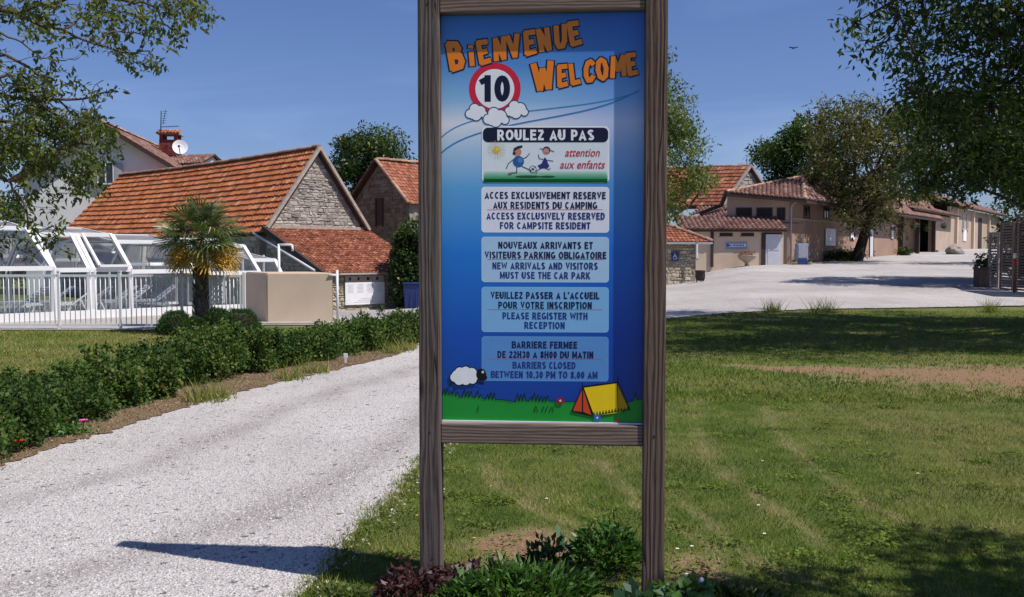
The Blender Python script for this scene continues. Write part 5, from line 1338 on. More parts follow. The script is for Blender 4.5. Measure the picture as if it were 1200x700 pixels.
# roof: hipped end
ovr = .9
c_r = Cn + wn_ * ovr + en * .5 + Z * eaz; c_l = Cn + ew * (EL + .1) + en * .5 + Z * (eaz + .5)
rdg0 = P(940, 208, 66.5)
rl = 42
def plane_tiles(name, p0, p1, p2, parent, mat, pitch=.34, wid=.26, p3=None):
    "canal tiles on the polygon p0(eave) p1(eave) p2 [p3] (ridge side)"
    e_ = (p1 - p0).normalized(); ref = p2 - p0; up_ = (ref - e_ * ref.dot(e_)); S__ = up_.length; sdn_ = -up_.normalized()
    pts2 = [((p - p0).dot(e_), -(p - p0).dot(sdn_)) for p in ([p0, p1, p2] + ([p3] if p3 is not None else []))]
    umin = min(a for a, b in pts2); umax = max(a for a, b in pts2)
    A_ = p0 + e_ * umin - sdn_ * S__
    return tile_roof(name, parent, A_, e_, sdn_, umax - umin, S__, pitch, wid, mat, .03, canal=True, mask=lambda u, v: inside(pts2, u + umin, S__ - v - .01))
plane_tiles('roof_hip', c_l, c_r, rdg0, mainb, M['tile_pink'])
slab('roof_boards', mainb, [c_l - Z * .03, c_r - Z * .03, rdg0 - Z * .03], .14, M['brown_wood'])
far_e = c_r + wv * rl; far_r = rdg0 + wv * (rl - 2)
plane_tiles('roof_front', c_r, far_e, far_r, mainb, M['tile_pink'], .4, .34, rdg0)
slab('roof_boards', mainb, [c_r - Z * .03, far_e - Z * .03, far_r - Z * .03, rdg0 - Z * .03], .14, M['brown_wood'])
bk_l = c_l + wv * rl
slab('roof_back', mainb, [c_l, rdg0, far_r, bk_l], .12, M['tile_pink'])
ridge_row('hip_tile', mainb, c_r + Z * .06, rdg0 + Z * .06, M['ridge'], .12, .36)
ridge_row('hip_tile', mainb, c_l + Z * .06, rdg0 + Z * .06, M['ridge'], .12, .36)
ridge_row('ridge_cap', mainb, rdg0 + Z * .06, far_r + Z * .06, M['ridge'], .12, .36)
for a, b in ((c_l, c_r), (c_r, far_e)):
    mb = MB(); mb.bar(a - Z * .14, b - Z * .14, .12, .16); mb.build('fascia', M['brown_wood'], mainb)
# downpipe at the corner
mb = MB(); q = Cn + (wn_ + en).normalized() * .14; mb.tube([q + Z * .6, q + Z * (eaz - .4), q + (wn_ + en) * .25 + Z * (eaz - .1)], .06, 8); mb.build('downpipe', M['old_metal'], mainb)
# left wing: dark rake going down to the left plus its lower tile roof
wl0 = c_l + Z * .05; wl1 = P(806, 256, 66)
mb = MB(); wm = P(845, 241, 65); mb.bar(wl0, wm, .2, .26); mb.bar(wm, wl1, .2, .22); mb.build('bargeboard', M['brown_wood'], mainb)
p0_ = P(800, 262, 64.5); p1_ = P(853, 262, 64.5); p2_ = P(851, 243, 68); p3_ = P(818, 246, 68)
plane_tiles('wing_roof', p0_, p1_, p2_, mainb, M['tile_pink'], .34, .26, p3_)
slab('roof_boards', mainb, [p - Z * .04 for p in (p0_, p1_, p2_, p3_)], .08, M['brown_wood'])
mb = MB(); mb.bar(P(806, 256.5, 65), P(846, 241.5, 67), .2, .14); mb.build('verge', M['verge'], mainb)
wq0 = P(800, 300, 66); wall_slab('wing_wall', mainb, Vector((wq0.x, 68.5, 0)), Vector((1, 0, 0)), [(0, 0), (3.4, 0), (3.4, 4.2), (0, 3.4)], .3, M['render_pink'], Vector((0, -1, 0)))
# front lean-to block
FD = 60.2; fl = P(806, 300, FD); fr2 = P(918, 300, FD); fz = P(860, 271, FD).z
fx0, fx1 = fl.x, fr2.x; e_x = Vector((1, 0, 0)); n_y = Vector((0, -1, 0))
wall_slab('lean_to_wall', mainb, Vector((fx0, FD, 0)), e_x, [(0, 0), (fx1 - fx0, 0), (fx1 - fx0, fz), (0, fz)], .3, M['render_tan'], n_y)
wall_slab('lean_to_side', mainb, Vector((fx1, FD, 0)), Vector((0, 1, 0)), [(.31, 0), (2.4, 0), (2.4, fz + .2), (.31, fz)], .3, M['render_pink'], e_x)
a0_ = Vector((fx0 - .5, FD - .35, fz + .08)); a1_ = Vector((fx1 + .15, FD - .35, fz + .08)); a2_ = Vector((fx1 + .15, FD + 2.2, fz + .95)); a3_ = Vector((fx0 - .5, FD + 2.2, fz + .95))
plane_tiles('lean_to_roof', a0_, a1_, a2_, mainb, M['tile_pink'], .34, .29, a3_)
slab('lean_to_boards', mainb, [p - Z * .03 for p in (a0_, a1_, a2_, a3_)], .1, M['brown_wood'])
for px, pw in ((851, 15), (876, 15)):
    q = P(px, 275, FD - .012); mb = MB(); mb.box(q, (pw / 1150 * FD, .03, .2)); v_ = mb.build('vent_opening', M['black'], mainb)
    mb = MB(); mb.box(q + Vector((0, -.02, -.13)), (pw / 1150 * FD + .1, .06, .05)); mb.build('sill', M['render_pink'], v_)
q = P(834.5, 292, FD - .06); mb = MB(); zb = P(834, 313, FD).z; mb.box((q.x, FD - .06, (zb + fz) / 2), (.16, .1, fz - zb)); mb.build('timber_post', M['brown_wood'], mainb)
# door
dqx = P(906, 300, FD).x; dz0 = H(dqx, FD); mb = MB(); mb.box((dqx, FD - .025, dz0 + 1.0), (.95, .05, 2.0)); dr = mb.build('door', M['white_door'], mainb)
mb = MB()
for kz in (.5, 1.4): mb.rbox((dqx, FD - .055, dz0 + kz), (.7, .02, .75), .006)
mb.build('panel', M['white_door'], dr)
mb = MB(); mb.tube([(dqx - .38, FD - .07, dz0 + 1.0), (dqx - .28, FD - .07, dz0 + 1.0)], .018, 6); mb.build('handle', M['metal'], dr)
jx = P(894.5, 300, FD).x; mb = MB(); mb.box((jx, FD - .03, dz0 + 1.05), (.26, .06, 2.1)); mb.box((dqx, FD - .03, dz0 + 2.06), (1.05, .06, .1)); mb.build('door_frame', M['brown_wood'], dr)
# blue arrow sign on the wall
q = P(863, 288, FD - .03)
bs_ = thing('wall_sign', 'long pale blue sign plate on the tan wall above the flower bowl', 'sign', tuple(q))
mb = MB(); mb.rbox(q, (1.3, .03, .42), .01); mb.build('plate', M['blue_pale'], bs_)
mb = MB(); mb.rbox(q + Vector((.05, -.02, .02)), (1.05, .01, .18), .004); mb.build('white_band', M['white_matt'], bs_)
mb = MB(); mb.prism([q + Vector((-.62, -.022, .02)), q + Vector((-.48, -.022, .13)), q + Vector((-.48, -.022, -.09))], (0, -.006, 0)); mb.box(q + Vector((-.4, -.024, .02)), (.16, .006, .07)); mb.build('arrow', M['blue_plastic'], bs_)
mb = MB()
for k in range(8): mb.box(q + Vector((-.2 + k * .09, -.027, .02)), (.05, .006, .09 + .03 * (k % 2)))
mb.build('lettering', M['blue_plastic'], bs_)
# flower bowl
q = P(875, 313, FD - .8); qz = H(q.x, q.y)
fb = thing('flower_bowl', 'pale stone bowl planter with red flowers on a pedestal before the tan wall', 'planter', (q.x, q.y, qz))
mb = MB(); mb.lathe((q.x, q.y, qz), [(.0, .0), (.28, 0), (.28, .06), (.13, .1), (.11, .3), (.2, .38), (.48, .56), (.56, .74), (.58, .78), (.52, .78), (.44, .68), (0, .66)], 20); mb.build('bowl', M['terracotta'], fb)
mb = MB()
for k in range(260):
    a = rnd.random() * 6.28; rr = rnd.random() ** .5 * .5; hh = .72 + rnd.random() * .28
    c = Vector((q.x + rr * math.cos(a), q.y + rr * math.sin(a), qz + hh)); d = Vector((rnd.gauss(0, 1), rnd.gauss(0, 1), rnd.gauss(0, 1))).normalized(); s = d.cross(Z).normalized()
    mb.face([c, c + d * .05 + s * .03, c + d * .1, c + d * .05 - s * .03], 1 if rnd.random() < .3 else 0)
mb.build('flowers', [M['leaf_dark'], M['red_petal']], fb, kind='raw')

# facade furniture
def facade_box(name, label, cat, px, py, w_, h_, mat, th=.05, inner=None):
    q, _ = onfac(px, py, .03 + th / 2); t = thing(name, label, cat, tuple(q)); mb = MB(); mb.rbox(q, (w_, th, h_), .01, (wv, wn_, Z)); mb.build('panel', mat, t)
    mb = MB()
    for z_ in (-h_ / 2, h_ / 2): mb.box(q + wn_ * .01 + Z * z_, (w_ + .06, th, .04), (wv, wn_, Z))
    for u_ in (-w_ / 2, w_ / 2): mb.box(q + wn_ * .012 + wv * u_, (.04, th, h_ - .04), (wv, wn_, Z))
    mb.build('frame', M['metal'], t)
    mb = MB()
    for r_0 in range(max(1, int(h_ / .16) - 1)): mb.box(q + wn_ * (th / 2 + .004) + Z * (h_ / 2 - .16 - r_0 * .15) + wv * rnd.uniform(-.05, .05), (w_ * rnd.uniform(.5, .8), .006, .05), (wv, wn_, Z))
    mb.build('print_block', M['grey_print'], t)
    return t
facade_box('notice_board', 'large white notice board on the shaded beige wall behind the walnut tree', 'notice board', 971.5, 278, 2.35, 1.15, M['white_matt'])
facade_box('notice_board', 'small pale notice left of the walnut trunk and right of the large notice board', 'notice board', 997.5, 275, 1.15, .75, M['white_matt'])
facade_box('notice_board', 'upright white notice near the right corner of the beige building', 'notice board', 1044, 272, .75, 1.1, M['white_matt'])
q, _ = onfac(1020, 300, .03); mb = MB(); gz = H(q.x, q.y); mb.box(Vector((q.x, q.y, gz + 1.15)), (.95, .05, 2.3), (wv, wn_, Z)); dr = mb.build('door', M['white_door'], mainb)
mb = MB()
for k in (-1, 1): mb.box(Vector((q.x, q.y, gz + 1.2)) + wv * .55 * k, (.14, .08, 2.4), (wv, wn_, Z))
mb.box(Vector((q.x, q.y, gz + 2.38)), (1.0, .08, .14), (wv, wn_, Z)); mb.build('door_frame', M['brown_wood'], dr)
# gas bottle cage / blue cabinet
q = P(939, 312, 61.0); qz = H(q.x, q.y)
vm = thing('drinks_cabinet', 'tall blue and white cabinet standing against the beige wall near the corner', 'cabinet', (q.x, q.y, qz))
mb = MB(); mb.rbox((q.x, q.y, qz + .72), (.66, .6, 1.42), .03); mb.build('body', M['blue_pale'], vm)
mb = MB(); mb.rbox((q.x, q.y - .3, qz + .95), (.54, .04, .8), .01); mb.build('glass_front', M['old_metal'], vm)
mb = MB(); mb.rbox((q.x, q.y - .3, qz + .3), (.56, .04, .4), .01); mb.build('lower_panel', M['blue_plastic'], vm)
for (px, d_, lb, m_) in ((931, 60.6, 'small yellowish garden pot at the left foot of the blue cabinet', 'yellow_petal'), (948, 60.8, 'small pale pot at the right foot of the blue cabinet', 'terracotta')):
    q = P(px, 312, d_); qz = H(q.x, q.y); pt_ = thing('flower_pot', lb, 'pot', (q.x, q.y, qz))
    mb = MB(); mb.lathe((q.x, q.y, qz), [(0, 0), (.1, 0), (.15, .25), (.17, .25), (.17, .3), (.13, .3), (0, .26)], 12); mb.build('pot', M['terracotta'], pt_)
    mb = MB()
    for k in range(60):
        c = Vector((q.x, q.y, qz + .28)); d = Vector((rnd.gauss(0, 1), rnd.gauss(0, 1), abs(rnd.gauss(0, 1)) + .4)).normalized() * .26; s = d.cross(Z).normalized() * .03; mb.face([c, c + d * .5 + s, c + d, c + d * .5 - s], 1 if k % 4 == 0 else 0)
    mb.build('plant', [M['leaf_dark'], M[m_]], pt_, kind='raw')
# open shed bays
q57, t57 = onfac(1057); q1090, t90 = onfac(1090); q1112, t112 = onfac(1112)
shz = P(1075, 249, q57.y + 5).z
wall_slab('shed_back_wall', mainb, Cn - wn_ * 1.6, wv, [(tA, 0), (t112, 0), (t112, shz + .4), (tA, shz + .4)], .3, M['render_shaded'], wn_)
wall_slab('shed_wall', mainb, Cn, wv, [(t90 + .25, 0), (t112, 0), (t112, shz), (t90 + .25, shz)], .3, M['render_pink'], wn_)
for px in (1052, 1071, 1090):
    q, t = onfac(px); gz = H(q.x, q.y); mb = MB(); mb.box(Vector((q.x, q.y, (gz + shz) / 2)) + wn_ * .25, (.34, .34, shz - gz), (wv, wn_, Z)); mb.build('shed_post', M['brown_wood'], mainb)
a = Cn + wv * (tA - .3) + wn_ * 1.0 + Z * (shz + .1); b = Cn + wv * (t112 + .6) + wn_ * 1.0 + Z * (shz + .1); c = b - wn_ * 3.2 + Z * .95; d = a - wn_ * 3.2 + Z * .95
plane_tiles('shed_roof', a, b, c, mainb, M['tile_pink'], .4, .34, d); slab('roof_boards', mainb, [p - Z * .03 for p in (a, b, c, d)], .1, M['brown_wood'])
mb = MB(); q, t = onfac(1101); mb.box(Cn + wv * ((t90 + t112) / 2 + .3) + wn_ * .3 + Z * (H(q.x, q.y) + .08), (t112 - t90, .7, .3), (wv, wn_, Z)); mb.build('plinth', M['concrete'], mainb)
# far annex with white columns
q, t1150 = onfac(1150); axz = P(1130, 238, 98).z
ann = thing('annex_building', 'far beige annex with white framed glazing and pale columns at the end of the yard', 'building', tuple(onfac(1115)[0]))
wall_slab('wall', ann, Cn, wv, [(t112 + .05, 0), (t1150 + 14, 0), (t1150 + 14, axz), (t112 + .05, axz)], .3, M['render_pink'], wn_)
a = Cn + wv * (t112 + .2) + wn_ * .8 + Z * (axz + .05); b = a + wv * (t1150 - t112 + 15); c = b - wn_ * 4 + Z * 1.6; d = a - wn_ * 4 + Z * 1.6
plane_tiles('roof', a, b, c, ann, M['tile_pink'], .5, .45, d); slab('roof_boards', ann, [p - Z * .03 for p in (a, b, c, d)], .12, M['brown_wood'])
slab('roof_back', ann, [c, d, d - wn_ * 4 - Z * 1.6, c - wn_ * 4 - Z * 1.6], .1, M['tile_pink'])
for px in (1118, 1137.5, 1156):
    q, t = onfac(px, None, .15); gz = H(q.x, q.y); mb = MB(); mb.box(Vector((q.x, q.y, (gz + axz) / 2)), (.55, .3, axz - gz), (wv, wn_, Z)); mb.build('column', M['render_tan'], ann)
for px in (1127, 1132):
    q, t = onfac(px, 261, .03); window_at(q, wv, wn_, .8, 1.5, ann, True, M['white_paint'])
q, t = onfac(1129, 276, .05); mb = MB(); mb.box(q, (1.9, .06, 1.3), (wv, wn_, Z)); mb.build('low_panel', M['white_matt'], ann)
q, t = onfac(1147, 275, .03); mb = MB(); mb.box(q, (2.4, .05, 4.0), (wv, wn_, Z)); mb.build('garage_opening', M['brown_wood'], ann)
# rock
q = P(1120, 290, 88); gz = H(q.x, q.y)
bm = bmesh.new(); bmesh.ops.create_icosphere(bm, subdivisions=3, radius=1)
for v in bm.verts:
    n_ = mn.noise(v.co * 1.3) * .35 + mn.noise(v.co * 4) * .1; v.co *= (1 + n_); v.co.x *= .8; v.co.y *= .7; v.co.z = v.co.z * .62 + .4
me = bpy.data.meshes.new('boulder'); bm.to_mesh(me); bm.free(); me.materials.append(M['rock'])
bo = link('boulder', me, None, (q.x, q.y, gz)); tag(bo, 'rounded grey boulder at the end of the shed wall', 'rock')

# ================================================================== FAR BARN right of the sign
fA = P(878, 195.5, 85); ff = Vector((fA.x, fA.y, 0)); fg = Vector((.86, .5, 0)).normalized(); fr_ = Vector((-fg.y, fg.x, 0)); 
fr_ = Vector((-.93, .36, 0)).normalized(); fh = 2.9; fez = fA.z - 3.2
fbn = thing('far_barn', 'distant barn with an orange tiled roof and small rubble gable above the long building', 'barn', (ff.x, ff.y, 2))
fO = ff - fg * fh; fnn = Vector((fg.y, -fg.x, 0))
wall_slab('gable_wall', fbn, fO, fg, [(0, 0), (2 * fh, 0), (2 * fh, fez), (fh, fA.z - .1), (0, fez)], .4, M['mortar'], fnn)
stones('stone', fbn, fO, fg, [(.1, 4), (2 * fh - .1, 4), (2 * fh - .1, fez), (fh, fA.z - .3), (.1, fez)], M['stone'], .42, .24, fnn, .05)
for sg_ in (-1, 1):
    sv = (fg * sg_ * fh - Z * 3.2).normalized(); hp = math.hypot(fh, 3.2) + .3; t0 = ff + Z * (fA.z + .04) + fnn * .2
    tile_roof('roof', fbn, t0, fr_, sv, 13, hp, .42, .34, M['tile_brown'], .08)
    slab('roof_boards', fbn, [t0 - Z * .04, t0 + fr_ * 13 - Z * .04, t0 + fr_ * 13 + sv * hp - Z * .04, t0 + sv * hp - Z * .04], .06, M['brown_wood'])
    mb = MB(); mb.bar(t0 + Z * .05, t0 + sv * hp + Z * .05, .25, .16); mb.build('verge', M['verge'], fbn)
ridge_row('ridge_cap', fbn, ff + Z * (fA.z + .1), ff + fr_ * 13 + Z * (fA.z + .1), M['ridge'], .15, .45)
mb = MB(); mb.tube([ff + Z * fA.z + fr_ * .2, ff + Z * (fA.z + .9) + fr_ * .2], .03, 5); mb.build('lightning_rod', M['black'], fbn)

# ================================================================== SLATTED SCREENS (right)
def screen(px0, px1, pyt, pyb, d0, d1, label, pitch=.075, mat='slat'):
    a = P(px0, pyb, d0); b = P(px1, pyb, d1); a.z = H(a.x, a.y); b.z = H(b.x, b.y); top = P(px0, pyt, d0).z
    t = thing('slatted_screen', label, 'fence', tuple(a)); e_ = Vector((b.x - a.x, b.y - a.y, 0)); L = e_.length; e_.normalize(); n_ = Vector((e_.y, -e_.x, 0))
    z0_ = min(a.z, b.z) - .05
    for u in (0.04, L - .04):
        mb = MB(); mb.box(Vector((a.x, a.y, (z0_ + top) / 2)) + e_ * u, (.08, .08, top - z0_), (e_, n_, Z)); mb.build('post', M[mat], t)
    me = None; k = 0; z = z0_ + .18
    while z < top - .04:
        if me is None:
            mb = MB(); mb.box((0, 0, 0), (L - .09, .022, pitch * .62), (e_, n_, Z)); o = mb.build('slat', M[mat], None); me = o.data
        else: o = bpy.data.objects.new('slat', me); COL.objects.link(o)
        o.parent = t; o.location = Vector((a.x, a.y, z)) + e_ * L / 2 + n_ * rnd.gauss(0, .004) - world_org(t); o.rotation_euler = (0, rnd.gauss(0, .006), 0)
        z += pitch
    mb = MB(); mb.box(Vector((a.x, a.y, top - .01)) + e_ * L / 2, (L + .02, .1, .06), (e_, n_, Z)); mb.build('cap_rail', M[mat], t)
    return t
screen(1158, 1170.5, 273, 333, 37.0, 36.6, 'narrow slatted wooden screen with a light frame at the yard corner', .11, 'slat_pale')
screen(1172, 1187, 262, 340, 36.4, 34.8, 'dark slatted wooden screen left of the pole with a red tag', .1)
screen(1190, 1240, 252, 343, 34.6, 31.5, 'dark slatted wooden screen at the right edge of the photo', .1)
q = P(1188.5, 340, 34.2); gz = H(q.x, q.y); tp = P(1188.5, 262, 34.2).z
po = thing('marker_pole', 'thin wooden pole with a red tag between two slatted screens', 'pole', (q.x, q.y, gz))
mb = MB(); mb.tube([(q.x, q.y, gz - .1), (q.x, q.y, tp)], .05, 8); mb.build('pole', M['slat'], po)
mb = MB(); z_ = P(1188.5, 307, 34.2).z; mb.lathe((q.x, q.y, z_ - .1), [(.05, 0), (.056, 0), (.056, .2), (.05, .2)], 10); mb.build('tag', M['red_petal'], po)
mb = MB(); mb.lathe((q.x, q.y, z_ + .12), [(.05, 0), (.056, 0), (.056, .18), (.05, .18)], 10); mb.build('tag', M['white_matt'], po)
q = P(1151, 333, 37.2); gz = H(q.x, q.y)
cb = thing('storage_box', 'low grey brown box standing in front of the slatted screens', 'box', (q.x, q.y, gz))
mb = MB(); mb.rbox((q.x, q.y, gz + .38), (.46, .5, .78), .02); mb.build('body', M['slat'], cb)
mb = MB(); mb.rbox((q.x, q.y, gz + .8), (.52, .56, .06), .015); mb.build('lid', M['slat'], cb)
for k in range(4):
    mb = MB(); mb.box((q.x - .165 + k * .11, q.y - .255, gz + .4), (.095, .02, .7)); mb.build('board', M['slat'], cb)

# ================================================================== VEGETATION
def leaf_quads(C, size, r, droop=.25, width=.42, up=.3, ldir=None, rot_spread=1.0):
    "rhombic folded leaves at the centres C (n,3)"
    n_ = len(C); d = r.normal(0, 1, (n_, 3)) * rot_spread
    if ldir is not None: d = d + ldir
    d[:, 2] -= droop; d /= np.linalg.norm(d, axis=1, keepdims=True) + 1e-9
    nr = r.normal(0, 1, (n_, 3)); nr[:, 2] += up * 3
    s = np.cross(d, nr); s /= np.linalg.norm(s, axis=1, keepdims=True) + 1e-9
    nn = np.cross(s, d)
    L = size * r.uniform(.6, 1.35, n_)[:, None]; W = L * width
    a = C; b = C + d * L * .45 + s * W * .5 + nn * L * .06; c = C + d * L - nn * L * .08; e = C + d * L * .45 - s * W * .5 + nn * L * .06
    V = np.stack([a, b, c, e], 1).reshape(-1, 3); Q = np.arange(4 * n_).reshape(-1, 4)
    return V, Q
def clump_leaves(centres, radii, per, size, r, flat=.75, hollow=.0, **kw):
    Cs = []; base_t = []
    for c, rad in zip(centres, radii):
        k = max(3, int(per * (rad / np.mean(radii)) ** 2))
        p = r.normal(0, .5, (k, 3)); ln = np.linalg.norm(p, axis=1); p = p / (ln[:, None] + 1e-9) * (np.minimum(ln, 1.15) ** .8)[:, None]
        p[:, 2] *= flat; Cs.append(np.array(c)[None] + p * rad); base_t.append(np.full(k, r.uniform(-.22, .22)))
    C = np.concatenate(Cs); bt = np.concatenate(base_t)
    V, Q = leaf_quads(C, size, r, **kw)
    t = np.clip(.45 + bt + r.normal(0, .18, len(Q)), 0, 1)
    return V, Q, t
def limb(mb, p, q, r0, r1, bend=.15, seg=6, sides=5, sagz=0):
    p = Vector(p); q = Vector(q); L = (q - p).length
    o1 = Vector((rnd.gauss(0, 1), rnd.gauss(0, 1), rnd.gauss(0, 1))) * L * bend * .5; pts = []; rad = []
    for i in range(seg + 1):
        t = i / seg; m = math.sin(math.pi * t)
        jt = Vector((rnd.gauss(0, 1), rnd.gauss(0, 1), rnd.gauss(0, 1))) * L * .012 * (1 if 0 < i < seg else 0)
        pts.append(p.lerp(q, t) + o1 * m + Z * sagz * m + jt); rad.append(r0 * (1 - t) + r1 * t)
    mb.tube(pts, rad, sides, cap=False); return pts
def tree(name, label, cat, base, clumps, fork, leafmat_, barkmat, tr, leaf, per, twig=5, group=None, shape=None, seed=1, droop=.25, width=.42, limbs=9, tw_r=.012, trunk_pts=None):
    r = np.random.default_rng(seed); base = Vector(base); fork = Vector(fork)
    t = thing(name, label, cat, tuple(base), group)
    mb = MB(); pts = trunk_pts or [base - Z * .2, base + Z * .15, base.lerp(fork, .4) + Vector((rnd.gauss(0, .05), 0, 0)), fork]
    rr = [tr * 1.35, tr * 1.1, tr * .85, tr * .7] if len(pts) == 4 else [tr * (1.2 - .6 * i / (len(pts) - 1)) for i in range(len(pts))]
    mb.tube(pts, rr, 12, cap=False)
    cs = [Vector(c[0]) for c in clumps]; rs = [c[1] for c in clumps]
    # main limbs go to a spread subset, the other clumps hang on the nearest limb
    order = list(range(len(cs))); rnd.shuffle(order); mains = []
    for i in order:
        if len(mains) >= limbs: break
        if all((cs[i] - cs[j]).length > 1.0 * rs[i] for j in mains): mains.append(i)
    nodes = [(fork, tr * .7)]
    for i in mains:
        pp = limb(mb, fork, cs[i], tr * .42, tr * .10, .22, 8, 6, sagz=.03 * (cs[i] - fork).length)
        for k, p in enumerate(pp[2:]): nodes.append((p, tr * .42 * (1 - k / 8) + .01))
    for i in order:
        if i in mains: continue
        best = min(nodes, key=lambda nd: (nd[0] - cs[i]).length + .3 * max(0, (nd[0].z - cs[i].z)))
        r0 = min(best[1] * .7, tr * .16); pp = limb(mb, best[0], cs[i], r0, tw_r, .2, 5, 4)
        nodes.append((pp[-2], r0 * .6)); nodes.append((pp[3], r0 * .8))
    for c, rad in zip(cs, rs):
        for k in range(twig):
            d = Vector((rnd.gauss(0, 1), rnd.gauss(0, 1), rnd.gauss(0, .7))).normalized(); limb(mb, c - d * rad * .1, c + d * rad * rnd.uniform(.6, 1.0), tw_r, tw_r * .35, .2, 3, 3)
    mb.build('trunk', M[barkmat], t)
    V, Q, ti = clump_leaves([tuple(c) for c in cs], rs, per, leaf, r, droop=droop, width=width)
    np_mesh('crown', V, Q, ti, M[leafmat_], t)
    return t
def ell_clumps(c, rad, n_, cr, r, shell=.5, keepf=None):
    o = []; c = np.array(c); rad = np.array(rad); tries = 0
    while len(o) < n_ and tries < 20000:
        tries += 1; p = r.normal(0, 1, 3); p /= np.linalg.norm(p); q = c + p * rad * (shell + (1 - shell) * r.random() ** .6)
        if keepf and not keepf(q): continue
        o.append((tuple(q), cr * r.uniform(.6, 1.35)))
    return o
rg = np.random.default_rng(77)

# --- upper left overhanging tree: limb paths read from the photo at about 11 m
def path3(pts, d0, d1):
    n_ = len(pts) - 1; return [P(px, py, d0 + (d1 - d0) * i / n_) for i, (px, py) in enumerate(pts)]
lt = thing('overhanging_tree', 'loose leafy walnut tree reaching into the upper left of the photo', 'tree', (-8.8, 10.2, 0))
mb = MB(); fk = Vector((-8.4, 10.3, 2.6))
mb.tube([(-8.8, 10.2, -.2), (-8.8, 10.2, .3), (-8.7, 10.2, 1.4), fk], [.32, .26, .22, .2], 12, cap=False)
LP_ = [([(-160, 60), (-60, 30), (0, 12), (20, 14), (48, 6), (70, 8)], .05), ([(20, 14), (55, 32), (75, 36), (110, 52), (150, 62), (176, 60)], .018), ([(48, 6), (100, -8), (150, 2), (180, 8), (192, 28), (205, 38)], .02),
       ([(0, 40), (25, 50), (50, 68), (75, 72), (92, 68)], .010), ([(-100, 60), (-30, 60), (10, 66), (45, 88), (62, 96)], .03), ([(-120, 130), (-40, 110), (20, 112), (70, 118), (100, 116), (124, 108)], .03),
       ([(-120, 150), (-40, 130), (20, 145), (60, 160), (90, 168), (115, 170)], .03), ([(-120, 160), (-50, 170), (0, 150), (20, 165), (40, 190), (60, 210), (68, 232)], .022), ([(-100, 190), (-20, 200), (10, 215), (30, 240), (38, 268), (55, 285)], .02),
       ([(75, 36), (90, 22), (120, 18), (140, 8)], .010), ([(150, 2), (190, -10), (215, 4), (238, 12)], .012), ([(70, 118), (85, 135), (110, 140), (120, 150)], .010), ([(-40, 100), (10, 85), (30, 100), (60, 130), (85, 150)], .02),
       ([(110, 52), (125, 40), (150, 38), (172, 42)], .008), ([(-20, 90), (-5, 130), (5, 170), (-10, 220), (5, 250)], .02), ([(-80, 20), (-20, -10), (40, -20), (100, -30), (160, -25)], .03)]
cl_c = []; cl_r = []
rl_ = random.Random(5)
for k, (pp, rad) in enumerate(LP_):
    d0 = 10.6 + (k % 4) * .35; pts = path3(pp, d0, d0 + .5)
    if pp[0][0] < -60: pts = [fk + (pts[0] - fk) * .15] + pts
    sm = []
    for i in range(len(pts) - 1):
        for j in range(3):
            sm.append(pts[i].lerp(pts[i + 1], j / 3) + Vector((rl_.gauss(0, .012), rl_.gauss(0, .03), rl_.gauss(0, .012))))
    sm.append(pts[-1]); mb.tube(sm, [rad * (1 - .8 * i / len(sm)) + .003 for i in range(len(sm))], 6, cap=False)
    bare_ = k == 3
    for i, p in enumerate(sm[4:], 4):
        if bare_ and i > 3: 
            if rl_.random() < .5: limb(mb, p, p + Vector((rl_.gauss(.1, .1), rl_.gauss(0, .1), rl_.gauss(0, .06))), .004, .0015, .2, 3, 3)
            continue
        frac = i / len(sm)
        for _ in range(3 if frac > .45 else 2):
            if rl_.random() > .5: continue
            d = Vector((rl_.gauss(.05, .16), rl_.gauss(0, .16), rl_.gauss(-.02, .13)))
            e_ = p + d; limb(mb, p, e_, .005, .002, .2, 3, 3); cl_c.append(tuple(e_)); cl_r.append(rl_.uniform(.06, .12))
for (px, py, sx_, sy_, n_) in ((30, 20, 60, 24, 16), (105, 22, 40, 16, 8), (45, 140, 60, 32, 34), (20, 180, 35, 28, 20), (85, 150, 35, 22, 12), (215, 14, 20, 14, 8), (55, 190, 28, 22, 8), (105, 200, 22, 24, 16), (20, 120, 25, 16, 6), (-50, 100, 50, 90, 50), (20, 290, 22, 14, 3), (5, 250, 12, 20, 4)):
    for _ in range(n_):
        p = P(rl_.gauss(px, sx_ * .6), rl_.gauss(py, sy_ * .6), rl_.uniform(10.4, 12.4))
        e_ = p + Vector((rl_.gauss(0, .1), rl_.gauss(0, .1), rl_.gauss(.02, .08)))
        limb(mb, p + (Vector((-.25, 0, .1)) if rl_.random() < .7 else Vector((.1, 0, .15))), p, .006, .003, .25, 3, 3); cl_c.append(tuple(p)); cl_r.append(rl_.uniform(.09, .17))
mb.build('trunk', M['bark'], lt)
V, Q, ti = clump_leaves(cl_c, cl_r, 24, .080, np.random.default_rng(3), flat=.8, droop=.55, width=.42, up=.2)
np_mesh('crown', V, Q, ti, M['leaf_walnut'], lt)

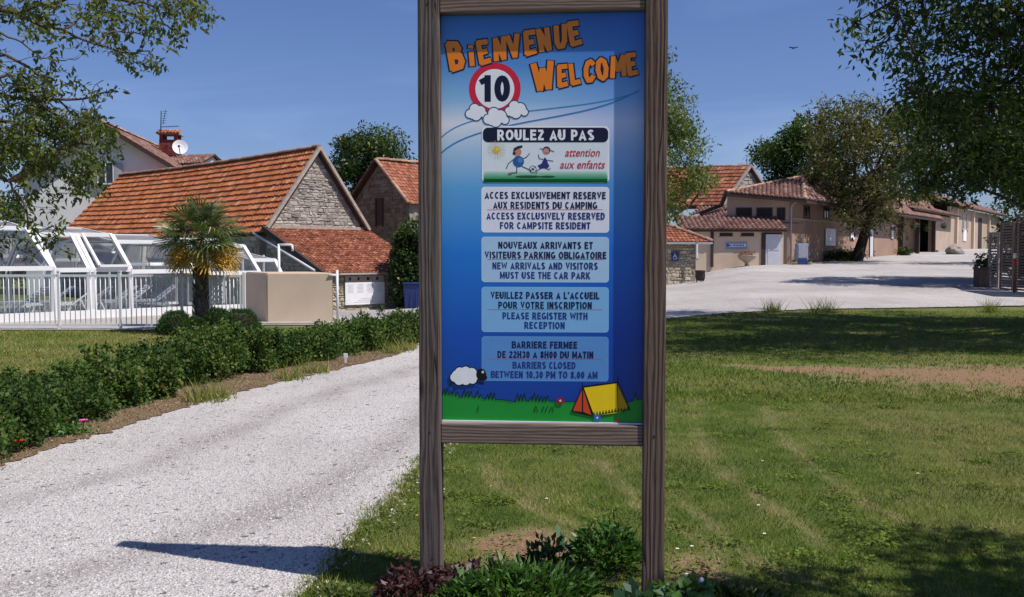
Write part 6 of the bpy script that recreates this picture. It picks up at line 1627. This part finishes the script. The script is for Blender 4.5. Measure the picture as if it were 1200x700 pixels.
# --- big tree, upper right (trunk outside the frame)
def big_keep(q):
    px = 600 + 1150 * q[0] / q[1]; py = 299 - 1150 * (q[2] - 1.6) / q[1]
    if px > 1230: return q[2] > 3.2 and q[1] > 13
    # left limit of the crown as a function of the row
    xs_ = [(-200, 955), (0, 975), (20, 985), (60, 1003), (95, 1012), (112, 1035), (130, 1070), (200, 1100), (235, 1125), (262, 1200)]
    for (y0, x0), (y1, x1) in zip(xs_, xs_[1:]):
        if y0 <= py < y1:
            lim = x0 + (x1 - x0) * (py - y0) / (y1 - y0)
            dens = .35 + .65 * min(1, (px - lim) / 110)
            return px > lim and py < 236 and rg.random() < dens
    return py < 0 and px > 965
cl = ell_clumps((11.8, 20.6, 7.2), (6.4, 5.2, 5.2), 420, .6, rg, .2, big_keep)
def over_keep(q):
    px = 600 + 1150 * q[0] / q[1]; py = 299 - 1150 * (q[2] - 1.6) / q[1]
    return py < -35 or (px > 1080 and big_keep(q))
cl += ell_clumps((10.5, 15.6, 7.4), (5.2, 2.8, 1.6), 75, .75, rg, .2, over_keep)
tree('walnut_tree', 'large dark walnut tree filling the upper right corner above the lawn', 'tree', (15.8, 21.5, .2), cl, (15.2, 21.6, 3.6), 'leaf_dark', 'bark_dark', .36, .17, 120, 6, seed=4, droop=.5, width=.42, limbs=14, tw_r=.014)
# --- tree off to the right that throws the dappled shade at the bottom of the photo
cl = ell_clumps((6.2, 2.6, 5.4), (2.1, 1.3, 1.2), 22, .42, rg, .3) + ell_clumps((4.3, 3.2, 4.7), (1.1, .5, .7), 12, .3, rg, .2)
tree('small_tree', 'leafy tree just outside the right edge, whose shade falls on the near lawn', 'tree', (8.6, 1.8, 0), cl, (8.0, 2.0, 3.2), 'leaf_dark', 'bark_dark', .16, .13, 190, 4, seed=14, droop=.4)
# --- trees behind the slatted screens on the right
def ash_keep(q):
    px = 600 + 1150 * q[0] / q[1]; py = 299 - 1150 * (q[2] - 1.6) / q[1]
    return px > 1058 and 120 < py < 246 - max(0, 1120 - px) * .2 and not (1150 < px < 1200 and py > 232)
cl = ell_clumps((20.4, 39.5, 6.2), (5.4, 4.0, 3.4), 210, .75, rg, .1, ash_keep)
tree('shade_tree', 'dense dark green tree whose low crown hangs over the slatted screens on the right', 'tree', (22.8, 39.5, .3), cl, (22.6, 39.5, 2.8), 'leaf_dark', 'bark_dark', .3, .24, 150, 3, seed=6)
cl = ell_clumps((34.5, 61, 7.2), (5.5, 4.5, 3.6), 60, 1.2, rg, .3)
tree('shade_tree', 'dark tree partly hidden at the right edge beyond the yard', 'tree', (35.5, 61, .9), cl, (35, 61, 3.6), 'leaf_dark', 'bark_dark', .35, .32, 120, 2, seed=7)
# low green hedge behind the screens
# --- bronze walnut in front of the long building
b_ = P(1012, 305, 68); bz0 = H(b_.x, b_.y)
def br_keep(q):
    px = 600 + 1150 * q[0] / q[1]; py = 299 - 1150 * (q[2] - 1.6) / q[1]
    xs_ = [(112, 975, 1050), (130, 950, 1075), (160, 935, 1095), (195, 925, 1110), (230, 935, 1105), (255, 960, 1080), (268, 975, 1075)]
    for (y0, a0, c0_), (y1, a1, c1_) in zip(xs_, xs_[1:]):
        if y0 <= py < y1:
            f = (py - y0) / (y1 - y0); return a0 + (a1 - a0) * f + 8 < px < c0_ + (c1_ - c0_) * f - 6
    return False
cl = ell_clumps((b_.x - .2, b_.y - 1.8, 7.9), (6.2, 6.6, 5.2), 175, .95, rg, .2, br_keep)
tree('walnut_tree', 'bronze green walnut tree with a dark leaning trunk before the long beige building', 'tree', (b_.x - .5, b_.y, bz0), cl, (b_.x + .55, b_.y, bz0 + 3.9), 'leaf_bronze', 'bark_dark', .40, .30, 88, 5, seed=8, limbs=12, tw_r=.03)
# --- light green tree behind the sign
def lg_keep(q):
    px = 600 + 1150 * q[0] / q[1]; py = 299 - 1150 * (q[2] - 1.6) / q[1]
    xs_ = [(62, 788), (100, 798), (130, 808), (150, 815), (172, 830), (190, 838), (215, 838), (235, 825), (250, 815), (262, 800)]
    for (y0, x0), (y1, x1) in zip(xs_, xs_[1:]):
        if y0 <= py < y1: return px < x0 + (x1 - x0) * (py - y0) / (y1 - y0) - 9
    return False
cl = ell_clumps((4.6, 35, 5.6), (3.3, 2.6, 3.7), 210, .5, rg, .3, lg_keep)
tree('walnut_tree', 'light green open tree whose crown shows to the right of the sign post', 'tree', (4.55, 35, .0), cl, (4.5, 35, 2.4), 'leaf_fresh', 'bark', .16, .15, 110, 5, seed=9, droop=.5, limbs=10)
# --- background trees
cl = ell_clumps((-9.9, 72, 7.0), (3.9, 3.0, 3.7), 75, 1.1, rg, .2)
tree('oak_tree', 'rounded dark green tree behind the two stone barns', 'tree', (-10.3, 72, -.5), cl, (-10.3, 72, 3.0), 'leaf_dark', 'bark_dark', .35, .3, 330, 2, seed=10)
cl = ell_clumps((-6.0, 74, 6.0), (4.4, 3.5, 4.6), 50, 1.15, rg, .45)
tree('oak_tree', 'dark green tree half hidden behind the left post of the sign', 'tree', (-6.0, 74, -.5), cl, (-6.0, 74, 3.0), 'leaf_dark', 'bark_dark', .35, .3, 330, 2, seed=11)
cl = ell_clumps((27.0, 92, 9.6), (4.2, 4, 4.3), 60, 1.3, rg, .45)
tree('oak_tree', 'bright green tree rising behind the long building left of the bronze walnut', 'tree', (27, 92, 1.5), cl, (27, 92, 5), 'leaf_rose', 'bark_dark', .35, .36, 300, 2, seed=12)
cl = ell_clumps((22.0, 96, 8.0), (1.9, 2, 2.2), 14, 1.0, rg, .4)
tree('young_tree', 'small green treetop between the far barn gable and the hipped roof', 'tree', (22, 96, 1.5), cl, (22, 96, 5), 'leaf_rose', 'bark_dark', .18, .3, 140, 2, seed=13)
cl = ell_clumps((-32.0, 62, 2.6), (2.6, 2.5, 2.6), 30, 1.0, rg, .4)
tree('young_tree', 'dark olive tree beside the left corner of the pale house', 'tree', (-32, 62, -.2), cl, (-32, 62, 1.5), 'leaf_dark', 'bark_dark', .2, .26, 150, 2, seed=15)
for i, (x, y, w_, h_, lb) in enumerate(((52, 128, 9, 7, 'distant tree on the skyline behind the slatted screens'), (70, 135, 10, 8, 'distant tree on the skyline beyond the right edge'), (4, 140, 9, 7, 'distant tree hidden behind the middle of the sign'), (-45, 120, 9, 7, 'distant tree beyond the pale house at far left'), (-70, 118, 9, 8, 'outermost distant tree beyond the far left'))):
    cl = ell_clumps((x, y, h_ * .62), (w_ * .6, w_ * .5, h_ * .5), 26, 1.9, rg, .3)
    tree('distant_tree', lb, 'tree', (x, y, 0), cl, (x, y, h_ * .3), 'leaf_dark', 'bark_dark', .4, .5, 130, 1, seed=30 + i, group='trees on the skyline')
# ivy mass by the lean-to
iv = P(482, 340, 38.6); ivt = thing('ivy_bush', 'dark overgrown ivy bush between the two stone barns', 'bush', (iv.x, iv.y, -.6))
cs = []
for _ in range(110):
    px = rnd.uniform(464, 500); top = 250 + max(0, (478 - px)) * 2.4; py = rnd.uniform(top + 8, 352); cs.append(tuple(P(px, py, rnd.uniform(38.0, 39.2) if py > 262 else 42)))
V, Q, ti = clump_leaves(cs, [.34] * len(cs), 130, .13, rg, droop=.4, width=.7); np_mesh('foliage', V, Q, ti, M['leaf_dark'], ivt)
mb = MB()
for k in range(14): limb(mb, (iv.x + rnd.uniform(-.6, .8), iv.y, -.8), cs[k * 3], .05, .015, .2, 5, 5)
mb.build('stem', M['bark_dark'], ivt)

# --- palm
pb = P(236, 386, 20.3); pb.z = 0; pt_ = P(238, 292, 20.3)
pm = thing('palm_tree', 'fan palm with shaggy fibrous trunk and yellow dead fronds before the white railing', 'palm', tuple(pb))
mb = MB(); tpts = [Vector((pb.x, pb.y, -.1)), Vector((pb.x, pb.y, .5)), Vector((pb.x + .01, pb.y, 1.1)), Vector((pt_.x, pb.y, pt_.z + .15))]
mb.tube(tpts, [.15, .13, .125, .14], 14, cap=True)
for k in range(900):
    z = rnd.random() ** .9 * (pt_.z + .1); a = rnd.random() * 6.283; rr = .125 + rnd.random() * .03; c = Vector((pb.x + rr * math.cos(a), pb.y + rr * math.sin(a), z))
    o_ = Vector((math.cos(a), math.sin(a), 0)); s = Vector((-math.sin(a), math.cos(a), 0)) * rnd.uniform(.012, .03); L = rnd.uniform(.05, .12)
    mb.face([c - s, c + s, c + s * .4 + o_ * .035 + Z * L, c - s * .4 + o_ * .035 + Z * L])
mb.build('trunk', M['palm_fibre'], pm)
def frond_mesh(seed, dead=False):
    r = random.Random(seed); mb = MB(); pl_ = r.uniform(.42, .6)
    pts = [Vector((0, 0, 0)), Vector((pl_ * .5, 0, .02)), Vector((pl_, 0, 0))]; mb.tube(pts, [.014, .011, .009], 4, cap=False)
    nL = 26; span = 135
    for k in range(nL):
        a = R(-span + 2 * span * k / (nL - 1)); L = r.uniform(.44, .56) * (1 - .25 * abs(a / R(span)) ** 2); w_ = .019
        d = Vector((math.cos(a), math.sin(a), .10 + .12 * abs(math.sin(a)))).normalized(); s = Vector((-math.sin(a), math.cos(a), 0)); h = pts[-1]
        m1 = h + d * L * .5; tip = h + d * L * .86 + Vector((0, 0, -L * r.uniform(.02, .12))); end = h + d * L + Vector((0, 0, -L * r.uniform(.12, .5)))
        fold = Vector((0, 0, .012)); t = r.random()
        mb.face([h, m1 + s * w_ + fold, m1], 0, t); mb.face([h, m1, m1 - s * w_ + fold], 0, t)
        mb.face([m1, m1 + s * w_ + fold, tip + s * w_ * .6, tip], 0, t); mb.face([m1 - s * w_ + fold, m1, tip, tip - s * w_ * .6], 0, t)
        mb.face([tip + s * w_ * .6, end, tip - s * w_ * .6], 0, t)
    o = mb.build('frond', M['palm_dead' if dead else 'palm_leaf'], pm, kind='raw'); me = o.data
    me.transform(Matrix.Translation(pm.location)); return o, me      # undo the world offset: local origin at the stalk
protos = [frond_mesh(k) for k in range(5)] + [frond_mesh(9, True)]
crown_c = Vector((pt_.x, pb.y, pt_.z + .22)) - pm.location
def place_frond(i, me, o, yaw, pitch_, sc):
    if o is None: o = bpy.data.objects.new('frond', me); COL.objects.link(o); o.parent = pm
    o.location = crown_c + Vector((rnd.gauss(0, .03), rnd.gauss(0, .03), rnd.gauss(0, .05))); o.rotation_euler = (rnd.gauss(0, .3), -pitch_, yaw); o.scale = (sc, sc, sc); return o
nf = 25
for k in range(nf):
    o, me = protos[k % 5]; yaw = k * 2.39996; pt = R(76) - R(112) * (k / nf) ** .8
    place_frond(k, me, o if k < 5 else None, yaw, pt + rnd.gauss(0, .08), rnd.uniform(.88, 1.2) * (.9 if k < 10 else 1))
for k, (yw, pt) in enumerate(((R(185), R(-58)), (R(200), R(-68)), (R(-5), R(-55)), (R(-30), R(-62)), (R(15), R(-66)), (R(230), R(-70)), (R(170), R(-66)), (R(-60), R(-64)))):
    o, me = protos[5]; o2 = place_frond(k, me, o if k == 0 else None, yw, pt * .72, 1.05); o2['label'] = 'yellowed dead frond hanging below the crown'
# yellow flower clusters
for k, (px, py) in enumerate(((262, 298), (268, 303), (214, 299))):
    c = P(px, py, 19.75); mb = MB()
    for _ in range(80):
        q = c + Vector((rnd.gauss(0, .055), rnd.gauss(0, .05), rnd.gauss(0, .055))); d = Vector((rnd.gauss(0, 1), rnd.gauss(0, 1), rnd.gauss(0, 1))).normalized() * .035; s = d.cross(Z) * .5; mb.face([q, q + d + s, q + d * 2, q + d - s])
    mb.tube([pm.location + crown_c, c], .012, 4); mb.build('flower_cluster', M['palm_dead'], pm, kind='raw')

# --- clipped round mounds round the palm
def mound(px, py, r_px, depth, label, hsc=1.0):
    c = P(px, py, depth); r0 = r_px / 1150 * depth; c.z = 0; t = thing('round_shrub', label, 'shrub', tuple(c), 'clipped round shrubs under the palm')
    n_ = 7000; p = rg.normal(0, 1, (n_, 3)); p /= np.linalg.norm(p, axis=1, keepdims=True); p[:, 2] = np.abs(p[:, 2]); rr = r0 * rg.uniform(.82, 1.0, n_) ** .8
    lump = 1 + .08 * np.sin(p[:, 0] * 7 + px) * np.cos(p[:, 1] * 6)
    C = np.array(c[:]) + p * (rr * lump)[:, None] * np.array([1, 1, hsc * 1.15]) + np.array([0, 0, .06])
    V, Q = leaf_quads(C, .055, rg, droop=-.2, width=.16, ldir=p * 2.2, rot_spread=.8)
    np_mesh('foliage', V, Q, np.clip(.5 + rg.normal(0, .22, n_), 0, 1), M['leaf_mound'], t)
    mb = MB(); mb.lathe(tuple(c), [(r0 * .5, 0), (r0 * .8, r0 * .3 * hsc), (r0 * .78, r0 * .65 * hsc), (r0 * .45, r0 * 1.0 * hsc), (0, r0 * 1.05 * hsc)], 14); mb.build('inner_stems', M['bark_dark'], t)
mound(206, 384, 21, 19.6, 'leftmost clipped round shrub under the palm', 1.0)
mound(228, 382, 15, 19.4, 'small clipped round shrub directly below the palm trunk', 1.0)
mound(255, 378, 17, 20.3, 'clipped round shrub just right of the palm trunk', 1.25)
mound(281, 384, 25, 19.2, 'largest clipped round shrub at the foot of the tan wall block', 1.0)

# --- rose hedge, bush by bush
def rose_bush(c, rx, ry, h, seed, label, n_=3600, leaf=.045):
    r = np.random.default_rng(seed); rr_ = random.Random(seed)
    t = thing('rose_bush', label, 'rose bush', (c.x, c.y, 0), 'rose bushes in the row along the gravel drive')
    mb = MB(); cs = []; rs = []
    ns = 15
    for k in range(ns):
        a = rr_.random() * 6.283; q = rr_.random() ** .5; e_ = Vector((c.x + rx * q * math.cos(a), c.y + ry * q * math.sin(a), h * rr_.uniform(.62, 1.02) * (1 - .25 * q)))
        limb(mb, (c.x + rr_.gauss(0, .06), c.y + rr_.gauss(0, .06), -.02), e_, .010, .004, .2, 5, 4); cs.append(tuple(e_)); rs.append(rr_.uniform(.12, .2))
        m = Vector((c.x, c.y, 0)).lerp(e_, .6); cs.append((m.x + rr_.gauss(0, .1), m.y + rr_.gauss(0, .1), m.z)); rs.append(rr_.uniform(.15, .24))
        cs.append((c.x + rx * math.cos(a) * .85, c.y + ry * math.sin(a) * .85, h * rr_.uniform(.12, .5))); rs.append(rr_.uniform(.11, .19))
    for k in range(6):
        a = rr_.random() * 6.283; b0_ = Vector((c.x + rx * .6 * math.cos(a), c.y + ry * .6 * math.sin(a), h * .75)); e_ = b0_ + Vector((rr_.gauss(0, .12), rr_.gauss(0, .1), rr_.uniform(.08, .22)))
        limb(mb, b0_, e_, .005, .002, .2, 4, 4)
        for f_ in (.45, .75, 1.0): q_ = b0_.lerp(e_, f_); cs.append(tuple(q_)); rs.append(rr_.uniform(.04, .075))
    mb.build('stem', M['bark_dark'], t)
    V, Q, ti = clump_leaves(cs, rs, n_ // 45, leaf, r, flat=.85, droop=.1, width=.62, up=.35); np_mesh('foliage', V, Q, np.clip(ti + rr_.uniform(-.16, .2), 0, 1), M['leaf_rose'], t)
    return t
hp_ = [(-75, 550, 78), (-30, 528, 70), (15, 510, 60), (60, 494, 50), (105, 478, 52), (148, 467, 50), (190, 457, 52), (232, 446, 66), (272, 438, 54), (310, 430, 37), (345, 423, 28), (378, 417, 25), (410, 412, 35), (440, 406, 32), (466, 401, 37)]
names_ = ['rose bush outside the left edge beyond the first visible one', 'rose bush cut by the left edge of the photo', 'nearest full rose bush, standing behind the lone red bloom', 'rose bush beside the pink bloom near the left edge', 'rose bush just right of the pink bloom', 'rose bush fourth from the left edge with a reddish tip',
          'tall rose bush in front of the leftmost round shrub', 'tallest rose bush, right below the palm trunk', 'rose bush in front of the largest round shrub', 'rose bush at the left end of the tan wall block', 'rose bush before the middle of the tan wall block', 'rose bush before the right end of the tan wall block',
          'rose bush in front of the white notice board with pale blooms', 'rose bush in front of the right end of the stone lean-to wall', 'last rose bush of the row, next to the left sign post']
for i, (px, py, hpx) in enumerate(hp_):
    c = G(px, py); h = hpx / 1150 * c.y; b = rose_bush(c, .52 if i < 9 else .6, .42, h, 100 + i, names_[i], 5600 if i < 6 else 4600, .040 if i < 4 else .048)
# blooms
for px, py, m_, lb in ((23, 524, 'red_petal', 'single red rose bloom low at the left edge'), (98, 498, 'pink_petal', 'single pink rose bloom beside the bark litter'), (78, 497, 'red_petal', 'small dark red bloom left of the pink one')):
    c = G(px, py + 9); q = c + Z * .10; t = thing('rose_bloom', lb, 'flower', tuple(c)); mb = MB()
    for k in range(16):
        a = k * 2.4; rr = .012 + .0018 * k; d = Vector((math.cos(a), math.sin(a), .8 - k * .04)).normalized(); s = Vector((-math.sin(a), math.cos(a), 0)) * rr * .8; mb.face([q, q + d * rr + s, q + d * rr * 1.7, q + d * rr - s])
    mb.build('petals', M[m_], t, kind='raw'); mb = MB(); mb.tube([c, q], .004, 4); mb.build('stalk', M['leaf_rose'], t)
c = G(72, 512); t = thing('bedding_plant', 'low bright green plant beside the pink bloom', 'plant', tuple(c)); C = np.array(c[:]) + rg.normal(0, 1, (500, 3)) * [.11, .07, .035] + [0, 0, .07]
V, Q = leaf_quads(C, .04, rg, width=.6); np_mesh('foliage', V, Q, rg.uniform(.4, 1, 500), M['leaf_bed'], t)
for i, (px, py) in enumerate(((238, 472), (250, 468), (338, 446), (365, 438), (475, 411), (460, 415))):
    c = G(px, py); xy = rg.normal(0, 1, (120, 2)) * [.12, .1] + [c.x, c.y]; V, Q = blades('x', xy, .06, .28, .012, None, None, seed=50 + i)
    g = np_mesh('grass_tuft', V, Q, rg.uniform(.3, 1, 120), M['blade'], kind='stuff'); tag(g, 'pale grass tufts growing at the foot of the rose row', 'weeds', 'grass tufts along the rose row')
c = G(405, 427); wpk = thing('marker_stake', 'tiny white stake at the foot of the roses', 'stake', tuple(c)); mb = MB(); mb.box((c.x, c.y, .05), (.03, .01, .10)); mb.build('stake', M['white_matt'], wpk)
mb = MB(); mb.rbox((c.x, c.y, .125), (.06, .012, .07), .004); mb.build('label_plate', M['white_matt'], wpk)

# --- bed plants at the foot of the sign
def bed_plant(name, label, cx, cy, rx, ry, h, n_, leaf, width, mat, stems=14, upright=.0, seed=1, dome=True, spike=None):
    r = np.random.default_rng(seed); t = thing(name, label, 'plant', (cx, cy, 0))
    a = r.uniform(0, 6.283, n_); q = np.sqrt(r.random(n_)); z = h * np.sqrt(np.maximum(0, 1 - q ** 2 * .8)) * (r.uniform(.25, 1, n_) ** .5 if dome else r.random(n_))
    lump = 1 + .35 * np.sin(a * 3 + seed) * q + .3 * np.sin(a * 9 + 2 * seed) * np.sin(q * 9)
    C = np.stack([cx + rx * q * np.cos(a), cy + ry * q * np.sin(a), z * lump], 1)
    ld = np.stack([np.cos(a) * q, np.sin(a) * q, np.full(n_, upright)], 1) * 1.5
    V, Q = leaf_quads(C, leaf, r, droop=0, width=width, ldir=ld, rot_spread=.7); V[:, 2] = np.maximum(V[:, 2], .004)
    np_mesh('foliage', V, Q, np.clip(r.normal(.5, .25, n_), 0, 1), M[mat], t)
    mb = MB()
    for k in range(stems):
        j = r.integers(n_); limb(mb, (cx + r.normal(0, .3) * rx * .5, cy + r.normal(0, .3) * ry * .5, -.01), tuple(C[j]), .004, .002, .2, 4, 4)
    mb.build('stem', M['bark' if mat != 'leaf_red' else 'bark_dark'], t); return t
def gp(px, d): return P(px, 600, d).x
bed_plant('purple_plant', 'dark purple leaved plant around the foot of the left sign post', gp(482, 4.38), 4.38, .16, .11, .18, 620, .036, .45, 'leaf_red', 40, .4, 1)
bed_plant('leafy_plant', 'dense bright green leafy clump between the two sign posts', gp(610, 4.36), 4.36, .34, .13, .165, 1500, .06, .24, 'leaf_bed', 40, .8, 2)
bed_plant('leafy_plant', 'small green plant right of the purple plant', gp(545, 4.30), 4.30, .12, .1, .14, 500, .045, .4, 'leaf_bed', 14, .5, 3)
bed_plant('round_bush', 'rounded dark green bush at the foot of the sign beside the right post', gp(712, 4.86), 4.86, .18, .15, .215, 1500, .046, .36, 'leaf_bed', 24, .7, 4)
bed_plant('broad_leaf_plant', 'broad blue green leaves around the foot of the right post', gp(752, 4.26), 4.26, .11, .09, .10, 70, .085, .62, 'leaf_bluegreen', 12, .3, 5)
bed_plant('broad_leaf_plant', 'broad green leaves right of the right post', gp(800, 4.34), 4.34, .13, .1, .11, 130, .07, .6, 'leaf_bed', 12, .4, 6)
bed_plant('low_plant', 'pale green sedum mat at the gravel edge in the shade of the sign', gp(405, 4.38), 4.38, .17, .1, .085, 700, .026, .6, 'leaf_fresh', 8, .4, 7)
bed_plant('low_plant', 'dark low foliage at the bottom edge right of the garden ornament', gp(868, 4.3), 4.3, .2, .1, .09, 380, .06, .35, 'leaf_dark', 10, .5, 8)
bed_plant('dark_plant', 'dark twiggy plant with blackish leaves left of the round bush', gp(640, 4.70), 4.70, .12, .08, .19, 260, .045, .55, 'leaf_dark', 20, .7, 9)
bed_plant('dark_plant', 'dark purplish seedlings in front of the bare soil under the sign', gp(560, 4.62), 4.62, .26, .08, .11, 330, .04, .55, 'leaf_red', 20, .5, 10)
bed_plant('seedling', 'single blue green seedling standing on the bare soil under the sign', gp(652, 5.0), 5.0, .05, .03, .13, 9, .07, .5, 'leaf_bluegreen', 5, .6, 11)
mb = MB(); tg = thing('dry_twig', 'bent dry twig lying in front of the round bush', 'twig', tuple(G(712, 684)))
q = [P(695, 688, 4.6), P(708, 683, 4.58), P(716, 680, 4.57), P(722, 674, 4.57)]; mb.tube(q, [.005, .004, .004, .002], 5); mb.tube([q[1], P(707, 679, 4.58)], .003, 4); mb.build('twig_wood', M['verge'], tg)
# garden ornament
oc = P(824, 700, 4.40); od = thing('garden_ornament', 'small painted bird ornament on a stake, grey and white with a red breast', 'ornament', (oc.x, oc.y, 0))
b0 = P(822, 688, 4.40)
bm = bmesh.new(); bmesh.ops.create_uvsphere(bm, u_segments=14, v_segments=10, radius=1)
for v in bm.verts: v.co = Vector((v.co.x * .028, v.co.y * .026, v.co.z * .042 * (1 + .25 * v.co.z)))
for v in bm.verts: v.co += Vector((b0.x, b0.y, b0.z - .02)) - Vector((oc.x, oc.y, 0))
me = bpy.data.meshes.new('breast'); bm.to_mesh(me); bm.free(); me.materials.append(M['red_petal']); link('breast', me, od)
mb = MB(); h = b0 + Vector((0, 0, .022)); mb.lathe(tuple(h - Z * .018), [(0, 0), (.016, .004), (.02, .016), (.017, .03), (.008, .037), (0, .038)], 12); mb.build('head', M['white_matt'], od)
mb = MB(); mb.prism([h + Vector((-.016, -.01, .004)), h + Vector((-.04, -.01, -.006)), h + Vector((-.016, -.01, -.01))], (0, .008, 0)); mb.build('beak', M['metal'], od)
mb = MB(); mb.prism([h + Vector((-.012, .012, -.01)), h + Vector((.02, .012, -.012)), h + Vector((.05, .016, -.075)), h + Vector((.028, .016, -.072)), h + Vector((.006, .012, -.03))], (0, -.045, 0)); mb.build('wing', M['black'], od)
mb = MB(); mb.prism([h + Vector((.016, -.036, -.008)), h + Vector((.024, -.036, -.012)), h + Vector((.052, -.034, -.07)), h + Vector((.042, -.034, -.07))], (0, -.004, 0)); mb.build('wing_stripe', M['white_matt'], od)
mb = MB(); mb.tube([(oc.x, oc.y, -.05), (oc.x, oc.y, b0.z - .04)], .004, 6); mb.build('stake', M['metal'], od)
# low vegetation behind the screens and shrubs by the long building
for (px, py, d_, rx, h, lb) in ((968, 308, 73.5, 1.6, 1.0, 'dark low bushes below the large notice board'), (985, 308, 76.0, 1.2, .9, 'dark low bush left of the leaning walnut trunk'), (1046, 303, 86, .7, .9, 'dark potted shrub at the right corner of the beige building')):
    q, _ = onfac(px, None, .9); c = Vector((q.x, q.y, H(q.x, q.y))); t = thing('low_bush', lb, 'bush', tuple(c)); C = np.array(c[:]) + rg.normal(0, .45, (1500, 3)) * [rx * .8, .4, h * .45] + [0, 0, h * .5]; C[:, 2] = np.maximum(C[:, 2], c.z)
    V, Q = leaf_quads(C, .14, rg, width=.6); np_mesh('foliage', V, Q, rg.random(1500), M['leaf_dark'], t)
c = P(1196, 300, 40); gz = H(c.x, c.y); t = thing('hedge_bush', 'dark green bush growing behind the slatted screens', 'bush', (c.x + .5, c.y, gz)); cs = [(c.x + rg.normal(0, .6), c.y + rg.normal(0, .5), gz + rg.uniform(.3, 2.5)) for _ in range(40)]
V, Q, ti = clump_leaves(cs, [.4] * 40, 150, .14, rg, width=.5); np_mesh('foliage', V, Q, ti, M['leaf_dark'], t)
# hanging baskets on shed posts
for i, px in enumerate((1074, 1093.5, 1057)):
    q, _ = onfac(px, 266 if i else 269, .9); t = thing('hanging_basket', ['dark flower basket hanging on the middle shed post', 'dark flower basket hanging on the right shed post', 'dark flower basket hanging on the left shed post'][i], 'hanging basket', tuple(q))
    mb = MB(); mb.lathe(tuple(q - Z * .2), [(0, 0), (.16, .04), (.24, .18), (.26, .24), (0, .22)], 12); mb.tube([q + Z * .02, q + Z * .6, q + Z * .62 - wn_ * .5], .02, 5); mb.build('basket', M['black'], t)
    C = np.array(q[:]) + rg.normal(0, .16, (260, 3)) + [0, 0, .1]; V, Q = leaf_quads(C, .1, rg, width=.6); np_mesh('foliage', V, Q, rg.random(260), M['leaf_dark'], t)
# bird in the sky
q = P(930, 57, 60); bd = MB()
bd.prism([q + Vector((-.05, 0, 0)), q + Vector((-.28, .05, .07)), q + Vector((-.26, -.02, .09)), q + Vector((0, -.06, .03))], (0, 0, .02)); bd.prism([q + Vector((.05, 0, 0)), q + Vector((.28, .05, .07)), q + Vector((.26, -.02, .09)), q + Vector((0, -.06, .03))], (0, 0, .02))
bo = MB(); bd.tube([q + Vector((0, -.16, .0)), q + Vector((0, -.06, .03)), q + Vector((0, .1, .02)), q + Vector((0, .22, .01))], [.01, .05, .04, .02], 8)
o = bd.build('flying_bird', M['black'], None, tuple(q)); tag(o, 'tiny dark bird flying in the blue sky', 'bird')
for o in bpy.data.objects:
    if o.type == 'MESH' and o.name.startswith('boulder'): o.data.update()
